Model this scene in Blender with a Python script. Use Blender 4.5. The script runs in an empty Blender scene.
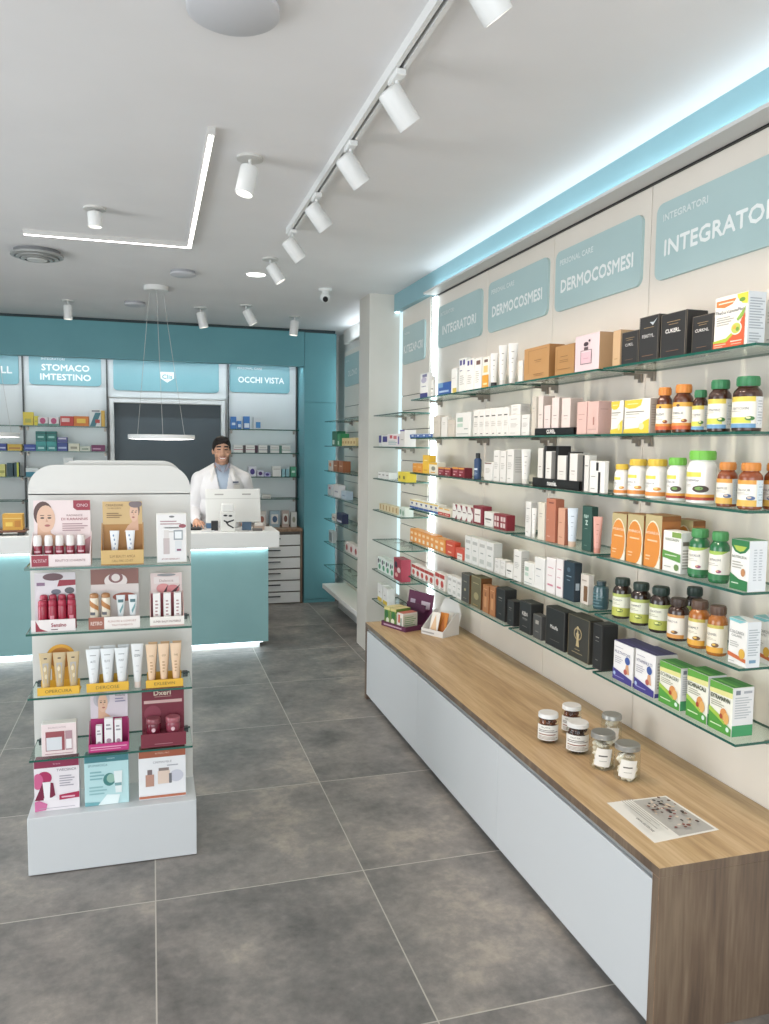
import bpy, bmesh, math, random
from mathutils import Matrix, Vector
random.seed(7)
PI = math.pi
scn = bpy.context.scene
col = scn.collection

# ---------------------------------------------------------------- camera
CAM_F = 784.686
pitch, roll, yaw = math.radians(4.84526), math.radians(0.67566), math.radians(16.54797)
fw = Vector((math.sin(yaw)*math.cos(pitch), math.cos(yaw)*math.cos(pitch), -math.sin(pitch)))
r0 = Vector((math.cos(yaw), -math.sin(yaw), 0)); u0 = r0.cross(fw)
rr = math.cos(roll)*r0 + math.sin(roll)*u0
uu = -math.sin(roll)*r0 + math.cos(roll)*u0
cd = bpy.data.cameras.new('camera'); cam = bpy.data.objects.new('camera', cd); col.objects.link(cam)
cam.matrix_world = Matrix(((rr.x, uu.x, -fw.x, 0), (rr.y, uu.y, -fw.y, 0), (rr.z, uu.z, -fw.z, 1.6), (0, 0, 0, 1)))
cd.sensor_fit = 'HORIZONTAL'; cd.sensor_width = 36; cd.lens = CAM_F*36/769; cd.clip_start = .05
scn.camera = cam

# ---------------------------------------------------------------- look, world, big lights
scn.view_settings.view_transform = 'Standard'; scn.view_settings.look = 'None'
scn.view_settings.gamma = 1; scn.view_settings.use_curve_mapping = False
scn.view_settings.exposure = EXPOSURE = 0.21
scn.cycles.transparent_max_bounces = 32
w = bpy.data.worlds.new('world'); scn.world = w; w.use_nodes = True
w.node_tree.nodes['Background'].inputs[0].default_value = (.80, .88, 1, 1)
w.node_tree.nodes['Background'].inputs[1].default_value = 1.0

def look(o, d, up='Y'):
    o.rotation_euler = Vector(d).to_track_quat('-Z', up).to_euler()
def area(name, loc, d, sx, sy, e, c=(1, 1, 1), up='Z'):
    l = bpy.data.lights.new(name, 'AREA'); l.shape = 'RECTANGLE'; l.size = sx; l.size_y = sy; l.energy = e; l.color = c
    o = bpy.data.objects.new(name, l); col.objects.link(o); o.location = loc; look(o, d, up); return o
COOL = (.82, .93, 1.0); WARM = (1.0, .84, .69); NEUT = (1, .95, .88)
area('storefront_daylight', (-.9, -1.62, 1.35), (0, 1, .06), 4.4, 2.3, 95, (.95, .97, 1.0))
area('side_fill_light', (-3.50, 2.6, 1.35), (1, 0, .10), 6.6, 2.2, 210, (.97, .98, 1.0))  # fill light added from the left to brighten the room evenly
area('cove_light', (1.752, 2.65, 2.606), (-.05, 0, 1), 4.5, .03, 2.6, COOL, 'Y').rotation_euler = (PI, 0, PI/2)
area('cove_light_far', (1.80, 6.6, 2.60), (-.1, 0, 1), 1.7, .03, 1.6, COOL, 'Y').rotation_euler = (PI, 0, PI/2)
area('sign_light', (0.0, 7.86, 2.362), (0, .45, -1), 2.9, .03, 6, COOL, 'X').rotation_euler = (math.radians(25), 0, 0)
area('desk_light', (-.45, 6.035, .800), (0, 0, -1), 2.6, .02, 2.2, COOL, 'X').rotation_euler = (0, 0, 0)
area('kick_light', (-.45, 6.09, .062), (0, -.3, -1), 2.55, .03, 2.0, COOL, 'X').rotation_euler = (math.radians(-12), 0, 0)

# ---------------------------------------------------------------- materials
def lin(h):
    if isinstance(h, str):
        h = [int(h[i:i+2], 16)/255 for i in (0, 2, 4)]
        g = .3*h[0]+.59*h[1]+.11*h[2]; h = [g+(c-g)*.90 for c in h]
    return tuple(c/12.92 if c <= .04045 else ((c+.055)/1.055)**2.4 for c in h[:3]) + (1,)
MC = {}
def mat(c, rough=.5, metal=0, spec=.5, emit=0, coat=0):
    k = (c, rough, metal, spec, emit, coat)
    if k in MC: return MC[k]
    m = bpy.data.materials.new('paint_' + str(c)); m.use_nodes = True
    b = m.node_tree.nodes['Principled BSDF']
    b.inputs['Base Color'].default_value = lin(c); b.inputs['Roughness'].default_value = rough
    b.inputs['Metallic'].default_value = metal; b.inputs['Specular IOR Level'].default_value = spec
    b.inputs['Coat Weight'].default_value = coat
    if emit:
        b.inputs['Emission Color'].default_value = lin(c); b.inputs['Emission Strength'].default_value = emit
    MC[k] = m; return m
def nodes_mat(name):
    m = bpy.data.materials.new(name); m.use_nodes = True
    nt = m.node_tree; return m, nt, nt.nodes['Principled BSDF']
def N(nt, t, **kw):
    n = nt.nodes.new(t)
    for k, v in kw.items(): setattr(n, k, v)
    return n
def ramp(nt, fac, stops):
    r = N(nt, 'ShaderNodeValToRGB'); e = r.color_ramp.elements
    while len(e) < len(stops): e.new(.5)
    for i, (p, c) in enumerate(stops): e[i].position = p; e[i].color = lin(c)
    nt.links.new(fac, r.inputs[0]); return r.outputs[0]
def math_(nt, op, a, b=None, c=None):
    n = N(nt, 'ShaderNodeMath', operation=op)
    for i, v in enumerate((a, b, c)):
        if v is None: continue
        if isinstance(v, (int, float)): n.inputs[i].default_value = v
        else: nt.links.new(v, n.inputs[i])
    return n.outputs[0]
def m_floor():
    m, nt, b = nodes_mat('stone_tile'); L = nt.links.new
    g = N(nt, 'ShaderNodeNewGeometry'); s = N(nt, 'ShaderNodeSeparateXYZ'); L(g.outputs['Position'], s.inputs[0])
    ux = math_(nt, 'DIVIDE', math_(nt, 'ADD', s.outputs[0], .006), .753); uy = math_(nt, 'DIVIDE', math_(nt, 'SUBTRACT', s.outputs[1], 1.931), .8085)
    fx = math_(nt, 'ABSOLUTE', math_(nt, 'SUBTRACT', math_(nt, 'FRACT', math_(nt, 'ADD', ux, .5)), .5))
    fy = math_(nt, 'ABSOLUTE', math_(nt, 'SUBTRACT', math_(nt, 'FRACT', math_(nt, 'ADD', uy, .5)), .5))
    grout = math_(nt, 'MAXIMUM', math_(nt, 'LESS_THAN', fx, .0030), math_(nt, 'LESS_THAN', fy, .0030))
    cx_ = math_(nt, 'FLOOR', ux); cy_ = math_(nt, 'FLOOR', uy)
    cb = N(nt, 'ShaderNodeCombineXYZ'); L(cx_, cb.inputs[0]); L(cy_, cb.inputs[1])
    wn = N(nt, 'ShaderNodeTexWhiteNoise', noise_dimensions='3D'); L(cb.outputs[0], wn.inputs[0])
    off = N(nt, 'ShaderNodeVectorMath', operation='SCALE'); L(wn.outputs['Color'], off.inputs[0]); off.inputs[3].default_value = 9
    ad = N(nt, 'ShaderNodeVectorMath', operation='ADD'); L(g.outputs['Position'], ad.inputs[0]); L(off.outputs[0], ad.inputs[1])
    n1 = N(nt, 'ShaderNodeTexNoise'); n1.inputs['Scale'].default_value = 2.6; n1.inputs['Detail'].default_value = 9; n1.inputs['Roughness'].default_value = .62
    n2 = N(nt, 'ShaderNodeTexNoise'); n2.inputs['Scale'].default_value = 24; n2.inputs['Detail'].default_value = 6; n2.inputs['Roughness'].default_value = .7
    L(ad.outputs[0], n1.inputs[0]); L(ad.outputs[0], n2.inputs[0])
    f = math_(nt, 'ADD', math_(nt, 'MULTIPLY', n1.outputs[0], .72), math_(nt, 'MULTIPLY', n2.outputs[0], .28))
    c = ramp(nt, f, [(.36, '5c5a57'), (.47, '75716d'), (.55, '87817b'), (.66, 'a89d90')])
    mx = N(nt, 'ShaderNodeMix', data_type='RGBA'); L(grout, mx.inputs[0]); L(c, mx.inputs[6]); mx.inputs[7].default_value = lin('b3ada2')
    L(mx.outputs[2], b.inputs['Base Color']); b.inputs['Roughness'].default_value = .42
    bp = N(nt, 'ShaderNodeBump'); bp.inputs['Strength'].default_value = .15; bp.inputs['Distance'].default_value = .002; L(n2.outputs[0], bp.inputs['Height']); L(bp.outputs[0], b.inputs['Normal'])
    return m
def m_wood(name, axis, dark, mid, light):
    m, nt, b = nodes_mat(name); L = nt.links.new
    g = N(nt, 'ShaderNodeNewGeometry'); mp = N(nt, 'ShaderNodeMapping'); L(g.outputs['Position'], mp.inputs[0])
    sc = {'Y': (9, .55, 9), 'Z': (9, 9, .55), 'X': (.55, 9, 9)}[axis]; mp.inputs['Scale'].default_value = sc
    n1 = N(nt, 'ShaderNodeTexNoise'); n1.inputs['Scale'].default_value = 2.2; n1.inputs['Detail'].default_value = 7; n1.inputs['Distortion'].default_value = .6
    n2 = N(nt, 'ShaderNodeTexNoise'); n2.inputs['Scale'].default_value = 13; n2.inputs['Detail'].default_value = 4
    L(mp.outputs[0], n1.inputs[0]); L(mp.outputs[0], n2.inputs[0])
    f = math_(nt, 'ADD', math_(nt, 'MULTIPLY', n1.outputs[0], .68), math_(nt, 'MULTIPLY', n2.outputs[0], .32))
    L(ramp(nt, f, [(.34, dark), (.5, mid), (.66, light)]), b.inputs['Base Color']); b.inputs['Roughness'].default_value = .42
    return m
def m_paint(name, c, c2, rough=.5, scale=3):
    m, nt, b = nodes_mat(name)
    n1 = N(nt, 'ShaderNodeTexNoise'); n1.inputs['Scale'].default_value = scale; n1.inputs['Detail'].default_value = 3
    g = N(nt, 'ShaderNodeNewGeometry'); nt.links.new(g.outputs['Position'], n1.inputs[0])
    nt.links.new(ramp(nt, n1.outputs[0], [(.35, c), (.65, c2)]), b.inputs['Base Color']); b.inputs['Roughness'].default_value = rough
    return m
def m_glass(name, tint, gl=.10):
    m = bpy.data.materials.new(name); m.use_nodes = True; nt = m.node_tree; nt.nodes.clear(); L = nt.links.new
    o = N(nt, 'ShaderNodeOutputMaterial'); mx = N(nt, 'ShaderNodeMixShader'); t = N(nt, 'ShaderNodeBsdfTransparent'); gl_ = N(nt, 'ShaderNodeBsdfGlossy')
    fr = N(nt, 'ShaderNodeLayerWeight')
    t.inputs[0].default_value = tint; gl_.inputs['Roughness'].default_value = .03
    f = math_(nt, 'ADD', math_(nt, 'MULTIPLY', math_(nt, 'POWER', fr.outputs[1], 5), .55), .03)
    L(f, mx.inputs[0]); L(t.outputs[0], mx.inputs[1]); L(gl_.outputs[0], mx.inputs[2]); L(mx.outputs[0], o.inputs[0])
    return m
def m_emit(name, c, s):
    m = bpy.data.materials.new(name); m.use_nodes = True; nt = m.node_tree; nt.nodes.clear()
    o = N(nt, 'ShaderNodeOutputMaterial'); e = N(nt, 'ShaderNodeEmission'); e.inputs[0].default_value = tuple(c)+(1,); e.inputs[1].default_value = s
    nt.links.new(e.outputs[0], o.inputs[0]); return m
FLOOR = m_floor()
CEIL = m_paint('ceiling_paint', 'e2e0e0', 'e5e3e3', .7)
WALLW = m_paint('wall_paint', 'dcd9d3', 'e0ddd8', .6)
PANEL = m_paint('cream_panel', 'e3d9cc', 'e7ddd1', .38)
TEAL = m_paint('teal_laminate', '5897a0', '5c9ba4', .45)
TEALC = m_paint('teal_cove', '85b0ba', '89b4be', .55)
DESKT = m_paint('teal_desk', '7fabac', '83afb0', .42)
SIGNB = m_paint('sign_teal_back', '78adb6', '7cb1ba', .35)
SIGN = m_paint('sign_teal', 'abc5c5', 'afc8c8', .35)
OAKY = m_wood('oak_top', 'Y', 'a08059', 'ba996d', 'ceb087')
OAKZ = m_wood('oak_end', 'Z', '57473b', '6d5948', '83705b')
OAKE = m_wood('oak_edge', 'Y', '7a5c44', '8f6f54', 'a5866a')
WHITE = mat('dfdfdd', .4); LAM = mat('c8cbcd', .38); BRIGHT = mat('e9e8e4', .35)
GLASS = m_glass('clear_glass', (.90, .965, .94, 1)); GEDGE = mat('1f5a4d', .15, 0, .6, 0)
JARG = m_glass('jar_glass', (.95, .97, .96, 1))
METAL = mat('9d958b', .35, .7); DARKM = mat('4a4a4a', .4, .6); ALU = mat('b9bbbc', .4, .6); BLACK = mat('151516', .4)
LEDC = m_emit('led_cool', (.80, .95, 1.0), 5.0); LEDN = m_emit('led_neutral', (1, .97, .93), 7.0); LEDS = m_emit('led_cool_medium', (.74, .93, .98), .95); LEDX = m_emit('led_cool_strong', (.82, .95, 1.0), 5.0); LEDH = m_emit('led_cool_soft', (.70, .93, 1.0), 2.2)
LENS = m_emit('lamp_lens', (1, .93, .82), 3.5)

# ---------------------------------------------------------------- mesh builder
TXT = {}
def text_geo(s):
    if s in TXT: return TXT[s]
    c = bpy.data.curves.new('t', 'FONT'); c.body = s; c.resolution_u = 2; c.size = 1
    o = bpy.data.objects.new('t', c); col.objects.link(o)
    dg = bpy.context.evaluated_depsgraph_get(); me = o.evaluated_get(dg).to_mesh()
    vs = [(v.co.x, v.co.y) for v in me.vertices]; fs = [tuple(p.vertices) for p in me.polygons]
    o.evaluated_get(dg).to_mesh_clear(); bpy.data.objects.remove(o); bpy.data.curves.remove(c)
    if not vs: vs = [(0, 0)]
    x0 = min(v[0] for v in vs); x1 = max(v[0] for v in vs); y0 = min(v[1] for v in vs); y1 = max(v[1] for v in vs)
    TXT[s] = ([(x-x0, y-y0) for x, y in vs], fs, x1-x0, y1-y0); return TXT[s]
class MB:
    def __init__(s): s.v = []; s.f = []; s.m = []; s.sm = []; s.M = None
    def add(s, vs, fs, m, smooth=False):
        b = len(s.v)
        if s.M: vs = [tuple(s.M @ Vector(v)) for v in vs]
        s.v += [tuple(v) for v in vs]; s.f += [tuple(b+i for i in f) for f in fs]; s.m += [m]*len(fs); s.sm += [smooth]*len(fs)
        return s
    def box(s, x0, x1, y0, y1, z0, z1, m, c=0):
        if c <= 0:
            v = [(x, y, z) for z in (z0, z1) for y in (y0, y1) for x in (x0, x1)]
            return s.add(v, [(0, 2, 3, 1), (4, 5, 7, 6), (0, 1, 5, 4), (2, 6, 7, 3), (0, 4, 6, 2), (1, 3, 7, 5)], m)
        c = min(c, (x1-x0)*.3, (y1-y0)*.3, (z1-z0)*.3)
        v = []; ix = {}
        for i, x in enumerate((x0, x1)):
            for j, y in enumerate((y0, y1)):
                for k, z in enumerate((z0, z1)):
                    dx, dy, dz = (c, -c)[i], (c, -c)[j], (c, -c)[k]
                    for a, p in enumerate(((x, y+dy, z+dz), (x+dx, y, z+dz), (x+dx, y+dy, z))):
                        ix[i, j, k, a] = len(v); v.append(p)
        f = []
        for i in (0, 1):
            q = [ix[i, 0, 0, 0], ix[i, 1, 0, 0], ix[i, 1, 1, 0], ix[i, 0, 1, 0]]; f.append(q if i else q[::-1])
            q = [ix[0, i, 0, 1], ix[1, i, 0, 1], ix[1, i, 1, 1], ix[0, i, 1, 1]]; f.append(q[::-1] if i else q)
            q = [ix[0, 0, i, 2], ix[1, 0, i, 2], ix[1, 1, i, 2], ix[0, 1, i, 2]]; f.append(q if i else q[::-1])
        for i in (0, 1):
            for j in (0, 1):
                f.append([ix[i, j, 0, 0], ix[i, j, 1, 0], ix[i, j, 1, 1], ix[i, j, 0, 1]])
                f.append([ix[i, 0, j, 0], ix[i, 1, j, 0], ix[i, 1, j, 2], ix[i, 0, j, 2]])
                f.append([ix[0, i, j, 1], ix[1, i, j, 1], ix[1, i, j, 2], ix[0, i, j, 2]])
                for k in (0, 1): f.append([ix[i, j, k, 0], ix[i, j, k, 1], ix[i, j, k, 2]])
        return s.add(v, f, m)
    def lathe(s, prof, m, x=0, y=0, n=20, cap=True, ex=1, ey=1):
        v = []; f = []
        for r, z in prof:
            for i in range(n):
                a = 2*PI*i/n; v.append((x+r*ex*math.cos(a), y+r*ey*math.sin(a), z))
        for k in range(len(prof)-1):
            for i in range(n):
                j = (i+1) % n; f.append((k*n+i, k*n+j, (k+1)*n+j, (k+1)*n+i))
        if cap: f.append(tuple(range(n))[::-1]); f.append(tuple(range((len(prof)-1)*n, len(prof)*n)))
        return s.add(v, f, m, True)
    def tube(s, pts, r, m, n=8):
        for a, b in zip(pts, pts[1:]):
            a = Vector(a); b = Vector(b); d = (b-a)
            q = d.to_track_quat('Z', 'Y').to_matrix(); v = []
            for p in (a, b):
                for i in range(n): v.append(tuple(p + q @ Vector((r*math.cos(2*PI*i/n), r*math.sin(2*PI*i/n), 0))))
            f = [(i, (i+1) % n, n+(i+1) % n, n+i) for i in range(n)] + [tuple(range(n))[::-1], tuple(range(n, 2*n))]
            s.add(v, f, m, True)
        return s
    def sphere(s, c, r, m, nu=14, nv=9):
        rx, ry, rz = r if isinstance(r, tuple) else (r, r, r); v = []; f = []
        for j in range(nv+1):
            t = PI*j/nv
            for i in range(nu):
                a = 2*PI*i/nu; v.append((c[0]+rx*math.sin(t)*math.cos(a), c[1]+ry*math.sin(t)*math.sin(a), c[2]-rz*math.cos(t)))
        for j in range(nv):
            for i in range(nu):
                k = (i+1) % nu; f.append((j*nu+i, j*nu+k, (j+1)*nu+k, (j+1)*nu+i))
        return s.add(v, f, m, True)
    def prism(s, poly, y0, y1, m, ax='Y'):
        n = len(poly)
        P = {'Y': lambda a, b, t: (a, t, b), 'X': lambda a, b, t: (t, a, b), 'Z': lambda a, b, t: (a, b, t)}[ax]
        v = [P(a, b, y0) for a, b in poly] + [P(a, b, y1) for a, b in poly]
        f = [tuple(range(n)), tuple(range(n, 2*n))[::-1]] + [(i, i+n, (i+1) % n+n, (i+1) % n) for i in range(n)]
        return s.add(v, f, m)
    # printed artwork: shapes in 0..1 of a w x h face, laid through a mapping function
    def art(s, A, w, h, mp, off0=.0004, glossy=.45):
        o = off0
        for a in A:
            o += .00025; k = a[0]
            if k == 'r':
                _, x0, y0, x1, y1, c = a[:6]; n = max(1, int(abs(x1-x0)*w/.006)) if mp.curved else 1
                vs = [(x0+(x1-x0)*i/n, y) for i in range(n+1) for y in (y0, y1)]; fs = [(2*i, 2*i+2, 2*i+3, 2*i+1) for i in range(n)]
            elif k == 'e':
                _, cx, cy, rx, ry, c = a[:6]
                vs = [(cx, cy)] + [(cx+rx*math.cos(2*PI*i/20), cy+ry*math.sin(2*PI*i/20)) for i in range(20)]; fs = [(0, i+1, (i+1) % 20+1) for i in range(20)]
            elif k == 'p':
                vs = a[1]; fs = [tuple(range(len(vs)))]; c = a[2]
                if mp.curved:      # cut into columns so that it follows the round surface
                    P = vs; xa = min(q[0] for q in P); xb = max(q[0] for q in P); n = max(2, int((xb-xa)*w/.005)); vs = []
                    for i in range(n+1):
                        x = min(xb-1e-6, max(xa+1e-6, xa+(xb-xa)*i/n)); ys = []
                        for (x1, y1), (x2, y2) in zip(P, P[1:]+P[:1]):
                            if (x1-x)*(x2-x) <= 0 and x1 != x2: ys.append(y1+(y2-y1)*(x-x1)/(x2-x1))
                        vs += [(x, min(ys)), (x, max(ys))]
                    fs = [(2*i, 2*i+2, 2*i+3, 2*i+1) for i in range(n)]
            elif k == 'n':   # lines of small print
                _, x0, y0, x1, y1, cnt, c = a; vs = []; fs = []
                for i in range(cnt):
                    y = y1-(y1-y0)*(i+.5)/cnt; t = (y1-y0)/cnt*.22; e = x1-(x1-x0)*(.35*((i*7+3) % 5)/5)
                    b = len(vs); nn = max(1, int(abs(e-x0)*w/.008)) if mp.curved else 1
                    vs += [(x0+(e-x0)*q/nn, yy) for q in range(nn+1) for yy in (y-t, y+t)]; fs += [(b+2*q, b+2*q+2, b+2*q+3, b+2*q+1) for q in range(nn)]
            elif k == 't':
                _, t, cx, cy, hr, c = a[:6]; mw = a[6] if len(a) > 6 else .9; al = a[7] if len(a) > 7 else 'c'; cs = a[8] if len(a) > 8 else 1
                tv, tf, tw, th = text_geo(t); sy = hr*h/max(th, .01); sx = min(sy*1.15, mw*w/max(tw, .01)) if cs == 1 else mw*w/max(tw, .01)
                x0 = cx*w-(tw*sx/2 if al == 'c' else 0); y0 = cy*h-th*sy/2
                vs = [((x0+x*sx)/w, (y0+y*sy)/h) for x, y in tv]; fs = tf
                if hr*h > .012:
                    for q_, (dx, dy) in enumerate(((.07, 0), (.035, .05), (.035, -.05))): s.add([mp(x*w+dx*hr*h, (y+dy*hr)*h, o+.00015*(q_+1)) for x, y in vs], fs, mat(c, glossy))
            s.add([mp(min(1, max(0, x))*w, min(1, max(0, y))*h, o) for x, y in vs], fs, mat(c, glossy))
        return s
    def build(s, name, parent=None, loc=None, rz=0, sharp=True):
        me = bpy.data.meshes.new(name); me.from_pydata(s.v, [], s.f)
        ms = []
        for m in s.m:
            if m not in ms: ms.append(m)
        for m in ms: me.materials.append(m)
        me.polygons.foreach_set('material_index', [ms.index(m) for m in s.m])
        me.polygons.foreach_set('use_smooth', s.sm)
        if any(s.sm): me.set_sharp_from_angle(angle=math.radians(38))
        me.update()
        o = bpy.data.objects.new(name, me); col.objects.link(o)
        if parent: o.parent = parent
        if loc: o.location = loc
        if rz: o.rotation_euler.z = rz
        return o
def F(fn, curved=False):
    class Q:
        def __call__(s, u, v, o): return fn(u, v, o)
    q = Q(); q.curved = curved; return q
def front(w, d, z=0, x=0, y=0): return F(lambda u, v, o: (x+u-w/2, y-d/2-o, z+v))
def right(w, d, z=0): return F(lambda u, v, o: (w/2+o, -d/2+u, z+v))
def top(w, d, h): return F(lambda u, v, o: (u-w/2, v-d/2, h+o))
def cyl(r, z=0, arc=1.0, x=0, y=0): return F(lambda u, v, o: (x+(r+o)*math.sin((u/r)-arc/2), y-(r+o)*math.cos((u/r)-arc/2), z+v), True)
def tag(o, label=None, cat=None, group=None, kind=None):
    if label: o['label'] = label
    if cat: o['category'] = cat
    if group: o['group'] = group
    if kind: o['kind'] = kind
    return o
def empty(name, loc, rz=0, label=None, cat=None, group=None):
    o = bpy.data.objects.new(name, None); col.objects.link(o); o.location = loc; o.rotation_euler.z = rz; o.empty_display_size = .05
    return tag(o, label, cat, group)
def struct(name, mb): return tag(mb.build(name), kind='structure')

# ---------------------------------------------------------------- room shell
H = 2.735
struct('floor', MB().box(-3.6, 2.0, -1.8, 8.5, -.06, 0, FLOOR))
struct('ceiling', MB().box(-3.6, 2.0, -1.8, 8.5, H, H+.08, CEIL))
struct('wall_right', MB().box(1.90, 2.0, -1.8, 8.5, 0, H, WALLW))
struct('wall_left', MB().box(-3.7, -3.6, -1.8, -.7, 0, H, WALLW).box(-3.7, -3.6, 5.9, 8.5, 0, H, WALLW).box(-3.7, -3.6, -.7, 5.9, 2.5, H, WALLW).box(-3.7, -3.6, -.7, 5.9, 0, .2, WALLW))
struct('added_side_window', MB().box(-3.69, -3.63, -.7, -.64, .2, 2.5, ALU).box(-3.69, -3.63, 5.84, 5.9, .2, 2.5, ALU).box(-3.69, -3.63, 2.57, 2.63, .2, 2.5, ALU).box(-3.69, -3.63, -.64, 5.84, .2, .26, ALU).box(-3.69, -3.63, -.64, 5.84, 2.44, 2.5, ALU).box(-3.67, -3.66, -.64, 5.84, .26, 2.44, GLASS))  # unseen window added only to carry the side fill light
struct('wall_back', MB().box(-3.6, -.385, 8.16, 8.5, 0, H, WALLW).box(.72, 2.0, 8.16, 8.5, 0, H, WALLW).box(-.385, .72, 8.16, 8.5, 2.02, H, WALLW))
struct('wall_front', MB().box(-3.7, -3.2, -1.8, -1.7, 0, H, WALLW).box(1.4, 2.0, -1.8, -1.7, 0, H, WALLW).box(-3.2, 1.4, -1.8, -1.7, 2.55, H, WALLW).box(-3.2, 1.4, -1.8, -1.7, 0, .12, WALLW))
struct('window_1', MB().box(-3.2, -3.14, -1.79, -1.72, .12, 2.55, ALU).box(1.34, 1.4, -1.79, -1.72, .12, 2.55, ALU).box(-.93, -.87, -1.79, -1.72, .12, 2.55, ALU).box(-3.14, 1.34, -1.79, -1.72, .12, .18, ALU).box(-3.14, 1.34, -1.79, -1.72, 2.49, 2.55, ALU).box(-3.14, 1.34, -1.76, -1.75, .18, 2.49, GLASS))
struct('trim_1', MB().box(1.775, 1.90, -1.7, 5.78, 2.606, H, TEALC))                     # teal band above the display wall
struct('trim_2', MB().box(1.583, 1.90, 5.78, 6.08, 0, H, m_paint('pillar_paint', 'cfcac0', 'd4cfc6', .5)))   # pillar
struct('gap_shade_strip', MB().box(-3.6, 1.78, 7.79, 7.83, 2.69, H, mat('3a4a4e', .7)))           # dark strip painted as the shade in the gap over the cabinets
struct('trim_4', MB().box(1.86, 1.90, 6.08, 7.76, 2.60, H, WALLW))
d = struct('door_1', MB().box(-.345, .68, 8.19, 8.22, 0, 1.985, m_paint('door_slate', '4c575d', '505b61', .5)))
fr = MB().box(-.385, -.345, 8.10, 8.22, 0, 2.025, WHITE, .004).box(.68, .72, 8.10, 8.22, 0, 2.025, WHITE, .004).box(-.345, .68, 8.10, 8.22, 1.985, 2.025, WHITE, .004)
fr.build('door_frame', d)
hd = MB().box(.56, .60, 8.165, 8.19, 1.0, 1.05, METAL).box(.47, .60, 8.15, 8.165, 1.015, 1.035, METAL); hd.build('door_handle', d)

# ---------------------------------------------------------------- teal cabinetry at the back
e = empty('header_panel', (0, 7.75, 2.37), 0, 'long dark teal fascia panel over the back shelves, below the ceiling', 'cabinet panel')
MB().box(-3.4, 1.458, 0, .10, 0, .335, TEAL).build('fascia', e)
MB().box(-3.4, 1.458, .10, .13, .010, .030, ALU).box(-3.38, 1.44, .104, .126, .004, .010, LEDS).build('led_profile', e)
e = empty('tall_cabinet', (1.63, 7.75, 0), 0, 'tall narrow teal cabinet in the right back corner', 'cabinet')
MB().box(-.17, .155, .012, .42, .0, 2.70, TEAL).build('carcass', e)
MB().box(-.168, .15, 0, .012, .04, 2.016, TEAL, .001).build('door', e)
MB().box(-.168, .15, 0, .012, 2.022, 2.70, TEAL, .001).build('upper_door', e)
MB().box(-.168, .15, .004, .012, .0, .036, TEAL).build('plinth', e)

def back_panel(x0, x1, lab):
    MBx = MB().box(x0+.002, x1-.002, 8.13, 8.155, .78, 2.60, PANEL_B, .001)
    return tag(MBx.build('wall_panel'), lab, 'wall panel', 'tall pale panels behind the back shelves')
PANEL_B = m_paint('pale_panel', 'd2d6d6', 'd6dada', .4)
back_panel(-1.92, -1.15, 'pale back wall panel left of the stomach sign'); back_panel(-1.15, -.40, 'pale back wall panel carrying the stomach sign')
back_panel(.735, 1.455, 'pale back wall panel carrying the eye care sign')
tag(MB().box(-.398, .733, 8.13, 8.155, 2.04, 2.60, PANEL_B, .001).build('wall_panel'), 'pale panel above the dark doorway with a small shield logo sign', 'wall panel')
def rrect(w, h, r, n=6):
    P = []
    for cx_, cz_, a0 in ((w-r, r, -PI/2), (w-r, h-r, 0), (r, h-r, PI/2), (r, r, PI)):
        for i in range(n+1):
            a = a0+PI/2*i/n; P.append((cx_+r*math.cos(a), cz_+r*math.sin(a)))
    return P
def sign(loc, w_, h_, rz, lines, lab, r=.035):
    SG_ = SIGN if rz else SIGNB
    """plaque whose face looks down local -y; loc = lower left corner of the back"""
    e = empty('wall_sign', loc, rz, lab, 'sign')
    MB().prism(rrect(w_, h_, r), -.012, 0, SG_).build('board', e)
    mp = F(lambda u, v, o: (u, -.012-o, v)); small = [l for l in lines if l[0] == 't' and l[4] < .1]; big = [l for l in lines if l not in small]
    if small: MB().art(small, w_, h_, mp, .0006).build('small_lettering', e)
    for l in ([big] if len(big) < 2 or big[0][0] == 'p' else [[b_] for b_ in big]): MB().art(l, w_, h_, mp, .0006).build('lettering', e)
    return e
LT = 'f0f3f0'
sign((-1.83, 8.13, 2.13), .645, .285, 0, [('t', 'SULL', .74, .47, .22, LT, .5)], 'teal rounded sign cut by the left edge of the photo, its word ending in LL')
sign((-1.096, 8.13, 2.135), .64, .285, 0, [('t', 'INTEGRATORI', .33, .86, .07, 'dfeaea', .45), ('t', 'STOMACO', .5, .58, .20, LT, .66), ('t', 'IMTESTINO', .5, .27, .20, LT, .70)], 'teal rounded sign reading STOMACO IMTESTINO')
sign((-.345, 8.13, 2.105), 1.005, .31, 0, [('p', [(.435, .62), (.435, .42), (.5, .28), (.565, .42), (.565, .62)], LT), ('t', 'Clis', .5, .47, .13, '7fb0b4', .11)], 'long teal rounded sign with a small white shield emblem above the doorway')
sign((.765, 8.13, 2.12), .61, .285, 0, [('t', 'PERSONAL CARE', .33, .85, .07, 'dfeaea', .45), ('t', 'OCCHI VISTA', .52, .45, .20, LT, .76)], 'teal rounded sign reading OCCHI VISTA')

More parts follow.
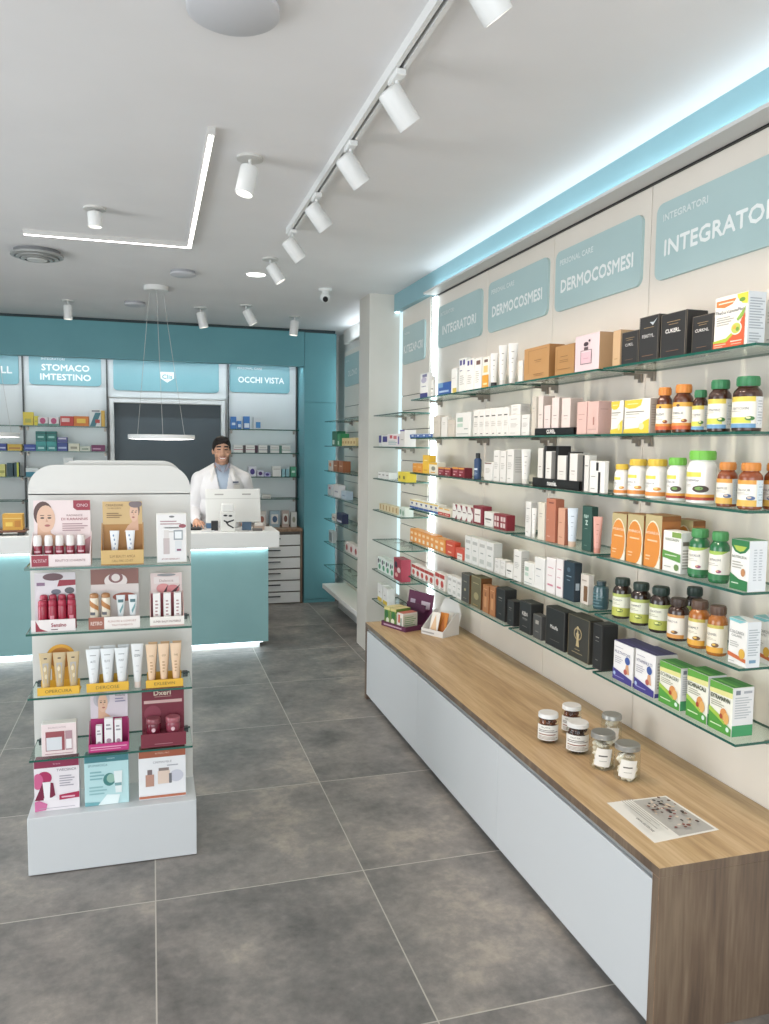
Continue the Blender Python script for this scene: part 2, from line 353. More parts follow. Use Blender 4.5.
# glass shelves at the back, one thing each
ORD = ['top', 'second', 'third', 'fourth', 'fifth', 'sixth', 'lowest']
def glass_shelf(x0, x1, y0, y1, z, lab, grp, clamps=()):
    e = empty('glass_shelf', ((x0+x1)/2, (y0+y1)/2, z), 0, lab, 'shelf', grp)
    a, b = (x1-x0)/2, (y1-y0)/2; t = .004; m = MB()
    m.add([(-a, -b, t), (a, -b, t), (a, b, t), (-a, b, t), (-a, -b, -t), (a, -b, -t), (a, b, -t), (-a, b, -t)], [(0, 1, 2, 3), (7, 6, 5, 4)], GLASS)
    m.add([(-a, -b, t), (a, -b, t), (a, b, t), (-a, b, t), (-a, -b, -t), (a, -b, -t), (a, b, -t), (-a, b, -t)], [(0, 4, 5, 1), (1, 5, 6, 2), (2, 6, 7, 3), (3, 7, 4, 0)], GEDGE)
    m.build('glass_pane', e)
    for (cx_, cy_, dx, dy) in clamps:
        k = MB(); q = Vector((dx, dy, 0)); px = Vector((-dy, dx, 0))
        def P(a_, b_, c_): return tuple(Vector((cx_, cy_, 0)) + q*a_ + px*b_ + Vector((0, 0, c_)))
        for (a0, a1, b0, b1, c0, c1) in ((0, .008, -.010, .010, -.040, -.0045), (.008, .080, -.006, .006, -.014, -.0045), (.008, .03, -.004, .004, -.028, -.014)):
            k.add([P(a_, b_, c_) for c_ in (c0, c1) for b_ in (b0, b1) for a_ in (a0, a1)], [(0, 2, 3, 1), (4, 5, 7, 6), (0, 1, 5, 4), (2, 6, 7, 3), (0, 4, 6, 2), (1, 3, 7, 5)], METAL)
        k.build('bracket', e)
    return e
for i, z in enumerate((1.743, 1.507, 1.268, 1.045)):
    for (x0, x1, nm) in ((-1.91, -1.16, 'beside the left edge of the photo, on the back wall'), (-1.14, -.41, 'under the stomach sign'), (.76, 1.44, 'under the eye care sign')):
        glass_shelf(x0, x1, 7.92, 8.129, z, f'{ORD[i] if i < 3 else "lowest"} clear glass shelf {nm}', 'glass shelves on the back wall', (((x1-x0)/2-.02, .1045, 0, -1), (-(x1-x0)/2+.02, .1045, 0, -1)))
# uprights
for x, nm in ((-1.15, 'left of the stomach sign shelves'), (-.405, 'right of the stomach sign shelves'), (1.445, 'at the teal cabinet side of the eye care shelves'), (.75, 'beside the doorway, left of the eye care shelves')):
    tag(MB().box(x-.006, x+.006, 8.095, 8.128, .78, 2.42, DARKM, .001).build('shelf_upright'), f'thin dark metal shelf upright {nm}', 'shelf upright', 'shelf uprights on the back wall')

def drawer_unit(x0, x1, lab, n):
    e = empty('drawer_unit', ((x0+x1)/2, 7.75, 0), 0, lab, 'drawer cabinet'); a = (x1-x0)/2
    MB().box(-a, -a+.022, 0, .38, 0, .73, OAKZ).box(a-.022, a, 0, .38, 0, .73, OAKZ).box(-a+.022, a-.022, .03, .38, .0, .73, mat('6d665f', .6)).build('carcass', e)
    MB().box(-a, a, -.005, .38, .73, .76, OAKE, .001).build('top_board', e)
    for q in range(n):
        wq = (2*a-.044)/1; hh = .70/6
        for k in range(6):
            z = .012+k*hh
            dr = MB().box(-a+.024, a-.024, .0, .02, z, z+hh-.014, WHITE, .002).build('drawer', e)
            MB().box(-.10, .10, -.014, -.002, z+hh*.52, z+hh*.52+.010, mat('35383a', .4, .5), .001).build('handle', dr)
    return e
drawer_unit(.80, 1.445, 'white six-drawer cabinet with brown wood frame under the eye care shelves', 1)
e = empty('back_counter', (-1.15, 7.75, 0), 0, 'pale back counter with brown wood top behind the cash desk', 'counter')
MB().box(-.80, .76, .02, .38, 0, .73, WHITE).build('carcass', e); MB().box(-.80, .76, 0, .38, .73, .76, OAKE, .001).build('top_board', e)

# ---------------------------------------------------------------- cash desk
e = empty('cash_desk', (-.30, 6.2, 0), 0, 'long teal cash desk with thick white top and light under its rim', 'desk')
MB().box(-1.9, 1.16, -.15, .16, .062, .805, DESKT).build('front_panel', e)
MB().box(-1.9, 1.24, -.20, .20, .805, .93, BRIGHT, .004).build('desk_top', e)
MB().box(-1.88, 1.10, -.085, .14, .0, .062, WHITE).build('plinth', e)
MB().box(-1.9, 1.15, -.182, -.168, .797, .805, LEDC).build('light_strip', e)
MB().box(-1.88, 1.12, -.125, -.11, .052, .062, LEDC).build('light_strip', e)

# ---------------------------------------------------------------- display wall on the right
for i, (y1, y0) in enumerate(((4.95, 4.14), (4.14, 3.385), (3.385, 2.635), (2.635, 1.88), (1.88, 1.125), (1.125, .37))):
    nm = ['at its far end beside the vertical light', 'second from the far end', 'third from the far end', 'behind the vitamin bottles, nearest with shelves', 'past the end of the shelves', 'nearest the camera']
    tag(MB().box(1.82, 1.862, y0+.002, y1-.002, .0, 2.584, PANEL, .0015).build('wall_panel'), f'cream display wall panel {nm[i]}', 'wall panel', 'cream panels of the display wall')
SG = [(4.06, .66, 'PERSONAL CARE', 'INTEGRATORI', 'teal rounded sign reading INTEGRATORI beside the bright vertical light'), (0, 0, 0, 0, 0)]
def rsign(yl, yr, z0, z1, small, big, lab, bx=.5, mw=.84, al='c'):
    w_ = yl-yr; h_ = z1-z0
    return sign((1.82, yl, z0), w_, h_, -PI/2, [('t', small, .06, .80, .085, 'dfe8e6', .42, 'l'), ('t', big, bx, .40, .20, LT, mw, al)], lab)
rsign(4.90, 4.20, 2.235, 2.50, 'INTEGRATORI', 'INTEGRATORI', 'teal rounded sign reading INTEGRATORI, farthest on the display wall beside the light')
rsign(4.105, 3.42, 2.23, 2.50, 'PERSONAL CARE', 'DERMOCOSMESI', 'farther of two teal signs reading DERMOCOSMESI')
rsign(3.345, 2.675, 2.225, 2.495, 'PERSONAL CARE', 'DERMOCOSMESI', 'nearer of two teal signs reading DERMOCOSMESI')
rsign(2.585, 1.915, 2.22, 2.495, 'INTEGRATORI', 'INTEGRATORI', 'large teal sign reading INTEGRATORI cut by the right edge of the photo')
e = empty('light_pelmet', (1.775, 2.65, 2.587), 0, 'slim pale pelmet running above the display wall and hiding the ceiling light', 'pelmet')
MB().box(-.052, .12, -2.3, 2.315, .003, .010, mat('cfccc8', .5)).box(-.052, -.047, -2.3, 2.315, .010, .016, mat('cfccc8', .5)).build('pelmet_board', e)
MB().box(-.04, -.02, -2.3, 2.30, .0105, .013, LEDS).build('light_strip', e)
MB().box(.036, .085, -2.3, 2.315, -.003, .003, BLACK).build('shadow_line', e)
# vertical lights and slatted panels
e = empty('vertical_light', (1.82, 4.985, .492), 0, 'bright vertical light strip at the far edge of the display wall', 'light strip')
MB().box(-.016, .018, -.033, .022, 0, 2.09, LEDC).build('diffuser', e)
MB().box(.019, .040, -.033, .10, 0, 2.066, WHITE).build('backing', e)
e = empty('vertical_light', (1.83, 5.74, 0), 0, 'pale vertical light strip in the corner beside the pillar', 'light strip')
MB().box(-.012, .010, -.032, .034, .45, 2.60, LEDS).build('diffuser', e); MB().box(.011, .06, -.036, .036, 0, 2.60, WHITE).build('backing', e)
e = empty('vertical_light', (1.862, 7.57, 0), 0, 'hidden vertical light behind the far edge of the grooved panel, glowing on the teal cabinet', 'light strip')
MB().box(-.020, .020, -.004, .012, .25, 2.50, LEDX).build('diffuser', e); MB().box(-.014, .014, -.018, -.005, 0, 2.50, WHITE).build('profile', e)
def slat_panel(y0, y1, z0, z1, lab):
    e = empty('slatted_panel', (1.82, (y0+y1)/2, z0), 0, lab, 'slatted panel'); a = (y1-y0)/2
    m = MB(); z = 0; hh = z1-z0; m.box(.008, .028, -a, a, 0, hh, mat('77736d', .6))
    cuts = [c-z0 for c in (.33, .56, .79, 1.01, 1.25, 1.49, 1.72, 1.86, 1.97)]
    prev = 0
    for c in cuts+[hh+.002]:
        m.box(0, .008, -a, a, prev, c-.003, PANEL, .001); prev = c+.003
    m.build('slat_board', e)
slat_panel(5.09, 5.70, .1, 2.61, 'grooved cream panel between the pillar and the display wall')
slat_panel(6.12, 7.55, .1, 2.50, 'grooved cream panel beyond the pillar')
sign((1.82, 5.66, 2.20), .49, .27, -PI/2, [('t', 'PERSONAL', .08, .82, .06, 'dfe8e6', .38, 'l'), ('t', 'K.ITEZAP-CRI', .5, .40, .20, LT, .86)], 'small teal sign on the grooved panel left of the bright light')
sign((1.82, 7.50, 2.16), .62, .29, -PI/2, [('t', 'PERSONAL', .08, .82, .06, 'dfe8e6', .38, 'l'), ('t', 'OLI.DNO', .5, .40, .18, LT, .7)], 'teal sign on the grooved panel beyond the pillar')
# shelves on the right wall
SZ = [1.893, 1.648, 1.424, 1.190, .969, .745]
for i, z in enumerate(SZ):
    for (y0, y1, nm) in ((1.825, 2.595, 'vitamin'), (2.635, 3.335, 'middle'), (3.385, 4.10, 'third'), (4.15, 4.85, 'far')):
        lab = f'{ORD[i] if i < 5 else "lowest"} glass shelf in the ' + {'vitamin': 'bay with the vitamin bottles', 'middle': 'bay under the nearer DERMOCOSMESI sign', 'third': 'bay under the farther DERMOCOSMESI sign', 'far': 'bay beside the vertical light'}[nm]
        glass_shelf(1.61, 1.818, y0, y1, z, lab, 'glass shelves of the display wall', ((.102, (y1-y0)/2-.02, -1, 0), (.102, -(y1-y0)/2+.02, -1, 0)))
DZ = [1.821, 1.587, 1.350, 1.112, .883, .657, .425]
for i, z in enumerate(DZ):
    glass_shelf(1.61, 1.818, 5.03, 5.735, z, f'{ORD[i]} glass shelf on the grooved panel in front of the pillar', 'glass shelves in front of the pillar', ((.102, .0, -1, 0), (.102, .2, -1, 0)))
    glass_shelf(1.61, 1.818, 6.22, 7.49, z, f'{ORD[i]} glass shelf on the grooved panel beyond the pillar', 'glass shelves beyond the pillar', ((.102, .0, -1, 0), (.102, .35, -1, 0)))
e = empty('low_shelf', (1.70, 6.75, .2), 0, 'thick white low shelf beyond the pillar, near the floor', 'shelf')
MB().box(-.11, .115, -.66, .72, 0, .045, BRIGHT, .003).build('board', e); MB().box(.05, .115, -.6, .7, -.2, 0, WHITE).build('support', e)

# ---------------------------------------------------------------- long low bench
e = empty('display_bench', (1.55, 3.2, 0), 0, 'long low bench with oak top and white front along the display wall', 'bench')
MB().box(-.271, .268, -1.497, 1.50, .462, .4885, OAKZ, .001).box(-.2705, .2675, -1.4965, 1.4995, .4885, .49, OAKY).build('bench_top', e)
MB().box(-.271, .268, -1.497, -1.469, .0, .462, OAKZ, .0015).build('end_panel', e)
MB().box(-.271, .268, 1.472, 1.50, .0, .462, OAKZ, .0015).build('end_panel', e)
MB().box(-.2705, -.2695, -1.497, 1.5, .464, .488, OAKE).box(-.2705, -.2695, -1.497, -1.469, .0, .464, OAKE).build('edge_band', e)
dv = [-1.466, -.48, .49, 1.469]
for a, b in zip(dv, dv[1:]): MB().box(-.268, -.25, a+.001, b-.001, .035, .440, LAM, .001).build('front_panel', e)
MB().box(-.262, -.235, -1.469, 1.472, .446, .460, ALU).build('grip_profile', e)
MB().box(-.25, .26, -1.469, 1.472, .03, .445, mat('8a8c8c', .6)).build('carcass', e)
MB().box(-.24, .26, -1.469, 1.472, .0, .03, mat('9a9c9c', .4, .4)).build('plinth', e)

# ---------------------------------------------------------------- ceiling lights and devices
e = empty('lamp_track', (.715, 2.6, H), 0, 'long white ceiling track with dark slot carrying tilted spotlights', 'track')
MB().box(-.020, -.006, -2.0, 1.63, -.033, 0, WHITE).box(.006, .020, -2.0, 1.63, -.033, 0, WHITE).box(-.006, .006, -2.0, 1.63, -.012, 0, WHITE).build('rail', e)
MB().box(-.006, .006, -1.99, 1.62, -.016, -.0125, BLACK).build('slot', e)
def spot_head(parent, base, d, r, ln):
    d = Vector(d).normalized(); q = d.to_track_quat('Z', 'Y').to_matrix().to_4x4(); T = Matrix.Translation(base) @ q
    m = MB(); m.M = T; m.lathe([(r*.6, 0), (r*.97, .006), (r, .012), (r, ln-.003), (r*.97, ln)], WHITE, n=24, cap=False).lathe([(.0005, 0.0), (r*.6, 0)], WHITE, n=24, cap=False)
    m.lathe([(r*.97, ln), (r*.90, ln), (r*.84, ln-.02)], mat('e8e8e6', .3), n=24, cap=False); h = m.build('lamp_head', parent)
    m = MB(); m.M = T; m.lathe([(r*.84, ln-.02), (.0005, ln-.022)], LENS, n=24, cap=False); m.build('lens', h)
    return T
def lamp(name, loc, d, e_, ang=62, c=WARM, rad=.03):
    l = bpy.data.lights.new(name, 'SPOT'); l.energy = e_; l.spot_size = math.radians(ang); l.spot_blend = .7; l.color = c; l.shadow_soft_size = rad
    o = bpy.data.objects.new(name, l); col.objects.link(o); o.location = loc; look(o, d)
HEADS = [(1.70, 'nearest the camera, half cut by the top edge'), (2.33, 'second from the camera'), (2.90, 'third from the camera'), (3.52, 'fourth from the camera'), (4.14, 'at the far end of the track')]
for y, nm in HEADS:
    t = empty('track_spotlight', (.715, y, H-.033), 0, f'white cylindrical track spotlight {nm}', 'spotlight', 'spotlights on the track')
    MB().box(-.016, .016, -.045, .045, -.02, -.001, WHITE, .003).build('adapter', t)
    MB().tube([(0, 0, -.018), (0, 0, -.055)], .006, WHITE).build('stem', t)
    dd = Vector((.60, .10, -.72)).normalized()
    b0 = Vector((-.030, -.005, -.048)); spot_head(t, b0, dd, .037, .120)
    lp = Vector((.715, y, H-.033)) + b0 + dd*.130
    lamp('track_beam', lp, Vector((1.66, y-.05, 1.30))-lp, 21, 84)
def ceil_spot(x, y, d, lab, r=.036, ln=.11, base=.05, grp='adjustable ceiling spotlights', st=.04):
    t = empty('ceiling_spotlight', (x, y, H), 0, lab, 'spotlight', grp)
    MB().lathe([(base, -.010), (base, 0)], mat('c9c7c2', .4), n=24).build('ceiling_plate', t)
    MB().tube([(0, 0, -.008), (0, 0, -st)], .006, WHITE).build('stem', t)
    spot_head(t, Vector((0, 0, -st+.004)) , d, r, ln)
    dd = Vector(d).normalized(); lp = Vector((x, y, H-st)) + dd*(ln+.01)
    lamp('ceiling_beam', lp, dd, 14, 70)
ceil_spot(.39, 3.25, (-.22, -.10, -1), 'white ceiling spotlight beside the corner of the L shaped light', .037, .115, .052)
ceil_spot(-.25, 4.17, (.02, 0, -1), 'white upright ceiling spotlight inside the L shaped light', .034, .075, .052, st=.02)
ceil_spot(-.262, 1.95, (.02, .05, -1), 'white ceiling spotlight cut by the top left edge of the photo', .038, .12, .052)
ceil_spot(.715, 4.93, (.50, -.1, -.8), 'white tilted ceiling spotlight just past the end of the track', .036, .12, .05)
ceil_spot(-.63, 6.90, (0, 0, -1), 'white ceiling spotlight above the teal fascia at the left', .034, .115, .05)
ceil_spot(.41, 6.88, (.22, .0, -1), 'white ceiling spotlight above the teal fascia, left of the two tilted ones at the right', .038, .13, .05)
ceil_spot(.76, 6.62, (.48, .0, -.9), 'strongly tilted white ceiling spotlight over the cash desk', .038, .13, .05)
ceil_spot(1.24, 7.05, (-.10, 0, -1), 'white ceiling spotlight nearest the tall teal cabinet', .038, .13, .05)
# L shaped light
e = empty('corner_light', (.222, 4.71, H), 0, 'L shaped white ceiling light with glowing face', 'ceiling light')
MB().box(-.87, .014, -.014, .014, -.026, 0, mat('c4c2be', .5)).box(-.014, .014, -1.72, -.014, -.026, 0, mat('c4c2be', .5)).build('profile', e)
MB().box(-.865, .009, -.009, .009, -.028, -.0261, LEDN).box(-.009, .009, -1.71, -.009, -.028, -.0261, LEDN).build('diffuser', e)
# discs
def disc(x, y, r, lab, name='ceiling_speaker', hgt=.03, c='c4c4c8', ring='9b9ca0', drop=0):
    t = empty(name, (x, y, H), 0, lab, 'ceiling disc')
    MB().lathe([(r*.93, -hgt*.55-drop), (r*.93, 0)], mat(ring, .5), n=40).build('back_ring', t)
    MB().lathe([(.0005, -hgt-drop), (r*.9, -hgt-drop), (r, -hgt*.85-drop), (r, -hgt*.55-drop), (r*.7, -hgt*.5-drop)], mat(c, .5), n=48, cap=False).build('cover', t)
disc(.215, 2.13, .118, 'large round pale disc on the ceiling at the top edge', hgt=.045)
disc(.216, 5.48, .085, 'small flat disc on the ceiling between the pendant canopy and the round downlight', hgt=.03)
disc(-.113, 6.80, .085, 'small flat disc on the ceiling left of the pendant canopy', hgt=.03)
t = empty('ceiling_vent', (-.64, 5.20, H), 0, 'round grey ringed vent on the ceiling at the left', 'ceiling vent')
m = MB()
for k, (ra, rb, z) in enumerate(((.148, .125, -.035), (.118, .098, -.045), (.09, .07, -.052))):
    m.lathe([(rb, z-.004), (ra, z), (ra, z+.012), (rb, z+.008)], mat('a9aaa8', .35, .5), n=36, cap=False)
m.build('ring', t); MB().lathe([(.0005, -.060), (.055, -.058), (.06, -.045)], mat('c9c9c6', .4), n=30, cap=False).build('cone', t)
MB().lathe([(.13, -.03), (.13, 0)], mat('77787a', .5), n=30).build('housing', t)
t = empty('recessed_downlight', (.69, 5.42, H), 0, 'glowing round downlight set flush in the ceiling', 'downlight')
MB().lathe([(.062, -.001), (.075, -.005), (.078, 0)], WHITE, n=30, cap=False).build('trim_ring', t); MB().lathe([(.0005, -.002), (.062, -.002)], LEDN, n=30, cap=False).build('lens', t)
lamp('downlight_beam', (.69, 5.42, H-.02), (0, 0, -1), 18, 110, NEUT)
t = empty('security_camera', (1.235, 5.74, H), 0, 'small white dome camera with dark eye on the ceiling', 'camera')
MB().lathe([(.05, -.018), (.052, 0)], WHITE, n=24).lathe([(.022, -.045), (.03, -.018)], WHITE, n=20).build('mount', t)
m = MB(); m.sphere((-.004, -.008, -.062), .036, WHITE); m.build('camera_ball', t)
m = MB(); m.M = Matrix.Translation((-.006, -.024, -.072)) @ Vector((-.1, -.75, -.45)).to_track_quat('Z', 'Y').to_matrix().to_4x4(); m.lathe([(.020, .0), (.019, .024), (.0005, .026)], BLACK, n=20, cap=False); m.build('lens', t)
# pendants
def pendant(x, y, lab, zb=1.628, cx_=0, r=.24):
    t = empty('ring_pendant', (x, y, H), 0, lab, 'pendant light', 'round pendant lights over the cash desk')
    MB().lathe([(.082, -.035), (.088, -.030), (.088, 0)], mat('dcdbd8', .4), n=30, x=cx_).build('canopy', t)
    for k in range(3):
        a = 2*PI*k/3+.55; MB().tube([(cx_+.055*math.cos(a), .055*math.sin(a), -.035), (r*.82*math.cos(a), r*.82*math.sin(a), zb+.03-H)], .0017, mat('b9b7b2', .5)).build('cable', t)
    z = zb-H
    MB().lathe([(r*.90, z+.032), (r-.003, z+.032), (r, z+.029), (r, z+.003), (r-.004, z)], mat('eeeeec', .4), n=56, cap=False).lathe([(.0005, z+.031), (r*.9, z+.032)], WHITE, n=56, cap=False).build('ring', t)
    MB().lathe([(.0005, z-.006), (r*.6, z-.004), (r-.004, z)], LEDN, n=56, cap=False).build('diffuser', t)
pendant(.075, 6.08, 'round flat glowing pendant lamp on thin cables in front of the dark doorway', 1.628, -.027)
pendant(-1.13, 6.08, 'round flat pendant lamp at the left edge, cut by the photo')

# ---------------------------------------------------------------- printed looks of the goods
GD = 'b79a6a'
def frame(c, t=.03): return [('r', .0, 0, 1, t*.6, c), ('r', 0, 1-t*.6, 1, 1, c), ('r', 0, 0, t, 1, c), ('r', 1-t, 0, 1, 1, c)]
def LN(x0, y0, x1, y1, n, c): return ('n', x0, y0, x1, y1, n, c)
def fruit(cx_, cy_, r, a, b): return [('e', cx_, cy_, r, r*.8, a), ('e', cx_-.03, cy_+.02, r*.5, r*.4, b)]
def style(n, T=''):
    W = 'ecebe6'; S = {}
    # name: (body, front art, side art, top art)
    if n == 'black': return '2b2b2c', frame('6f6558', .02)+[('r', .25, .80, .78, .81, GD), ('r', .32, .74, .70, .75, GD), ('t', T, .5, .60, .085, 'e9e7e2', .72), ('r', .25, .14, .75, .15, '8f6a52')], [('r', 0, 0, .04, 1, '6f6558')], []
    if n == 'black2': return '2b2b2c', frame('6f6558', .02)+[('p', [(.55, .86), (.72, .78), (.95, .93), (.75, .85)], 'c9d3d6'), ('r', .25, .74, .78, .75, GD), ('t', T, .5, .56, .075, 'e9e7e2', .78), ('r', .2, .12, .78, .13, '8f6a52')], [('r', 0, 0, .04, 1, '6f6558')], []
    if n == 'blk': return '232425', frame('4a4744', .03)+[('r', .3, .70, .7, .72, 'a9a49a'), ('r', .3, .62, .7, .635, '8a867e'), ('r', .36, .2, .64, .215, '8a867e')], frame('3a3836', .04), [('r', .1, .1, .9, .9, '3a3a3a')]
    if n == 'blk2': return '232425', frame('4a4744', .03)+[('t', 'KEN', .48, .62, .12, 'c9c6c0', .6), ('t', T, .5, .45, .06, 'a9a6a0', .6), ('r', .3, .2, .7, .215, '8a867e')], frame('3a3836', .04), []
    if n == 'blk3': return '202122', frame('4a4744', .03)+[('t', T, .46, .52, .09, 'cfcdc8', .5), ('r', .25, .18, .75, .19, '77726a')], frame('3a3836', .04), [('r', .06, .1, .94, .9, '2f2f30')]
    if n == 'grey_sm': return '4a4a49', frame('77736c', .04)+[('r', .3, .62, .7, .78, 'a09a90'), ('r', .3, .3, .7, .32, 'a09a90')], [], []
    if n == 'emblem': return '35342f', frame('7d6f52', .02)+[('e', .48, .60, .19, .15, 'a3916a'), ('e', .48, .60, .15, .115, '35342f'), ('p', [(.40, .30), (.56, .30), (.52, .48), (.56, .62), (.52, .60), (.48, .72), (.44, .60), (.40, .62), (.44, .48)], 'b7a478'), ('e', .48, .74, .05, .04, 'b7a478'), ('r', .22, .14, .72, .155, 'a3916a'), ('r', .36, .22, .60, .235, 'a3916a')], frame('4f493c', .05), [('r', .05, .1, .95, .9, '3d3b35')]
    if n == 'char_gold': return '4b4c49', frame('8a8473', .03)+[('r', .3, .72, .7, .75, '9a9684'), ('e', .5, .45, .12, .05, 'b3a984'), ('r', .28, .14, .7, .16, '9a9684')], [('r', 0, 0, 1, 1, '6b4a2c')], []
    if n == 'olive': return '6e6749', frame('9a8f68', .03)+[('e', .55, .38, .25, .12, 'a3986e'), ('r', .2, .78, .8, .80, 'b7ad84'), ('r', .25, .08, .75, .1, 'c4a05e')], [('r', 0, 0, 1, 1, '70431f')], []
    if n == 'copper': return 'b07243', [('r', .3, .2, .7, .6, 'c98f60'), ('r', .4, .6, .6, .75, '8a5530'), ('r', .2, .85, .8, .87, 'e0b488')], [('r', 0, 0, 1, 1, '96592f')], []
    if n == 'kraft': return 'b58752', [('r', .18, .22, .20, .90, '9a6f3f'), ('r', .18, .9, .92, .915, '9a6f3f'), ('r', .44, .58, .72, .60, '7a5630'), ('r', .48, .53, .70, .54, '7a5630'), ('r', .40, .16, .82, .175, '7a5630'), ('r', .44, .11, .78, .12, '7a5630')], [('r', 0, 0, 1, 1, 'a8743f')], []
    if n == 'kraft2': return 'b1834d', [('r', .1, .14, .12, .9, '9a6f3f'), ('r', .3, .62, .68, .64, '7a5630'), ('r', .26, .50, .72, .515, '7a5630'), ('r', .26, .44, .72, .455, '7a5630'), ('r', .15, .2, .85, .215, '7a5630')], [('r', 0, 0, 1, 1, '9f6d3b')], []
    if n == 'perfume': return 'dcc6ca', [('r', .25, .20, .72, .215, '7d6a6e'), ('r', .25, .20, .27, .58, '7d6a6e'), ('r', .70, .20, .72, .58, '7d6a6e'), ('r', .25, .565, .72, .58, '7d6a6e'), ('r', .28, .22, .69, .52, 'd9b3bd'), ('r', .40, .58, .57, .66, '5b4a4e'), ('e', .48, .74, .10, .06, '4a3a42'), ('e', .62, .82, .04, .035, '4a3a42'), ('r', .38, .34, .6, .36, 'c493a1')], [('r', 0, 0, 1, 1, 'b89168')], []
    if n == 'tan': return 'c2a078', [('r', .3, .2, .7, .22, '9a7648')], [('r', 0, 0, 1, 1, 'caa67c')], []
    if n == 'vitamin': return 'ebe8df', [('p', [(.05, .93), (.66, .93), (.55, .83), (.3, .78), (.05, .82)], 'dd7b3a'), ('r', .12, .86, .58, .885, 'f3d9c4'), ('p', [(.68, .99), (1, .99), (1, .78), (.85, .80), (.7, .92)], 'd9cf3f'), ('e', .84, .87, .09, .04, '6b9a3c'), ('t', T, .47, .70, .065, '4a4a55', .86),
        LN(.08, .44, .62, .62, 4, 'a9a6a0'), ('p', [(0, 0), (.94, 0), (.94, .62), (.72, .34), (.4, .18), (0, .16)], 'dd5a32'), ('p', [(0, .16), (.4, .19), (.7, .36), (.66, .27), (.4, .11), (0, .12)], 'a8bb3a'), ('p', [(.70, .52), (.96, .74), (.90, .56), (.74, .48)], '8cb04a'), ('e', .70, .35, .17, .125, 'ece3d8'), ('e', .70, .35, .14, .10, 'b9c255'), ('e', .66, .37, .05, .04, 'd9a83c'), ('e', .75, .33, .05, .04, '6f9a3f'),
        ('r', .05, .07, .42, .09, 'f0b79c'), ('r', .05, .03, .32, .045, 'f0b79c'), ('r', .56, .10, .9, .12, 'f0d0c0'), ('r', .58, .05, .88, .065, 'f0b79c')], [('r', 0, 0, 1, 1, 'ccd3d8'), LN(.08, .3, .92, .9, 12, '98a2ab'), LN(.1, .05, .8, .25, 4, '98a2ab')], []
    if n == 'vio_white': return W, [('r', 0, .0, 1, .2, '3f3f86'), ('e', .5, .72, .35, .12, 'b9b3c9'), ('r', .3, .84, .9, .95, '77759b'), ('r', .2, .45, .8, .48, '8a8aa6')], [], []
    if n == 'blue_flat': return '2f5aa8', [('r', 0, .62, .42, 1, '6f9cc9'), ('r', .1, .2, .9, .35, 'a9bfe0')], [], []
    if n == 'white_yfoot': return W, [('r', .3, 0, 1, .2, 'd0b84a'), ('r', .2, .6, .7, .62, 'b0aca4')], [], []
    if n == 'cap_viol': return W, [('r', .15, .80, .42, .95, '4a4391'), ('r', .6, .80, .86, .95, '4a4391'), ('r', .15, .62, .5, .65, '8a88a0'), LN(.2, .2, .8, .5, 5, 'c0bdb6')], [], []
    if n == 'cap_brown': return W, [('r', .3, .78, .9, .92, '6b4a40'), LN(.2, .2, .8, .6, 6, 'c0bdb6')], [], []
    if n == 'yel_foot': return 'e7e3da', [('r', 0, 0, 1, .42, 'dc9a2c'), ('r', .2, .5, .85, .72, 'e0c070'), ('r', .3, .83, .85, .92, '6b4a40'), ('r', .2, .1, .8, .16, 'f0dcae')], [], []
    if n in ('plain_white', 'greige', 'cream'):
        c = {'plain_white': 'e4e1da', 'greige': 'cfc6b8', 'cream': 'ddd6c6'}[n]; return c, [('r', .25, .7, .75, .72, 'a8a298'), ('r', .3, .62, .7, .635, 'b8b2a8')], [], []
    if n == 'plain_lines': return 'e3e1dc', [('r', .2, .80, .75, .82, '8f8c88'), LN(.2, .40, .8, .62, 4, 'bdbab4'), ('r', .2, .12, .6, .14, 'a9a6a0')], [('r', 0, 0, 1, 1, 'c9c6c0'), LN(.15, .3, .85, .8, 7, 'aba8a2')], []
    if n == 'green_print': return 'e6e5e0', [('r', .12, .62, .5, .80, '9fb8a8'), ('r', .12, .4, .5, .55, 'b9cfc0'), ('r', .6, .3, .85, .34, '8f9c94'), ('r', .1, .1, .9, .13, 'a8b0aa')], [], []
    if n == 'dash_black': return 'e6e3dd', [('r', .2, .72, .82, .76, '4a4a48'), LN(.15, .35, .85, .55, 3, 'c4c0b8'), ('r', .35, .08, .7, .11, '6a6a68')], [], []
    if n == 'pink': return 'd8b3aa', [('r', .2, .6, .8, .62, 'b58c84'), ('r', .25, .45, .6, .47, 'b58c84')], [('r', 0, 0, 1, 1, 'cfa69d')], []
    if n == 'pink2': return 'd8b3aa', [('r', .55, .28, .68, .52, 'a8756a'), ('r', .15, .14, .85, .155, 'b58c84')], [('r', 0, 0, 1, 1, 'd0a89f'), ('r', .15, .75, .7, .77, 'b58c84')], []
    if n == 'yelwhite': return 'e9e6de', [('p', [(0, .99), (.72, .99), (.66, .82), (.45, .74), (.2, .73), (0, .80)], 'dcc53a'), ('r', .12, .86, .55, .885, 'efe2a0'), ('r', .08, .62, .8, .65, '8f8c80'), ('r', .08, .56, .62, .58, 'a9a698'), ('r', .08, .46, .5, .475, 'b9b6a8'), ('p', [(0, 0), (1, 0), (1, .42), (.8, .34), (.6, .16), (0, .12)], 'dcc53a'), ('e', .72, .2, .1, .1, 'efe2a0')], [('r', 0, 0, 1, 1, 'b5a89c'), LN(.1, .2, .9, .85, 9, '9a8e82')], []
    if n == 'orange_pl': return 'e2942f', [('r', .2, .6, .8, .66, 'f0c88a'), ('r', .2, .2, .8, .3, 'c96f20')], [], []
    if n == 'yellow_pl': return 'ecb92e', [('r', .2, .7, .8, .75, 'f7e09a'), ('r', .2, .15, .8, .22, 'd9962a')], [], [('r', 0, 0, 1, 1, 'f2c94a')]
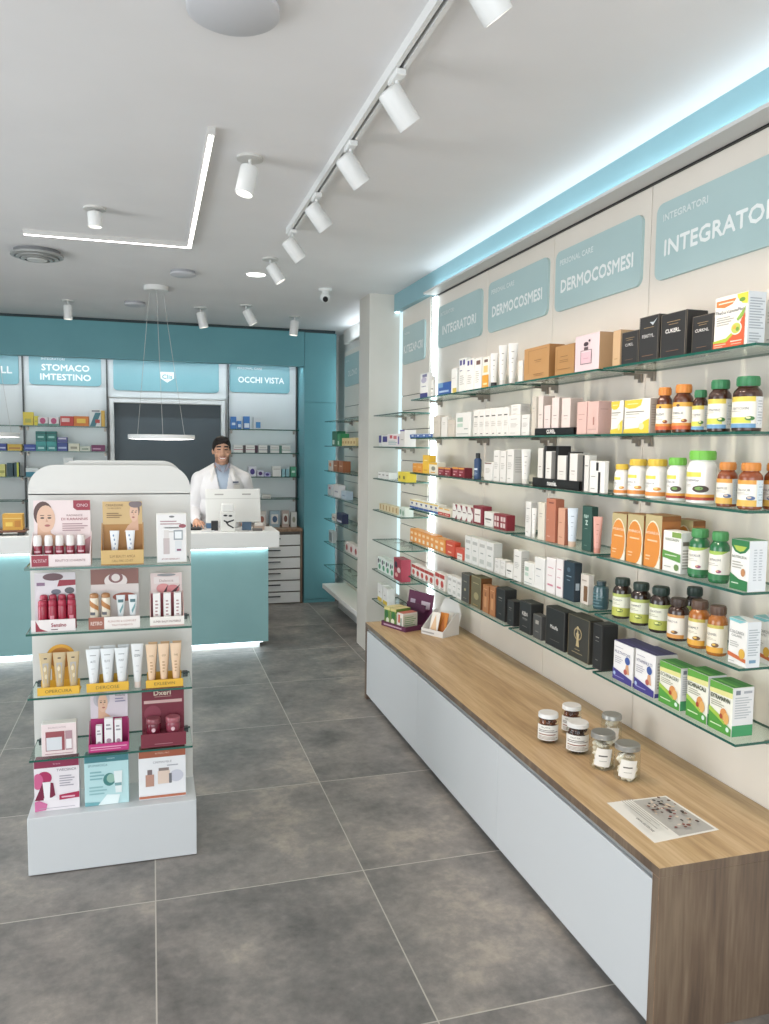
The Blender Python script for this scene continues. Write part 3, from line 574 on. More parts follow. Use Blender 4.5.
    if n == 'yellow_white': return 'e9e2cc', [('r', .0, .82, 1, 1, 'ecb92e'), ('e', .55, .5, .25, .18, '8a8c7a'), ('r', .2, .12, .8, .2, 'e2a52f')], [], []
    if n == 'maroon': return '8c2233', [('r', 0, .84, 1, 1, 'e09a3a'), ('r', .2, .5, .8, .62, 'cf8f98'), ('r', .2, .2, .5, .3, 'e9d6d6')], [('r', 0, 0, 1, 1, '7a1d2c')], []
    if n == 'brown_top': return 'e3e1dc', [('r', .1, .92, .9, .98, '7a4a3a'), LN(.2, .4, .8, .7, 4, 'c4c0b8')], [], []
    if n == 'blackwhite': return 'dedcd6', [('r', 0, 0, .3, 1, '2a2a2b'), ('r', .4, .7, .9, .73, '8a8884')], [], []
    if n == 'applicator': return 'e9e7e2', [('r', .60, .0, .76, .66, '1f1f20'), ('r', .45, .70, .62, .96, '1f1f20'), ('r', .12, .5, .42, .52, '8a8884'), ('r', .12, .12, .4, .14, '8a8884')], [], []
    if n == 'yel_blue': return 'e3dfd4', [('r', 0, .86, 1, 1, 'ddbf5a'), ('r', .0, 0, 1, .24, '3660a6'), ('e', .5, .62, .22, .12, '3a4a86'), ('r', .15, .36, .85, .4, 'b0aca0')], [], []
    if n == 'red_yel': return 'e6ddc8', [('r', 0, 0, 1, .42, 'c93a34'), ('r', .1, .85, .9, 1, 'e2aa3a'), ('r', .2, .15, .8, .25, 'f0cfc0')], [], []
    if n == 'white_mar': return 'e8e5df', [('p', [(.55, 1), (1, 1), (1, .55)], '8c2a3a'), ('r', .1, .52, .7, .58, '7a5a5e'), ('p', [(.6, 0), (1, 0), (1, .3)], '8c2a3a')], [], []
    if n == 'mar_white': return '8c2636', [('r', .16, .1, .84, .84, 'e8e2dc'), ('r', .25, .5, .75, .56, '7a4a50')], [], []
    if n == 'title_dark': return 'e8e6e0', [('r', .15, .46, .85, .56, '5b5450'), ('r', .3, .3, .7, .34, 'b0aca4')], [], []
    if n == 'title_mid': return 'e5e4e0', [('r', .2, .62, .7, .65, '8a9094'), ('r', .2, .4, .6, .42, 'b0b4b6')], [], []
    if n == 'mar_check': return '8c2430', [('r', .12, .56, .44, .86, 'dfc8c4'), ('r', .56, .56, .88, .86, 'dfc8c4'), ('r', .12, .16, .44, .46, 'dfc8c4'), ('r', .56, .16, .88, .46, 'dfc8c4')], [], []
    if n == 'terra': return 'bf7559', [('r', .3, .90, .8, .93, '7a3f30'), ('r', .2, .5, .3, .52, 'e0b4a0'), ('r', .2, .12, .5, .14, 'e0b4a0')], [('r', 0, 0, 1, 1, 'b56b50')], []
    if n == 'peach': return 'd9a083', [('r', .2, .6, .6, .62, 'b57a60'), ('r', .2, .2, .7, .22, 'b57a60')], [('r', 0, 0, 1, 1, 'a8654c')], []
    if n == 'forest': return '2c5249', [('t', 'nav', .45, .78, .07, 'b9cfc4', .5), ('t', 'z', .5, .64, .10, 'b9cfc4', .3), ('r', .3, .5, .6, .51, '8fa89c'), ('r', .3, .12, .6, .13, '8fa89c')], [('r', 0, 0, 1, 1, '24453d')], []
    if n == 'orange_oval': return 'b9a878', [('e', .5, .42, .50, .48, 'ece0c4'), ('e', .48, .42, .47, .45, 'e08a35'), ('r', 0, .0, .5, .30, 'e08a35'), ('t', T, .48, .66, .05, 'f7e3cc', .8), ('r', .2, .5, .8, .53, 'f3c79a'), ('r', .12, .2, .4, .225, 'f3c79a'), ('r', .12, .14, .36, .16, 'f3c79a'), ('p', [(.72, .0), (1, 0), (1, .22)], 'efe6d6')], [('r', 0, 0, 1, 1, 'a8662f'), ('r', 0, .9, 1, 1, '8a5426')], [('r', 0, 0, 1, 1, 'a8703a')]
    if n == 'green_band': return 'eae9e2', [('r', .5, .86, 1, .99, '7fa04a'), ('t', T, .5, .80, .06, '5b6a4a', .78), ('p', [(0, .52), (1, .47), (1, .27), (0, .34)], '5f9a48'), ('r', .15, .40, .8, .425, 'cfe0c0'), ('e', .8, .14, .13, .08, '6a8a4a'), ('r', .12, .12, .5, .14, 'a8a89c')], [('r', 0, 0, 1, 1, 'dcdad4'), ('r', .1, .68, .9, .78, '6f6a5e'), LN(.1, .1, .9, .6, 7, '9a968c')], []
    if n == 'green_arc': return 'e9e8e2', [('p', [(0, 1), (1, 1), (1, .86), (.8, .76), (.5, .72), (.2, .76), (0, .88)], '2f7a45'), ('p', [(.12, .88), (.88, .88), (.7, .79), (.5, .765), (.3, .79)], 'a9bf4a'), ('t', T, .48, .66, .055, '4a5a44', .8), LN(.1, .42, .7, .58, 3, 'b0aca0'), ('e', .72, .36, .12, .08, 'c48a5a'), ('p', [(0, 0), (1, 0), (1, .20), (.5, .22), (0, .33)], '2f7a45'), ('r', .1, .12, .5, .14, 'cfe0c8')], [('r', 0, 0, 1, 1, 'dde2e6'), LN(.25, .2, .45, .85, 12, 'b6bdc4'), LN(.55, .2, .75, .85, 12, 'b6bdc4')], [('r', 0, 0, 1, 1, '3f8450')]
    if n == 'orange_wh': return 'e5953f', [('r', .2, .62, .8, .8, 'f3cfa0'), ('r', .3, .15, .75, .4, 'efe2c8')], [], [('r', 0, 0, 1, 1, 'e8a050')]
    if n == 'red_pl': return 'd24a2f', [('r', .2, .7, .8, .78, 'f0c0a8'), ('r', .3, .2, .7, .3, 'f0c0a8')], [], []
    if n == 'red_white': return 'd8513a', [('r', .25, .0, .9, .55, 'ece3da'), ('r', .3, .3, .8, .36, 'b06a5a')], [], []
    if n == 'vial': return 'e2e2de', [('r', .15, .74, .85, .86, 'b9bab6'), ('r', .3, .5, .7, .54, '9aa09a'), ('r', .2, .14, .8, .3, 'c0c4be')], [('r', 0, 0, 1, 1, 'cacac4')], []
    if n == 'pinkline': return 'e9e3e2', [('r', .2, .72, .8, .74, 'cf7f92'), ('r', .2, .5, .7, .52, 'cf9aa6'), ('r', .2, .22, .8, .27, 'cf7f92')], [('r', 0, 0, 1, 1, 'd9cccb')], []
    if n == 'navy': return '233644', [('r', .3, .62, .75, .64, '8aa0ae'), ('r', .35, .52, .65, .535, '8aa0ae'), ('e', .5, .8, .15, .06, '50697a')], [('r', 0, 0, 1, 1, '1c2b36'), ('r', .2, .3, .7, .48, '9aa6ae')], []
    if n == 'bronze': return 'd8cfc4', [('r', .45, .1, .95, .62, '7a5a3e'), ('r', .2, .78, .8, .82, 'a89a8c')], [], []
    if n == 'colcard': return 'e7e5df', [('p', [(0, 1), (.95, 1), (.6, .93), (0, .95)], '7fc0c4'), ('t', T, .45, .72, .065, '6a6a6a', .78), ('t', 'CALAFRI', .45, .64, .05, '8a8a86', .6), LN(.1, .38, .6, .52, 3, 'b8b6ae'), ('p', [(0, .26), (1, .18), (1, .10), (0, .17)], 'cf6a3a'), ('e', .78, .28, .17, .11, 'd9a83c'), ('r', .06, .06, .4, .075, 'a9a6a0')], [('r', 0, 0, 1, 1, 'd8dde0'), LN(.1, .25, .9, .85, 11, 'a5afb6'), ('r', .2, .1, .7, .17, '6f98b4')], [('r', 0, 0, 1, 1, 'e0e2e2'), ('p', [(0, 0), (1, 0), (0, .7)], '7fc0c4')]
    if n == 'red_dot': return 'e4ddd6', [('r', .0, .72, 1, .96, 'b8443c'), ('e', .5, .38, .3, .22, 'c2483e'), ('r', .2, .06, .8, .12, 'a8a098')], [], []
    if n == 'violet': return 'e9e7e6', [('t', T, .46, .74, .075, '55507e', .8), ('r', .08, .86, .5, .875, 'a9a6b4'), LN(.08, .44, .5, .64, 4, 'b4b0b8'), ('e', .74, .60, .13, .10, '3f5aa0'), ('p', [(.62, .26), (.86, .26), (.80, .5), (.68, .5)], 'd8a27a'), ('e', .66, .3, .09, .07, 'b85a50'), ('p', [(0, 0), (1, 0), (1, .16), (0, .30)], '443d8c'), ('r', .1, .09, .6, .11, '9a96c9'), ('e', .1, .16, .06, .05, 'a9c0e0')], [('r', 0, 0, 1, 1, 'd0cdc9'), LN(.1, .2, .9, .85, 9, '9a968e'), ('r', 0, 0, 1, .1, '443d8c')], [('r', 0, 0, 1, 1, '3b3470'), ('r', .1, .2, .9, .24, '6a649a'), ('r', .1, .6, .9, .66, '2d285a')]
    if n == 'green_sup': return 'eae8d8', [('p', [(0, 1), (1, 1), (1, .88), (0, .84)], '5fa33c'), ('p', [(0, .85), (1, .89), (1, .78), (0, .76)], 'dfd98a'), ('t', T, .48, .70, .085, '4f5a42', .84), LN(.08, .50, .66, .63, 3, 'aaa890'), ('p', [(0, 0), (1, 0), (1, .16), (.75, .22), (.45, .36), (0, .47)], '4e9a38'), ('p', [(0, .47), (.45, .36), (.75, .22), (.7, .19), (.4, .28), (0, .37)], '9fc040'), ('e', .66, .40, .15, .12, 'd98f4a'), ('e', .78, .33, .12, .12, 'e0a85c'), ('e', .56, .34, .07, .055, 'a8442c'), ('r', .1, .12, .6, .145, 'cfe8b4'), ('e', .86, .12, .07, .05, 'cfe8d4')], [('r', 0, 0, 1, 1, 'dedede'), ('r', 0, 0, 1, .23, '3f9a62'), LN(.1, .36, .9, .82, 9, 'b4b8bc'), ('r', .12, .86, .34, .95, '77808a'), ('r', .5, .88, .9, .93, 'a4a8ae')], [('r', 0, 0, 1, 1, '3f8f3c'), ('r', .05, .15, .95, .3, '6ab04c'), ('r', .05, .6, .95, .68, '2f7a34')]
    if n == 'blue_low': return 'd9dee6', [('r', 0, .0, 1, .85, '3a62ae'), ('r', .3, .3, .7, .7, 'd0d8e6')], [], [('r', 0, 0, 1, 1, 'e2e4e6')]
    raise KeyError(n)
def goods_box(w, d, h, st, loc, rz, lab, cat, grp, name=None, slots=None):
    n, _, T = st.partition(':'); c, fa, sa, ta = style(n, T)
    m = MB(); m.box(-w/2, w/2, -d/2, d/2, 0, h, mat(c, .45), min(.0025, w*.03))
    # tuck flap line on the lid
    m.art([('r', .02, .06, .98, .075, 'a8a49c')], w, d, top(w, d, h)) if not ta else m.art(ta, w, d, top(w, d, h))
    m.art(fa, w*.985, h*.985, F(lambda u, v, o: (u-w*.985/2, -d/2-o, v+h*.0075)))
    if sa: m.art(sa, d*.985, h*.985, F(lambda u, v, o: (w/2+o, -d*.985/2+u, v+h*.0075)))
    o = m.build(name or 'carton', None, loc, rz); return tag(o, lab, cat, grp)
BOT = { # glass/plastic body, cap, label colour, label art
 'amber_or': ('5a2a14', 'd9822c'), 'amber_gr': ('3d2015', '2c7a4a'), 'wy': ('ebe9e4', 'ddb832'), 'wg': ('ebe9e4', '6dbb3f'), 'am4': ('8a3f18', 'd0802e'), 'green_bot': ('1f6a3c', '3f8f4a'),
 'dark_gr': ('2a1a14', '20332c'), 'dark_or': ('3a2218', '3a2a20'), 'honey_or': ('a85f1c', '5a4030')}
def label_art(k, T):
    W = 'e8e4d8'
    if k == 'amber_or': return [('r', 0, 0, 1, 1, W), ('r', 0, .84, 1, 1, 'dfa63a'), ('e', .5, .88, .05, .05, '5b3a2a'), ('t', T, .48, .60, .085, '4c4850', .34), LN(.2, .36, .6, .5, 2, 'b9b4a8'), ('r', 0, 0, 1, .14, 'cf5a2c'), ('r', 0, .14, 1, .24, 'dd8a3a')]+fruit(.68, .32, .08, '8a3a2a', 'd9b04a')
    if k == 'amber_gr': return [('r', 0, 0, 1, 1, W), ('r', 0, .84, .78, 1, 'dcc44a'), ('t', T, .48, .62, .085, '4c4850', .34), LN(.2, .5, .6, .56, 1, 'b9b4a8'), ('r', 0, .15, .7, .34, 'cfd04a'), ('r', 0, 0, .8, .13, '6a9cc4'), ('r', .80, 0, 1, 1, 'dde0e2'), LN(.83, .1, .97, .9, 9, 'a8b0b6')]+fruit(.68, .30, .09, '3f7a3a', 'e0d9a0')
    if k == 'wy': return [('r', .1, .76, .62, .92, 'e0cf4a'), ('t', T, .42, .56, .085, '4c4850', .34), LN(.2, .38, .5, .48, 2, 'b9b4a8'), ('r', .05, .0, .9, .18, 'df8a3a')]+fruit(.66, .32, .10, 'd9902f', 'ecd27a')
    if k == 'wg': return [('r', .12, .78, .62, .94, 'd9d04a'), ('t', T, .42, .66, .085, '4c4850', .34), LN(.2, .44, .5, .54, 2, 'b9b4a8'), ('r', .05, .10, .9, .2, 'e0a03a'), ('r', .05, 0, .9, .10, 'b0402c')]+fruit(.62, .38, .15, '4a3a32', '6f9a4a')
    if k == 'am4': return [('r', 0, 0, 1, 1, W), ('r', 0, .84, .76, 1, 'e09a3a'), ('t', T, .46, .62, .085, '4c4850', .34), LN(.2, .44, .6, .54, 2, 'b9b4a8'), ('r', 0, 0, .78, .24, 'e0b04a'), ('r', .78, 0, 1, 1, 'd2e0e6'), LN(.82, .1, .97, .9, 8, 'a0b4c0')]+fruit(.64, .32, .10, '4f6a96', 'c9b4a0')
    if k == 'green_bot': return [('r', 0, 0, 1, 1, W), ('p', [(.1, 1), (.9, 1), (.7, .90), (.5, .87), (.3, .90)], '9fbf4a'), ('t', T, .5, .70, .085, '4c4850', .34), LN(.2, .48, .6, .6, 2, 'b9b4a8'), ('p', [(0, 0), (1, 0), (1, .18), (.5, .2), (0, .28)], '2f7a45')]+fruit(.62, .30, .07, '9a4a6a', 'd99a7a')
    if k == 'dark_gr': return [('r', 0, 0, 1, 1, 'e0e0cc'), ('r', 0, .86, 1, 1, 'a9b45a'), ('t', T, .5, .72, .085, '4c4850', .34), LN(.2, .5, .6, .62, 2, 'b0ae90'), ('p', [(0, 0), (1, 0), (1, .36), (.5, .40), (0, .34)], 'b4b84c')]+fruit(.6, .26, .10, '5f6f2c', 'dfe08a')
    if k == 'dark_or': return [('r', 0, 0, 1, 1, 'e6ded0'), ('r', 0, .88, .8, 1, 'c98f50'), ('t', T, .45, .70, .085, '4c4850', .34), ('r', 0, 0, .8, .16, 'cf8a3c'), ('r', .82, 0, 1, 1, 'd2ccc4')]+fruit(.55, .26, .09, '5a3a2a', 'd9a04a')
    if k == 'honey_or': return [('r', 0, 0, 1, 1, 'e6ddc8'), ('r', 0, .88, .8, 1, 'c4b04a'), ('t', T, .45, .66, .085, '4c4850', .34), LN(.2, .44, .6, .54, 2, 'b9b098'), ('r', 0, 0, .8, .2, 'dfa02e')]+fruit(.58, .28, .10, '6a4a2a', 'e0b04a')
    return []
def goods_bottle(w, h, st, loc, rz, lab, cat, grp):
    k, _, T = st.partition(':'); e = empty('bottle', loc, rz, lab, cat, grp); r = w/2
    if k in BOT:
        bc, cc = BOT[k]; rc = r*(.86 if k in ('wy', 'wg') else .78); hc = h*.175; nk = h-hc
        m = MB(); m.lathe([(r*.90, 0), (r*.99, h*.02), (r, h*.05), (r, h*.665), (r*.985, h*.70), (r*.93, h*.74), (rc*.96, h*.79), (rc*.86, nk-.002), (rc*.86, nk)], mat(bc, .22, 0, .6, 0, .3), n=28); m.build('bottle_body', e)
        m = MB(); n = 28; m.lathe([(rc*.98, nk), (rc, nk+.001), (rc, h-.004), (rc*.95, h)], mat(cc, .42), n=28)
        for i in range(0, n, 2):
            a = 2*PI*i/n; m.box(rc*math.cos(a)-.0008, rc*math.cos(a)+.0008, rc*math.sin(a)-.0008, rc*math.sin(a)+.0008, nk+.003, h-.005, mat(cc, .42))
        m.build('cap', e)
        arc = 3.6; m = MB(); lh = h*.56; m.art(label_art(k, T), arc*r, lh, cyl(r, h*.07, arc)); m.build('label', e)
    elif k == 'white_bot' or k == 'navy_bot':
        bc = 'e4e2dc' if k == 'white_bot' else '2f4a74'; m = MB(); m.lathe([(r*.95, 0), (r, .004), (r, h*.74), (r*.7, h*.80)], mat(bc, .4), n=20); m.build('bottle_body', e)
        m = MB(); m.lathe([(r*.62, h*.80), (r*.62, h)], mat('1c1c1e' if k == 'navy_bot' else 'd0ccc4', .4), n=20); m.build('cap', e)
        m = MB(); m.art([('r', .2, .5, .8, .6, 'c9d3e0' if k == 'navy_bot' else '9a968e'), LN(.2, .2, .8, .42, 3, '8fa0b8' if k == 'navy_bot' else 'b4b0a8')], 2.2*r, h*.7, cyl(r, 0, 2.2)); m.build('label', e)
    elif k == 'teal_glass':
        m = MB(); m.lathe([(r*.93, 0), (r, .006), (r, h*.74), (r*.9, h*.82), (r*.5, h*.86), (r*.5, h*.9)], mat('35545a', .08, 0, .8), n=24); m.build('bottle_body', e)
        for q in range(5): pass
        m = MB(); m.lathe([(r*.6, h*.88), (r*.6, h)], mat('2c4248', .3), n=24); m.build('cap', e)
        m = MB(); m.art([LN(.1, .1, .9, .9, 5, '4f7278')], 2.4*r, h*.7, cyl(r, 0, 2.4)); m.build('label', e)
    return e
def tsh(t, sl): return (.93*(sl+(1.12-sl)*t), .93*(sl+.1*t)*(1-.93*t**1.4))
def tube_mesh(r, h, capc, body, sl=.86, caph=.14):
    """squeeze tube standing on its cap: round low down, flat crimp on top"""
    m = MB(); n = 20; prof = []; K = 7
    for k in range(K+1):
        t = k/K; a, b = tsh(t, sl); prof.append((r*a, r*b, h*caph+(h-h*caph)*t))
    v = [(a*math.cos(2*PI*i/n), b*math.sin(2*PI*i/n), z) for a, b, z in prof for i in range(n)]
    f = [(k*n+i, k*n+(i+1) % n, (k+1)*n+(i+1) % n, (k+1)*n+i) for k in range(K) for i in range(n)]+[tuple(range(n))[::-1], tuple(range(K*n, K*n+n))]
    m.add(v, f, mat(body, .38), True)
    c = MB(); q = r*(sl*.93-.04); c.lathe([(q*.97, 0), (q, .002), (q, h*caph)], mat(capc, .35), n=20)
    return m, c
def tube_face(r, h, sl, k):
    def fn(u, v, o):
        t = min(1, max(0, (v-h*.14)/(h*.86))); a, b = tsh(t, sl); x = (u/(2*r*k)-.5)*2*r*k*a
        return (x, -r*b*math.sqrt(max(0, 1-(x/(r*a))**2))-o-.0004, v)
    return F(fn)
def goods_tube(w, h, st, loc, rz, lab, cat, grp):
    k = st.split(':')[0]; e = empty('cream_tube', loc, rz, lab, cat, grp); r = w/2
    body, cap, ink = {'white_tubeb': ('e6e3dd', '232324', '8a8884'), 'white_tube': ('e6e3dd', 'd8d5ce', '9a968e'), 'ice_tube': ('cfd9e2', 'd9b9a0', '8a98a6'), 'pink_tube': ('d99a8a', 'd08a78', 'b0705f')}[k]
    m, c = tube_mesh(r, h, cap, body); m.build('tube_body', e); c.build('cap', e)
    p = MB(); ff = tube_face(r, h, .86, .6)
    p.art([('r', .25, .78, .75, .80, ink), ('r', .3, .62, .7, .635, ink), ('r', .3, .52, .66, .53, ink), ('r', .35, .3, .65, .31, ink)], 1.2*r, h, ff); p.build('print', e)
    return e
def tray_set(y, z, w, kind):
    """black display tray with boxes standing in it"""
    lab = {'pinkset': 'black display tray lettered CUREL on the second shelf', 'noose': 'black display tray lettered nooie on the third shelf'}[kind]
    T = {'pinkset': 'CUREL.', 'noose': 'nooie.'}[kind]; d = .085; Xf = 1.632; hh = .030 if kind == 'pinkset' else .038
    t = empty('display_tray', (Xf+d/2, y, z), -PI/2, lab, 'display tray')
    m = MB().box(-w/2, w/2, -d/2, d/2, 0, .003, BLACK).box(-w/2, w/2, -d/2, -d/2+.003, 0, hh, BLACK).box(-w/2, w/2, d/2-.003, d/2, 0, hh*2.2, BLACK).box(-w/2, -w/2+.003, -d/2, d/2, 0, hh, BLACK).box(w/2-.003, w/2, -d/2, d/2, 0, hh, BLACK); m.build('tray', t)
    m = MB(); m.art([('t', T, .44, .5, .5, 'ecebe8', .42)], w, hh, front(w, d)); m.build('lettering', t)
    if kind == 'pinkset': L_ = [(-.136, .045, .17, 'e0d4cc'), (-.075, .055, .125, 'e2d0cb'), (-.005, .060, .155, 'e2d2cd'), (.085, .070, .148, 'e0cfc9')]
    else: L_ = [(-.150, .045, .165, 'dcd9d2'), (-.075, .050, .152, 'e2e0da'), (.040, .070, .135, 'e0ddd6'), (.135, .060, .145, 'e2e0da')]
    for i, (u, bw, bh, c) in enumerate(L_):
        pos = ['first', 'second', 'third', 'fourth'][i]
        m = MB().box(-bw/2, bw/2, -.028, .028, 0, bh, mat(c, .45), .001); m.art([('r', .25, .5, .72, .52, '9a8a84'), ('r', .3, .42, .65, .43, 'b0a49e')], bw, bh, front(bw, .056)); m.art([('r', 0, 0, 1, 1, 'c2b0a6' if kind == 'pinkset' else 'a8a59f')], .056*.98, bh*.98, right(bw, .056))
        o = m.build('carton', None, (Xf+d/2-.006, y-u, z+.0032), -PI/2)
        tag(o, ('pale pink' if kind == 'pinkset' else 'slim white')+f' carton in the black {T[:-1]} tray, {pos} from its far end', 'box', 'cartons in the black trays')
    if kind == 'noose':
        for u, nm in ((-.1125, 'between the first two white cartons'), (-.01, 'between the middle white cartons'), (.0905, 'between the last two white cartons')):
            o = MB().box(-.011 if u > -.05 else -.0115, .011, -.03, .03, 0, .175 if u < 0 else .15, mat('242526', .4), .001).build('carton', None, (Xf+d/2, y-u, z+.0032), -PI/2)
            tag(o, f'black carton in the black nooie tray {nm}', 'box', 'cartons in the black trays')

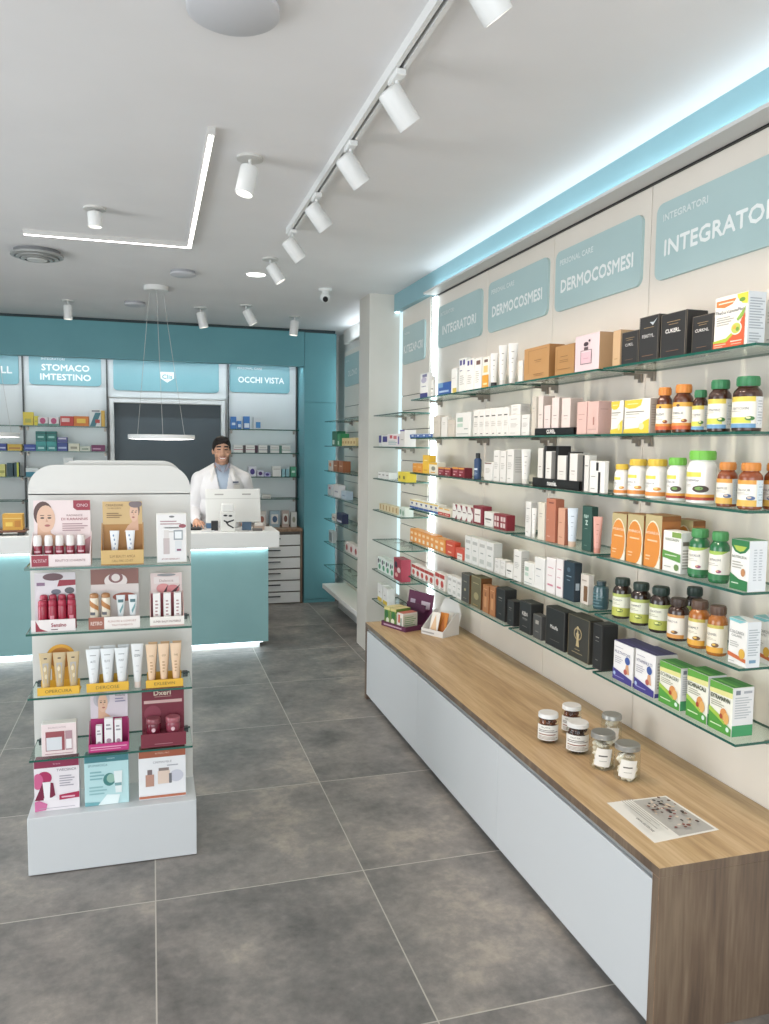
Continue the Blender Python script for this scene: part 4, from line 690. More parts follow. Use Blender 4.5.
SHELF_ITEMS = [
  (6, 'box', 4.6725, 0.1413, 0.1545, 0.05, 1.635, 'vio_white:', 'tall white box with violet foot and picture at the far end of the top shelf', 'box', ''),
  (6, 'bot', 4.5384, 0.0304, 0.1261, 0.03, 1.635, 'white_bot:', 'slim white bottle beside the violet footed box on the top shelf', 'bottle', ''),
  (6, 'box', 4.3186, 0.1959, 0.0718, 0.05, 1.635, 'blue_flat:', 'low blue box lying on the top shelf at the far end', 'box', ''),
  (6, 'box', 4.163, 0.0841, 0.138, 0.04, 1.635, 'white_yfoot:', 'white carton with a yellow foot on the top shelf', 'box', ''),
  (6, 'box', 4.0404, 0.1014, 0.1824, 0.05, 1.635, 'cap_viol:', 'white carton with two violet marks at its top, far from the column of shelves', 'box', 'white cartons with violet tops'),
  (6, 'box', 3.9343, 0.0967, 0.1689, 0.05, 1.635, 'cap_viol:', 'white carton with two violet marks at its top, far from the column of shelves', 'box', 'white cartons with violet tops'),
  (6, 'box', 3.8298, 0.0855, 0.163, 0.05, 1.635, 'cap_brown:', 'white carton with a small brown mark near its top on the top shelf', 'box', ''),
  (6, 'box', 3.7273, 0.081, 0.1575, 0.045, 1.635, 'yel_foot:', 'white carton with amber lower half beside the tall white tubes', 'box', ''),
  (6, 'tube', 3.6661, 0.0393, 0.1702, 0.0393, 1.635, 'white_tubeb:', 'white tube on a black cap, shortest of three on the top shelf', 'tube', 'white tubes on the top shelf'),
  (6, 'tube', 3.5674, 0.0422, 0.1982, 0.042, 1.635, 'white_tube:', 'tall white tube between two others on the top shelf', 'tube', 'white tubes on the top shelf'),
  (6, 'tube', 3.4595, 0.0457, 0.195, 0.046, 1.635, 'white_tube:', 'tall white tube nearest the brown boxes on the top shelf', 'tube', 'white tubes on the top shelf'),
  (6, 'box', 3.3322, 0.0411, 0.099, 0.03, 1.635, 'plain_white:', 'narrow cream box tucked against the brown boxes', 'box', ''),
  (6, 'box', 3.1782, 0.2364, 0.1452, 0.11, 1.635, 'kraft:', 'brown cardboard carton with thin printed panel, left of two on the top shelf', 'box', 'brown cartons'),
  (6, 'box', 2.9296, 0.156, 0.1232, 0.11, 1.635, 'kraft2:', 'brown cardboard carton with thin printed panel, right of two on the top shelf', 'box', 'brown cartons'),
  (6, 'box', 2.7559, 0.1788, 0.1441, 0.12, 1.635, 'perfume:', 'pale pink box printed with a perfume bottle outline', 'box', ''),
  (6, 'box', 2.5506, 0.0486, 0.1316, 0.09, 1.635, 'tan:', 'tan carton squeezed between the pink perfume box and the black boxes', 'box', ''),
  (6, 'box', 2.4662, 0.101, 0.1167, 0.09, 1.635, 'black:CUREL.', 'short black box at the left end of the black boxes on the top shelf', 'box', 'black boxes on the top shelf'),
  (6, 'box', 2.3566, 0.1089, 0.1541, 0.11, 1.635, 'black2:FERITYL.', 'tall black box with a silver tick at its top on the top shelf', 'box', 'black boxes on the top shelf'),
  (6, 'box', 2.2242, 0.1287, 0.1457, 0.12, 1.635, 'black:CUKERL.', 'widest black box on the top shelf', 'box', 'black boxes on the top shelf'),
  (6, 'box', 2.0803, 0.0959, 0.115, 0.1, 1.635, 'black:CURKNL.', 'black box directly left of the orange and white vitamin carton', 'box', 'black boxes on the top shelf'),
  (6, 'box', 1.9596, 0.1393, 0.1543, 0.09, 1.635, 'vitamin:TheEssVianmaPlus', 'white and orange vitamin carton with a fruit picture on the top shelf', 'box', ''),
  (5, 'box', 4.8787, 0.1087, 0.0243, 0.07, 1.635, 'blue_low:', 'low blue and white packet in the row at the far end of the second shelf', 'packet', 'blue and white packets'),
  (5, 'box', 4.767, 0.1087, 0.0243, 0.07, 1.635, 'blue_low:', 'low blue and white packet in the row at the far end of the second shelf', 'packet', 'blue and white packets'),
  (5, 'box', 4.6553, 0.1087, 0.0243, 0.07, 1.635, 'blue_low:', 'low blue and white packet in the row at the far end of the second shelf', 'packet', 'blue and white packets'),
  (5, 'box', 4.5465, 0.1029, 0.0243, 0.07, 1.635, 'blue_low:', 'low blue and white packet in the row at the far end of the second shelf', 'packet', 'blue and white packets'),
  (5, 'box', 4.4364, 0.1152, 0.1281, 0.05, 1.635, 'greige:', 'plain beige carton at the far end of the second shelf', 'box', ''),
  (5, 'box', 4.3086, 0.0901, 0.1176, 0.05, 1.635, 'plain_white:', 'narrow white carton beside the beige one on the second shelf', 'box', ''),
  (5, 'box', 4.1968, 0.1015, 0.0971, 0.05, 1.635, 'greige:', 'short beige carton left of the green printed white box', 'box', ''),
  (5, 'box', 4.0184, 0.2095, 0.1326, 0.08, 1.635, 'green_print:', 'wide white box with pale green print on the second shelf', 'box', ''),
  (5, 'box', 3.8374, 0.0706, 0.1393, 0.08, 1.635, 'dash_black:', 'white carton with a short black title, one of a tight row on the second shelf', 'box', 'white cartons with black titles'),
  (5, 'box', 3.7638, 0.0706, 0.1393, 0.08, 1.635, 'dash_black:', 'white carton with a short black title, one of a tight row on the second shelf', 'box', 'white cartons with black titles'),
  (5, 'box', 3.6903, 0.0706, 0.1393, 0.08, 1.635, 'dash_black:', 'white carton with a short black title, one of a tight row on the second shelf', 'box', 'white cartons with black titles'),
  (5, 'box', 3.6167, 0.0706, 0.1393, 0.08, 1.635, 'dash_black:', 'white carton with a short black title, one of a tight row on the second shelf', 'box', 'white cartons with black titles'),
  (5, 'box', 3.5431, 0.0706, 0.1393, 0.08, 1.635, 'dash_black:', 'white carton with a short black title, one of a tight row on the second shelf', 'box', 'white cartons with black titles'),
  (5, 'box', 3.4754, 0.059, 0.1393, 0.08, 1.635, 'dash_black:', 'white carton with a short black title, one of a tight row on the second shelf', 'box', 'white cartons with black titles'),
  (5, 'box', 3.3813, 0.1272, 0.0968, 0.06, 1.635, 'plain_lines:', 'white box under a smaller carton on the second shelf', 'box', ''),
  (5, 'box', 3.2673, 0.0802, 0.0964, 0.06, 1.635, 'plain_lines:', 'white box with thin grey lines beside the stacked pair on the second shelf', 'box', ''),
  (5, 'box', 3.1875, 0.0403, 0.1707, 0.04, 1.635, 'greige:', 'grey beige carton directly left of the black tray on the second shelf', 'box', ''),
  (5, 'pinkset', 2.9974, 0.3379, 0.0, 0.07, 1.635, '', '', 'box', ''),
  (5, 'box', 2.7777, 0.0735, 0.1292, 0.07, 1.635, 'pink:', 'narrow dusty pink carton right of the black tray', 'box', ''),
  (5, 'box', 2.6971, 0.0786, 0.1273, 0.09, 1.635, 'pink2:', 'dusty pink carton with vertical brown lettering on the second shelf', 'box', ''),
  (5, 'box', 2.5301, 0.0777, 0.1208, 0.08, 1.635, 'yelwhite:', 'narrow yellow and white carton left of a wider matching one', 'box', ''),
  (5, 'box', 2.409, 0.152, 0.1202, 0.09, 1.635, 'yelwhite:', 'wide yellow and white carton beside the amber bottles', 'box', ''),
  (5, 'bot', 2.2891, 0.051, 0.1525, 0.051, 1.635, 'amber_or:MULTIVIT', 'amber bottle with orange cap beside the yellow carton', 'bottle', 'amber bottles on the second shelf'),
  (5, 'bot', 2.2057, 0.0629, 0.157, 0.063, 1.64, 'amber_or:VITERIOL-40', 'larger amber bottle with orange cap on the second shelf', 'bottle', 'amber bottles on the second shelf'),
  (5, 'bot', 2.1368, 0.0461, 0.1352, 0.046, 1.66, 'amber_gr:VITAMIN', 'smallest amber bottle with green cap on the second shelf', 'bottle', 'amber bottles on the second shelf'),
  (5, 'bot', 2.0347, 0.0665, 0.1587, 0.066, 1.64, 'amber_gr:VITAMINS', 'middle sized amber bottle with green cap on the second shelf', 'bottle', 'amber bottles on the second shelf'),
  (5, 'bot', 1.9258, 0.0808, 0.1608, 0.081, 1.64, 'amber_gr:ANTIOXIN', 'largest amber bottle with green cap, nearest on the second shelf', 'bottle', 'amber bottles on the second shelf'),
  (4, 'box', 4.8253, 0.091, 0.0591, 0.07, 1.635, 'orange_pl:', 'narrow orange carton at the far end of the third shelf', 'box', 'orange cartons on the third shelf'),
  (4, 'box', 4.7313, 0.091, 0.0591, 0.07, 1.635, 'orange_pl:', 'narrow orange carton at the far end of the third shelf', 'box', 'orange cartons on the third shelf'),
  (4, 'box', 4.6167, 0.112, 0.1142, 0.07, 1.635, 'yellow_pl:', 'tall yellow carton on the third shelf', 'box', ''),
  (4, 'box', 4.4809, 0.1415, 0.0731, 0.08, 1.635, 'yellow_white:', 'yellow and white carton beside the maroon ones on the third shelf', 'box', ''),
  (4, 'box', 4.3428, 0.1003, 0.0471, 0.08, 1.635, 'maroon:', 'dark red carton with yellow top stripe on the third shelf', 'box', 'dark red cartons on the third shelf'),
  (4, 'box', 4.2395, 0.1003, 0.0471, 0.08, 1.635, 'maroon:', 'dark red carton with yellow top stripe on the third shelf', 'box', 'dark red cartons on the third shelf'),
  (4, 'box', 4.1172, 0.0866, 0.054, 0.07, 1.635, 'maroon:', 'plain dark red carton right of the striped pair on the third shelf', 'box', 'dark red cartons on the third shelf'),
  (4, 'box', 4.0275, 0.0866, 0.054, 0.07, 1.635, 'maroon:', 'plain dark red carton right of the striped pair on the third shelf', 'box', 'dark red cartons on the third shelf'),
  (4, 'bot', 3.8457, 0.0395, 0.1372, 0.039, 1.635, 'navy_bot:', 'navy blue bottle with black cap on the third shelf', 'bottle', ''),
  (4, 'box', 3.6681, 0.1016, 0.0926, 0.05, 1.635, 'brown_top:', 'white carton with thin brown lid line on the third shelf', 'box', ''),
  (4, 'box', 3.5698, 0.0709, 0.155, 0.05, 1.635, 'plain_lines:', 'tall white carton behind a small orange tin', 'box', 'tall white cartons on the third shelf'),
  (4, 'box', 3.4939, 0.0671, 0.1532, 0.05, 1.635, 'plain_lines:', 'tall white carton behind a small orange tin', 'box', 'tall white cartons on the third shelf'),
  (4, 'box', 3.4148, 0.0732, 0.1611, 0.09, 1.635, 'plain_lines:', 'deep white carton with grey side on the third shelf', 'box', ''),
  (4, 'tube', 3.3426, 0.0439, 0.1624, 0.044, 1.66, 'white_tube:', 'white tube standing left of the black tray on the third shelf', 'tube', ''),
  (4, 'noose', 2.9734, 0.403, 0.0, 0.08, 1.635, '', '', 'box', ''),
  (4, 'box', 2.7343, 0.0448, 0.1428, 0.05, 1.635, 'blackwhite:', 'slim black and white carton right of the black tray on the third shelf', 'box', ''),
  (4, 'box', 2.6369, 0.1022, 0.1225, 0.03, 1.625, 'applicator:', 'white carton printed with a black applicator on the third shelf', 'box', ''),
  (4, 'bot', 2.525, 0.052, 0.1134, 0.052, 1.635, 'wy:VITA', 'smallest white bottle with yellow cap', 'bottle', 'white supplement bottles'),
  (4, 'bot', 2.4518, 0.0697, 0.1333, 0.07, 1.645, 'wy:VITA MULTI', 'white bottle with yellow cap and yellow banner, second in the row', 'bottle', 'white supplement bottles'),
  (4, 'bot', 2.3368, 0.0737, 0.1356, 0.074, 1.64, 'wy:COLAGENOP', 'white bottle with yellow cap left of the green capped bottles', 'bottle', 'white supplement bottles'),
  (4, 'bot', 2.222, 0.0639, 0.1427, 0.064, 1.64, 'wg:NUTRAVIR', 'white bottle with green cap, smaller of two', 'bottle', 'white supplement bottles'),
  (4, 'bot', 2.104, 0.0916, 0.167, 0.092, 1.63, 'wg:MULTIVITAMIN+', 'large white bottle with green cap and dark fruit picture', 'bottle', 'white supplement bottles'),
  (4, 'bot', 1.9751, 0.0588, 0.1336, 0.059, 1.635, 'am4:TRANSMUSE', 'amber bottle with orange cap beside the large white bottle', 'bottle', 'amber bottles on the third shelf'),
  (4, 'bot', 1.8751, 0.0655, 0.1345, 0.065, 1.628, 'am4:FALIGUR', 'amber bottle with orange cap and a blue fruit picture, nearest in full view', 'bottle', 'amber bottles on the third shelf'),
  (3, 'box', 4.8675, 0.0888, 0.0546, 0.08, 1.635, 'yel_blue:', 'cream and blue carton with yellow top in the far row of the fourth shelf', 'box', 'cream and blue cartons'),
  (3, 'box', 4.7757, 0.0888, 0.0546, 0.08, 1.635, 'yel_blue:', 'cream and blue carton with yellow top in the far row of the fourth shelf', 'box', 'cream and blue cartons'),
  (3, 'box', 4.6838, 0.0888, 0.0546, 0.08, 1.635, 'yel_blue:', 'cream and blue carton with yellow top in the far row of the fourth shelf', 'box', 'cream and blue cartons'),
  (3, 'box', 4.592, 0.0888, 0.0546, 0.08, 1.635, 'yel_blue:', 'cream and blue carton with yellow top in the far row of the fourth shelf', 'box', 'cream and blue cartons'),
  (3, 'box', 4.5001, 0.0888, 0.0546, 0.08, 1.635, 'yel_blue:', 'cream and blue carton with yellow top in the far row of the fourth shelf', 'box', 'cream and blue cartons'),
  (3, 'box', 4.4159, 0.0736, 0.0546, 0.08, 1.635, 'yel_blue:', 'cream and blue carton with yellow top in the far row of the fourth shelf', 'box', 'cream and blue cartons'),
  (3, 'box', 4.3335, 0.0891, 0.0423, 0.07, 1.635, 'red_yel:', 'red and cream carton with yellow lid on the fourth shelf', 'box', 'red and cream cartons'),
  (3, 'box', 4.2338, 0.1043, 0.0423, 0.07, 1.635, 'red_yel:', 'red and cream carton with yellow lid on the fourth shelf', 'box', 'red and cream cartons'),
  (3, 'box', 4.1124, 0.0718, 0.0814, 0.08, 1.635, 'white_mar:', 'white carton with dark red corner on the fourth shelf', 'box', 'white and dark red cartons'),
  (3, 'box', 4.0376, 0.0718, 0.0814, 0.08, 1.635, 'white_mar:', 'white carton with dark red corner on the fourth shelf', 'box', 'white and dark red cartons'),
  (3, 'box', 3.9628, 0.0718, 0.0814, 0.08, 1.635, 'white_mar:', 'white carton with dark red corner on the fourth shelf', 'box', 'white and dark red cartons'),
  (3, 'box', 3.888, 0.0718, 0.0814, 0.08, 1.635, 'white_mar:', 'white carton with dark red corner on the fourth shelf', 'box', 'white and dark red cartons'),
  (3, 'box', 3.7897, 0.1216, 0.0955, 0.08, 1.635, 'mar_white:', 'white carton with thick dark red frame on the fourth shelf', 'box', ''),
  (3, 'box', 3.6507, 0.1053, 0.0758, 0.06, 1.635, 'title_dark:', 'white box with dark title left of the dark red checked box', 'box', ''),
  (3, 'box', 3.5506, 0.0708, 0.0756, 0.07, 1.635, 'mar_check:', 'dark red box with pale squares on the fourth shelf', 'box', 'dark red checked boxes'),
  (3, 'box', 3.4769, 0.0708, 0.0756, 0.07, 1.635, 'mar_check:', 'dark red box with pale squares on the fourth shelf', 'box', 'dark red checked boxes'),
  (3, 'box', 3.2133, 0.053, 0.1603, 0.04, 1.635, 'plain_lines:', 'tall white carton at the left of the tubes on the fourth shelf', 'box', ''),
  (3, 'tube', 3.1748, 0.0219, 0.1332, 0.0219, 1.635, 'white_tube:', 'short white tube between two tall white packs on the fourth shelf', 'tube', ''),
  (3, 'box', 3.0911, 0.0576, 0.1644, 0.04, 1.635, 'cream:', 'tall cream carton beside the terracotta box', 'box', ''),
  (3, 'box', 3.0057, 0.0823, 0.187, 0.06, 1.635, 'terra:', 'tall terracotta carton on the fourth shelf', 'box', ''),
  (3, 'box', 2.9124, 0.0562, 0.1542, 0.05, 1.635, 'peach:', 'peach carton beside the tall terracotta one', 'box', ''),
  (3, 'tube', 2.8559, 0.0405, 0.1586, 0.04, 1.635, 'ice_tube:', 'pale blue tube on a peach cap', 'tube', ''),
  (3, 'box', 2.713, 0.0701, 0.1774, 0.04, 1.635, 'forest:', 'dark green carton with pale script on the fourth shelf', 'box', ''),
  (3, 'tube', 2.6601, 0.0337, 0.141, 0.0337, 1.635, 'pink_tube:', 'salmon pink tube beside the dark green carton', 'tube', ''),
  (3, 'box', 2.4919, 0.0924, 0.1693, 0.09, 1.635, 'orange_oval:INTEGRATORE', 'orange carton with silver border, left of three', 'box', 'orange cartons with silver borders'),
  (3, 'box', 2.3912, 0.0966, 0.174, 0.09, 1.635, 'orange_oval:RIVENBOX', 'orange carton with silver border, middle of three', 'box', 'orange cartons with silver borders'),
  (3, 'box', 2.2879, 0.0926, 0.1813, 0.11, 1.635, 'orange_oval:BIOARBUN', 'orange carton with silver border, right of three beside the white and green box', 'box', 'orange cartons with silver borders'),
  (3, 'box', 2.1844, 0.0948, 0.1366, 0.08, 1.635, 'green_band:VEREGREEN', 'white box with a green band and green lid flap', 'box', ''),
  (3, 'bot', 2.0889, 0.0631, 0.1544, 0.063, 1.635, 'green_bot:FOLICALLER', 'green bottle with green cap beside the white box with green band', 'bottle', 'green bottles on the fourth shelf'),
  (3, 'bot', 1.9868, 0.0586, 0.156, 0.059, 1.63, 'green_bot:NUTRALUXA', 'green bottle with green cap next to the green and white carton', 'bottle', 'green bottles on the fourth shelf'),
  (3, 'box', 1.8609, 0.0725, 0.1473, 0.09, 1.625, 'green_arc:NUTRALEXA', 'white carton with green top arc, nearest on the fourth shelf', 'box', ''),
  (2, 'box', 4.8644, 0.0747, 0.084, 0.08, 1.635, 'orange_wh:', 'narrow orange carton in the far row of the fifth shelf', 'box', 'narrow orange cartons'),
  (2, 'box', 4.7867, 0.0747, 0.084, 0.08, 1.635, 'orange_wh:', 'narrow orange carton in the far row of the fifth shelf', 'box', 'narrow orange cartons'),
  (2, 'box', 4.709, 0.0747, 0.084, 0.08, 1.635, 'orange_wh:', 'narrow orange carton in the far row of the fifth shelf', 'box', 'narrow orange cartons'),
  (2, 'box', 4.6313, 0.0747, 0.084, 0.08, 1.635, 'orange_wh:', 'narrow orange carton in the far row of the fifth shelf', 'box', 'narrow orange cartons'),
  (2, 'box', 4.5536, 0.0747, 0.084, 0.08, 1.635, 'orange_wh:', 'narrow orange carton in the far row of the fifth shelf', 'box', 'narrow orange cartons'),
  (2, 'box', 4.4764, 0.0736, 0.084, 0.08, 1.635, 'orange_wh:', 'narrow orange carton in the far row of the fifth shelf', 'box', 'narrow orange cartons'),
  (2, 'box', 4.3959, 0.0855, 0.0774, 0.08, 1.635, 'orange_wh:', 'orange and white carton between the orange row and the red boxes', 'box', 'orange and white cartons'),
  (2, 'box', 4.3068, 0.0866, 0.0774, 0.08, 1.635, 'orange_wh:', 'orange and white carton between the orange row and the red boxes', 'box', 'orange and white cartons'),
  (2, 'box', 4.1778, 0.1344, 0.0824, 0.06, 1.635, 'red_pl:', 'red carton on the fifth shelf', 'box', ''),
  (2, 'box', 4.0342, 0.116, 0.0609, 0.06, 1.635, 'red_white:', 'red carton with white panel, low, on the fifth shelf', 'box', ''),
  (2, 'box', 3.9089, 0.0914, 0.1444, 0.07, 1.635, 'vial:', 'tall white carton with grey lines in a set of four on the fifth shelf', 'box', 'tall white cartons of four'),
  (2, 'box', 3.8145, 0.0914, 0.1444, 0.07, 1.635, 'vial:', 'tall white carton with grey lines in a set of four on the fifth shelf', 'box', 'tall white cartons of four'),
  (2, 'box', 3.7201, 0.0914, 0.1444, 0.07, 1.635, 'vial:', 'tall white carton with grey lines in a set of four on the fifth shelf', 'box', 'tall white cartons of four'),
  (2, 'box', 3.6257, 0.0914, 0.1444, 0.07, 1.635, 'vial:', 'tall white carton with grey lines in a set of four on the fifth shelf', 'box', 'tall white cartons of four'),
  (2, 'box', 3.5333, 0.0613, 0.0731, 0.05, 1.635, 'plain_lines:', 'low white carton after the set of four on the fifth shelf', 'box', ''),
  (2, 'box', 3.4683, 0.0571, 0.0777, 0.05, 1.635, 'plain_lines:', 'low white carton left of the small white cube on the fifth shelf', 'box', ''),
  (2, 'box', 3.3967, 0.0683, 0.0701, 0.05, 1.635, 'title_dark:', 'small white box with dark title on the fifth shelf', 'box', ''),
  (2, 'box', 3.3122, 0.0791, 0.146, 0.06, 1.635, 'plain_lines:', 'tall white carton behind the green print box on the fifth shelf', 'box', ''),
  (2, 'box', 3.1943, 0.0931, 0.105, 0.05, 1.635, 'green_print:', 'white box with pale green bottle print on the fifth shelf', 'box', ''),
  (2, 'box', 3.0945, 0.091, 0.1421, 0.05, 1.635, 'title_mid:', 'white carton with small grey title on the fifth shelf', 'box', ''),
  (2, 'box', 2.9905, 0.0788, 0.1553, 0.05, 1.635, 'pinkline:', 'white carton with pink lettering, left of a pair', 'box', 'white cartons with pink lettering'),
  (2, 'box', 2.9153, 0.056, 0.161, 0.05, 1.635, 'pinkline:', 'white carton with pink lettering, right of a pair beside the navy box', 'box', 'white cartons with pink lettering'),
  (2, 'box', 2.8377, 0.0876, 0.1614, 0.05, 1.635, 'navy:', 'navy blue carton with pale print on the fifth shelf', 'box', ''),
  (2, 'box', 2.7572, 0.0573, 0.1213, 0.04, 1.66, 'bronze:', 'small white and bronze perfume box on the fifth shelf', 'box', ''),
  (2, 'bot', 2.6659, 0.0605, 0.1082, 0.06, 1.65, 'teal_glass:', 'dark teal glass flask on the fifth shelf', 'bottle', ''),
  (2, 'bot', 2.5057, 0.0673, 0.1472, 0.067, 1.635, 'dark_gr:ORGANO+', 'dark bottle with black cap and lime label, leftmost of the row', 'bottle', 'dark bottles with black caps'),
  (2, 'bot', 2.3916, 0.0691, 0.1499, 0.069, 1.635, 'dark_gr:VITAMINET', 'dark bottle with black cap and lime label, second of the row', 'bottle', 'dark bottles with black caps'),
  (2, 'bot', 2.2797, 0.0715, 0.1552, 0.072, 1.635, 'dark_gr:LITALVITOM', 'dark bottle with black cap and lime label, third of the row', 'bottle', 'dark bottles with black caps'),
  (2, 'bot', 2.1661, 0.0671, 0.1376, 0.067, 1.625, 'dark_or:LOMALTOA', 'dark bottle with white and amber label in front of a black cap', 'bottle', 'dark bottles with amber labels'),
  (2, 'bot', 2.0657, 0.0635, 0.1503, 0.064, 1.628, 'honey_or:FATAMIL7', 'amber bottle with brown cap, left of two', 'bottle', 'amber bottles on the fifth shelf'),
  (2, 'bot', 1.9741, 0.0585, 0.1513, 0.058, 1.625, 'honey_or:OLIVIMEL', 'honey coloured bottle with brown cap next to the white box', 'bottle', 'amber bottles on the fifth shelf'),
  (2, 'box', 1.8577, 0.0746, 0.1356, 0.07, 1.628, 'colcard:COLCARDI', 'white box with teal lid and orange band on the fifth shelf', 'box', ''),
  (1, 'box', 4.819, 0.0821, 0.0805, 0.06, 1.635, 'red_dot:', 'small red and white carton at the far end of the lowest shelf', 'box', 'red and white cartons'),
  (1, 'box', 4.7339, 0.0821, 0.0805, 0.06, 1.635, 'red_dot:', 'small red and white carton at the far end of the lowest shelf', 'box', 'red and white cartons'),
  (1, 'box', 4.6488, 0.0821, 0.0805, 0.06, 1.635, 'red_dot:', 'small red and white carton at the far end of the lowest shelf', 'box', 'red and white cartons'),
  (1, 'box', 4.5637, 0.0821, 0.0805, 0.06, 1.635, 'red_dot:', 'small red and white carton at the far end of the lowest shelf', 'box', 'red and white cartons'),
  (1, 'box', 4.4787, 0.0821, 0.0805, 0.06, 1.635, 'red_dot:', 'small red and white carton at the far end of the lowest shelf', 'box', 'red and white cartons'),
  (1, 'box', 4.3721, 0.0776, 0.098, 0.06, 1.635, 'red_dot:', 'red and white carton beside the clear packets on the lowest shelf', 'box', 'red and white cartons'),
  (1, 'box', 4.2915, 0.0776, 0.098, 0.06, 1.635, 'red_dot:', 'red and white carton beside the clear packets on the lowest shelf', 'box', 'red and white cartons'),
  (1, 'box', 4.1694, 0.0698, 0.1131, 0.06, 1.635, 'vial:', 'clear white packet in a row on the lowest shelf', 'box', 'clear white packets'),
  (1, 'box', 4.0966, 0.0698, 0.1131, 0.06, 1.635, 'vial:', 'clear white packet in a row on the lowest shelf', 'box', 'clear white packets'),
  (1, 'box', 4.0252, 0.067, 0.1131, 0.06, 1.635, 'vial:', 'clear white packet in a row on the lowest shelf', 'box', 'clear white packets'),
  (1, 'box', 3.9348, 0.1119, 0.1583, 0.07, 1.635, 'char_gold:', 'dark grey carton with gold mark, first of the dark cartons', 'box', ''),
  (1, 'box', 3.7874, 0.1273, 0.1674, 0.09, 1.635, 'olive:', 'bronze olive carton beside the copper boxes', 'box', ''),
  (1, 'box', 3.6631, 0.0746, 0.1422, 0.06, 1.635, 'copper:', 'copper carton with bottle print on the lowest shelf', 'box', 'copper cartons'),
  (1, 'box', 3.5806, 0.0657, 0.1496, 0.06, 1.635, 'copper:', 'copper carton with bottle print on the lowest shelf', 'box', 'copper cartons'),
  (1, 'box', 3.483, 0.1009, 0.1587, 0.09, 1.635, 'blk:', 'tall black box right of the copper cartons', 'box', ''),
  (1, 'box', 3.37, 0.069, 0.1206, 0.07, 1.635, 'blk:', 'short black box between two taller black ones', 'box', ''),
  (1, 'box', 3.2154, 0.1132, 0.1438, 0.09, 1.635, 'blk2:MYKEN', 'tall black box with silver script at the end of the middle bay', 'box', ''),
  (1, 'box', 3.0965, 0.0759, 0.109, 0.05, 1.635, 'grey_sm:', 'smallest dark grey box between the black boxes', 'box', ''),
  (1, 'box', 2.9379, 0.1622, 0.1685, 0.08, 1.635, 'blk3:Moufla', 'large black box with silver word on the lowest shelf', 'box', ''),
  (1, 'box', 2.7467, 0.1628, 0.1755, 0.09, 1.635, 'emblem:', 'large black box with gold thistle emblem', 'box', ''),
  (1, 'box', 2.6065, 0.0619, 0.1782, 0.1, 1.635, 'blk:', 'dark box beside the violet and white cartons', 'box', ''),
  (1, 'box', 2.4347, 0.1227, 0.1436, 0.13, 1.635, 'violet:MULTIVITOMI', 'violet and white carton, left of two', 'box', 'violet and white cartons'),
  (1, 'box', 2.303, 0.1163, 0.1477, 0.13, 1.635, 'violet:VITAMINULTI', 'violet and white carton, right of two beside the green cartons', 'box', 'violet and white cartons'),
  (1, 'box', 2.1647, 0.1106, 0.1423, 0.09, 1.635, 'green_sup:ECHINAGERI', 'green and white carton, left of three', 'box', 'green and white cartons'),
  (1, 'box', 2.0288, 0.0984, 0.1545, 0.1, 1.635, 'green_sup:ECHINACALI', 'green and white carton, middle of three', 'box', 'green and white cartons'),
  (1, 'box', 1.9218, 0.0992, 0.1498, 0.11, 1.635, 'green_sup:EXTRAMARVIN', 'green and white carton, right of three nearest the shelf end', 'box', 'green and white cartons'),
]

for (s, k, y, w_, h_, d_, Xf, st, lab, cat, grp) in SHELF_ITEMS:
    z = SZ[6-s]+.0045; rz = -PI/2
    d_ = round(d_*.68, 4)
    if k == 'box': goods_box(w_, d_, h_, st, (Xf+d_/2, y, z), rz, lab, cat, grp)
    elif k == 'bot': goods_bottle(w_, h_, st, (Xf+w_/2, y, z), rz+.40, lab, cat, grp)
    elif k == 'tube': goods_tube(w_, h_, st, (Xf+w_/2, y, z), rz+.95, lab, cat, grp)
    else: tray_set(y, z, w_, k)
# boxes seen standing behind others
goods_box(.06, .07, .17, 'plain_lines:', (1.765, 1.90, SZ[0]+.0045), -PI/2, 'grey printed carton standing behind the orange and white vitamin carton', 'box', None)
goods_box(.075, .06, .135, 'colcard:COLCARDI', (1.745, 1.858, SZ[4]+.0045), -PI/2, 'second white printed box behind the teal lidded one', 'box', None)
goods_bottle(.062, .165, 'dark_gr:ORGANO', (1.745, 2.20, SZ[4]+.0045), -PI/2, 'dark bottle with black cap standing behind the front row', 'bottle', None)
goods_bottle(.062, .134, 'am4:FALIGUR', (1.735, 1.86, SZ[2]+.0045), -PI/2, 'amber bottle with orange cap half hidden at the right end of the third shelf', 'bottle', None)
goods_box(.09, .05, .165, 'orange_oval:RIVENBOX', (1.77, 2.27, SZ[3]+.0045), -PI/2, 'brown sided orange carton standing behind the three orange ones', 'box', None)
goods_box(.10, .05, .05, 'plain_lines:', (1.665, 3.381, SZ[1]+.0045+.0975), -PI/2, 'small white carton lying on top of the low white box on the second shelf', 'box', None)

# shelves before and beyond the pillar
def simple(x, y, z, w_, d_, h_, c, art, lab, grp=None, rz=-PI/2, name='carton', cat='box', tc=None):
    m = MB().box(-w_/2, w_/2, -d_/2, d_/2, 0, h_, mat(c, .45), .001); m.art(art, w_, h_, front(w_, d_))
    m.art([('r', .02, .02, .98, .98, tc)], w_, d_, top(w_, d_, h_)) if tc else m.art([('r', .05, .46, .95, .5, 'b8b4ac')], w_, d_, top(w_, d_, h_))
    return tag(m.build(name, None, (x, y, z+.0045), rz), lab, cat, grp)
X0 = 1.67
WB = 'e4e2dd'
simple(X0, 5.655, DZ[1], .075, .06, .084, WB, [('r', .05, .35, .95, .98, '3c3a86')], 'violet topped white box, left of a pair before the pillar', 'violet topped boxes')
simple(X0, 5.53, DZ[1], .13, .06, .083, WB, [('r', .05, .4, .95, .9, '3c3a86')], 'violet topped white box, right of a pair before the pillar', 'violet topped boxes')
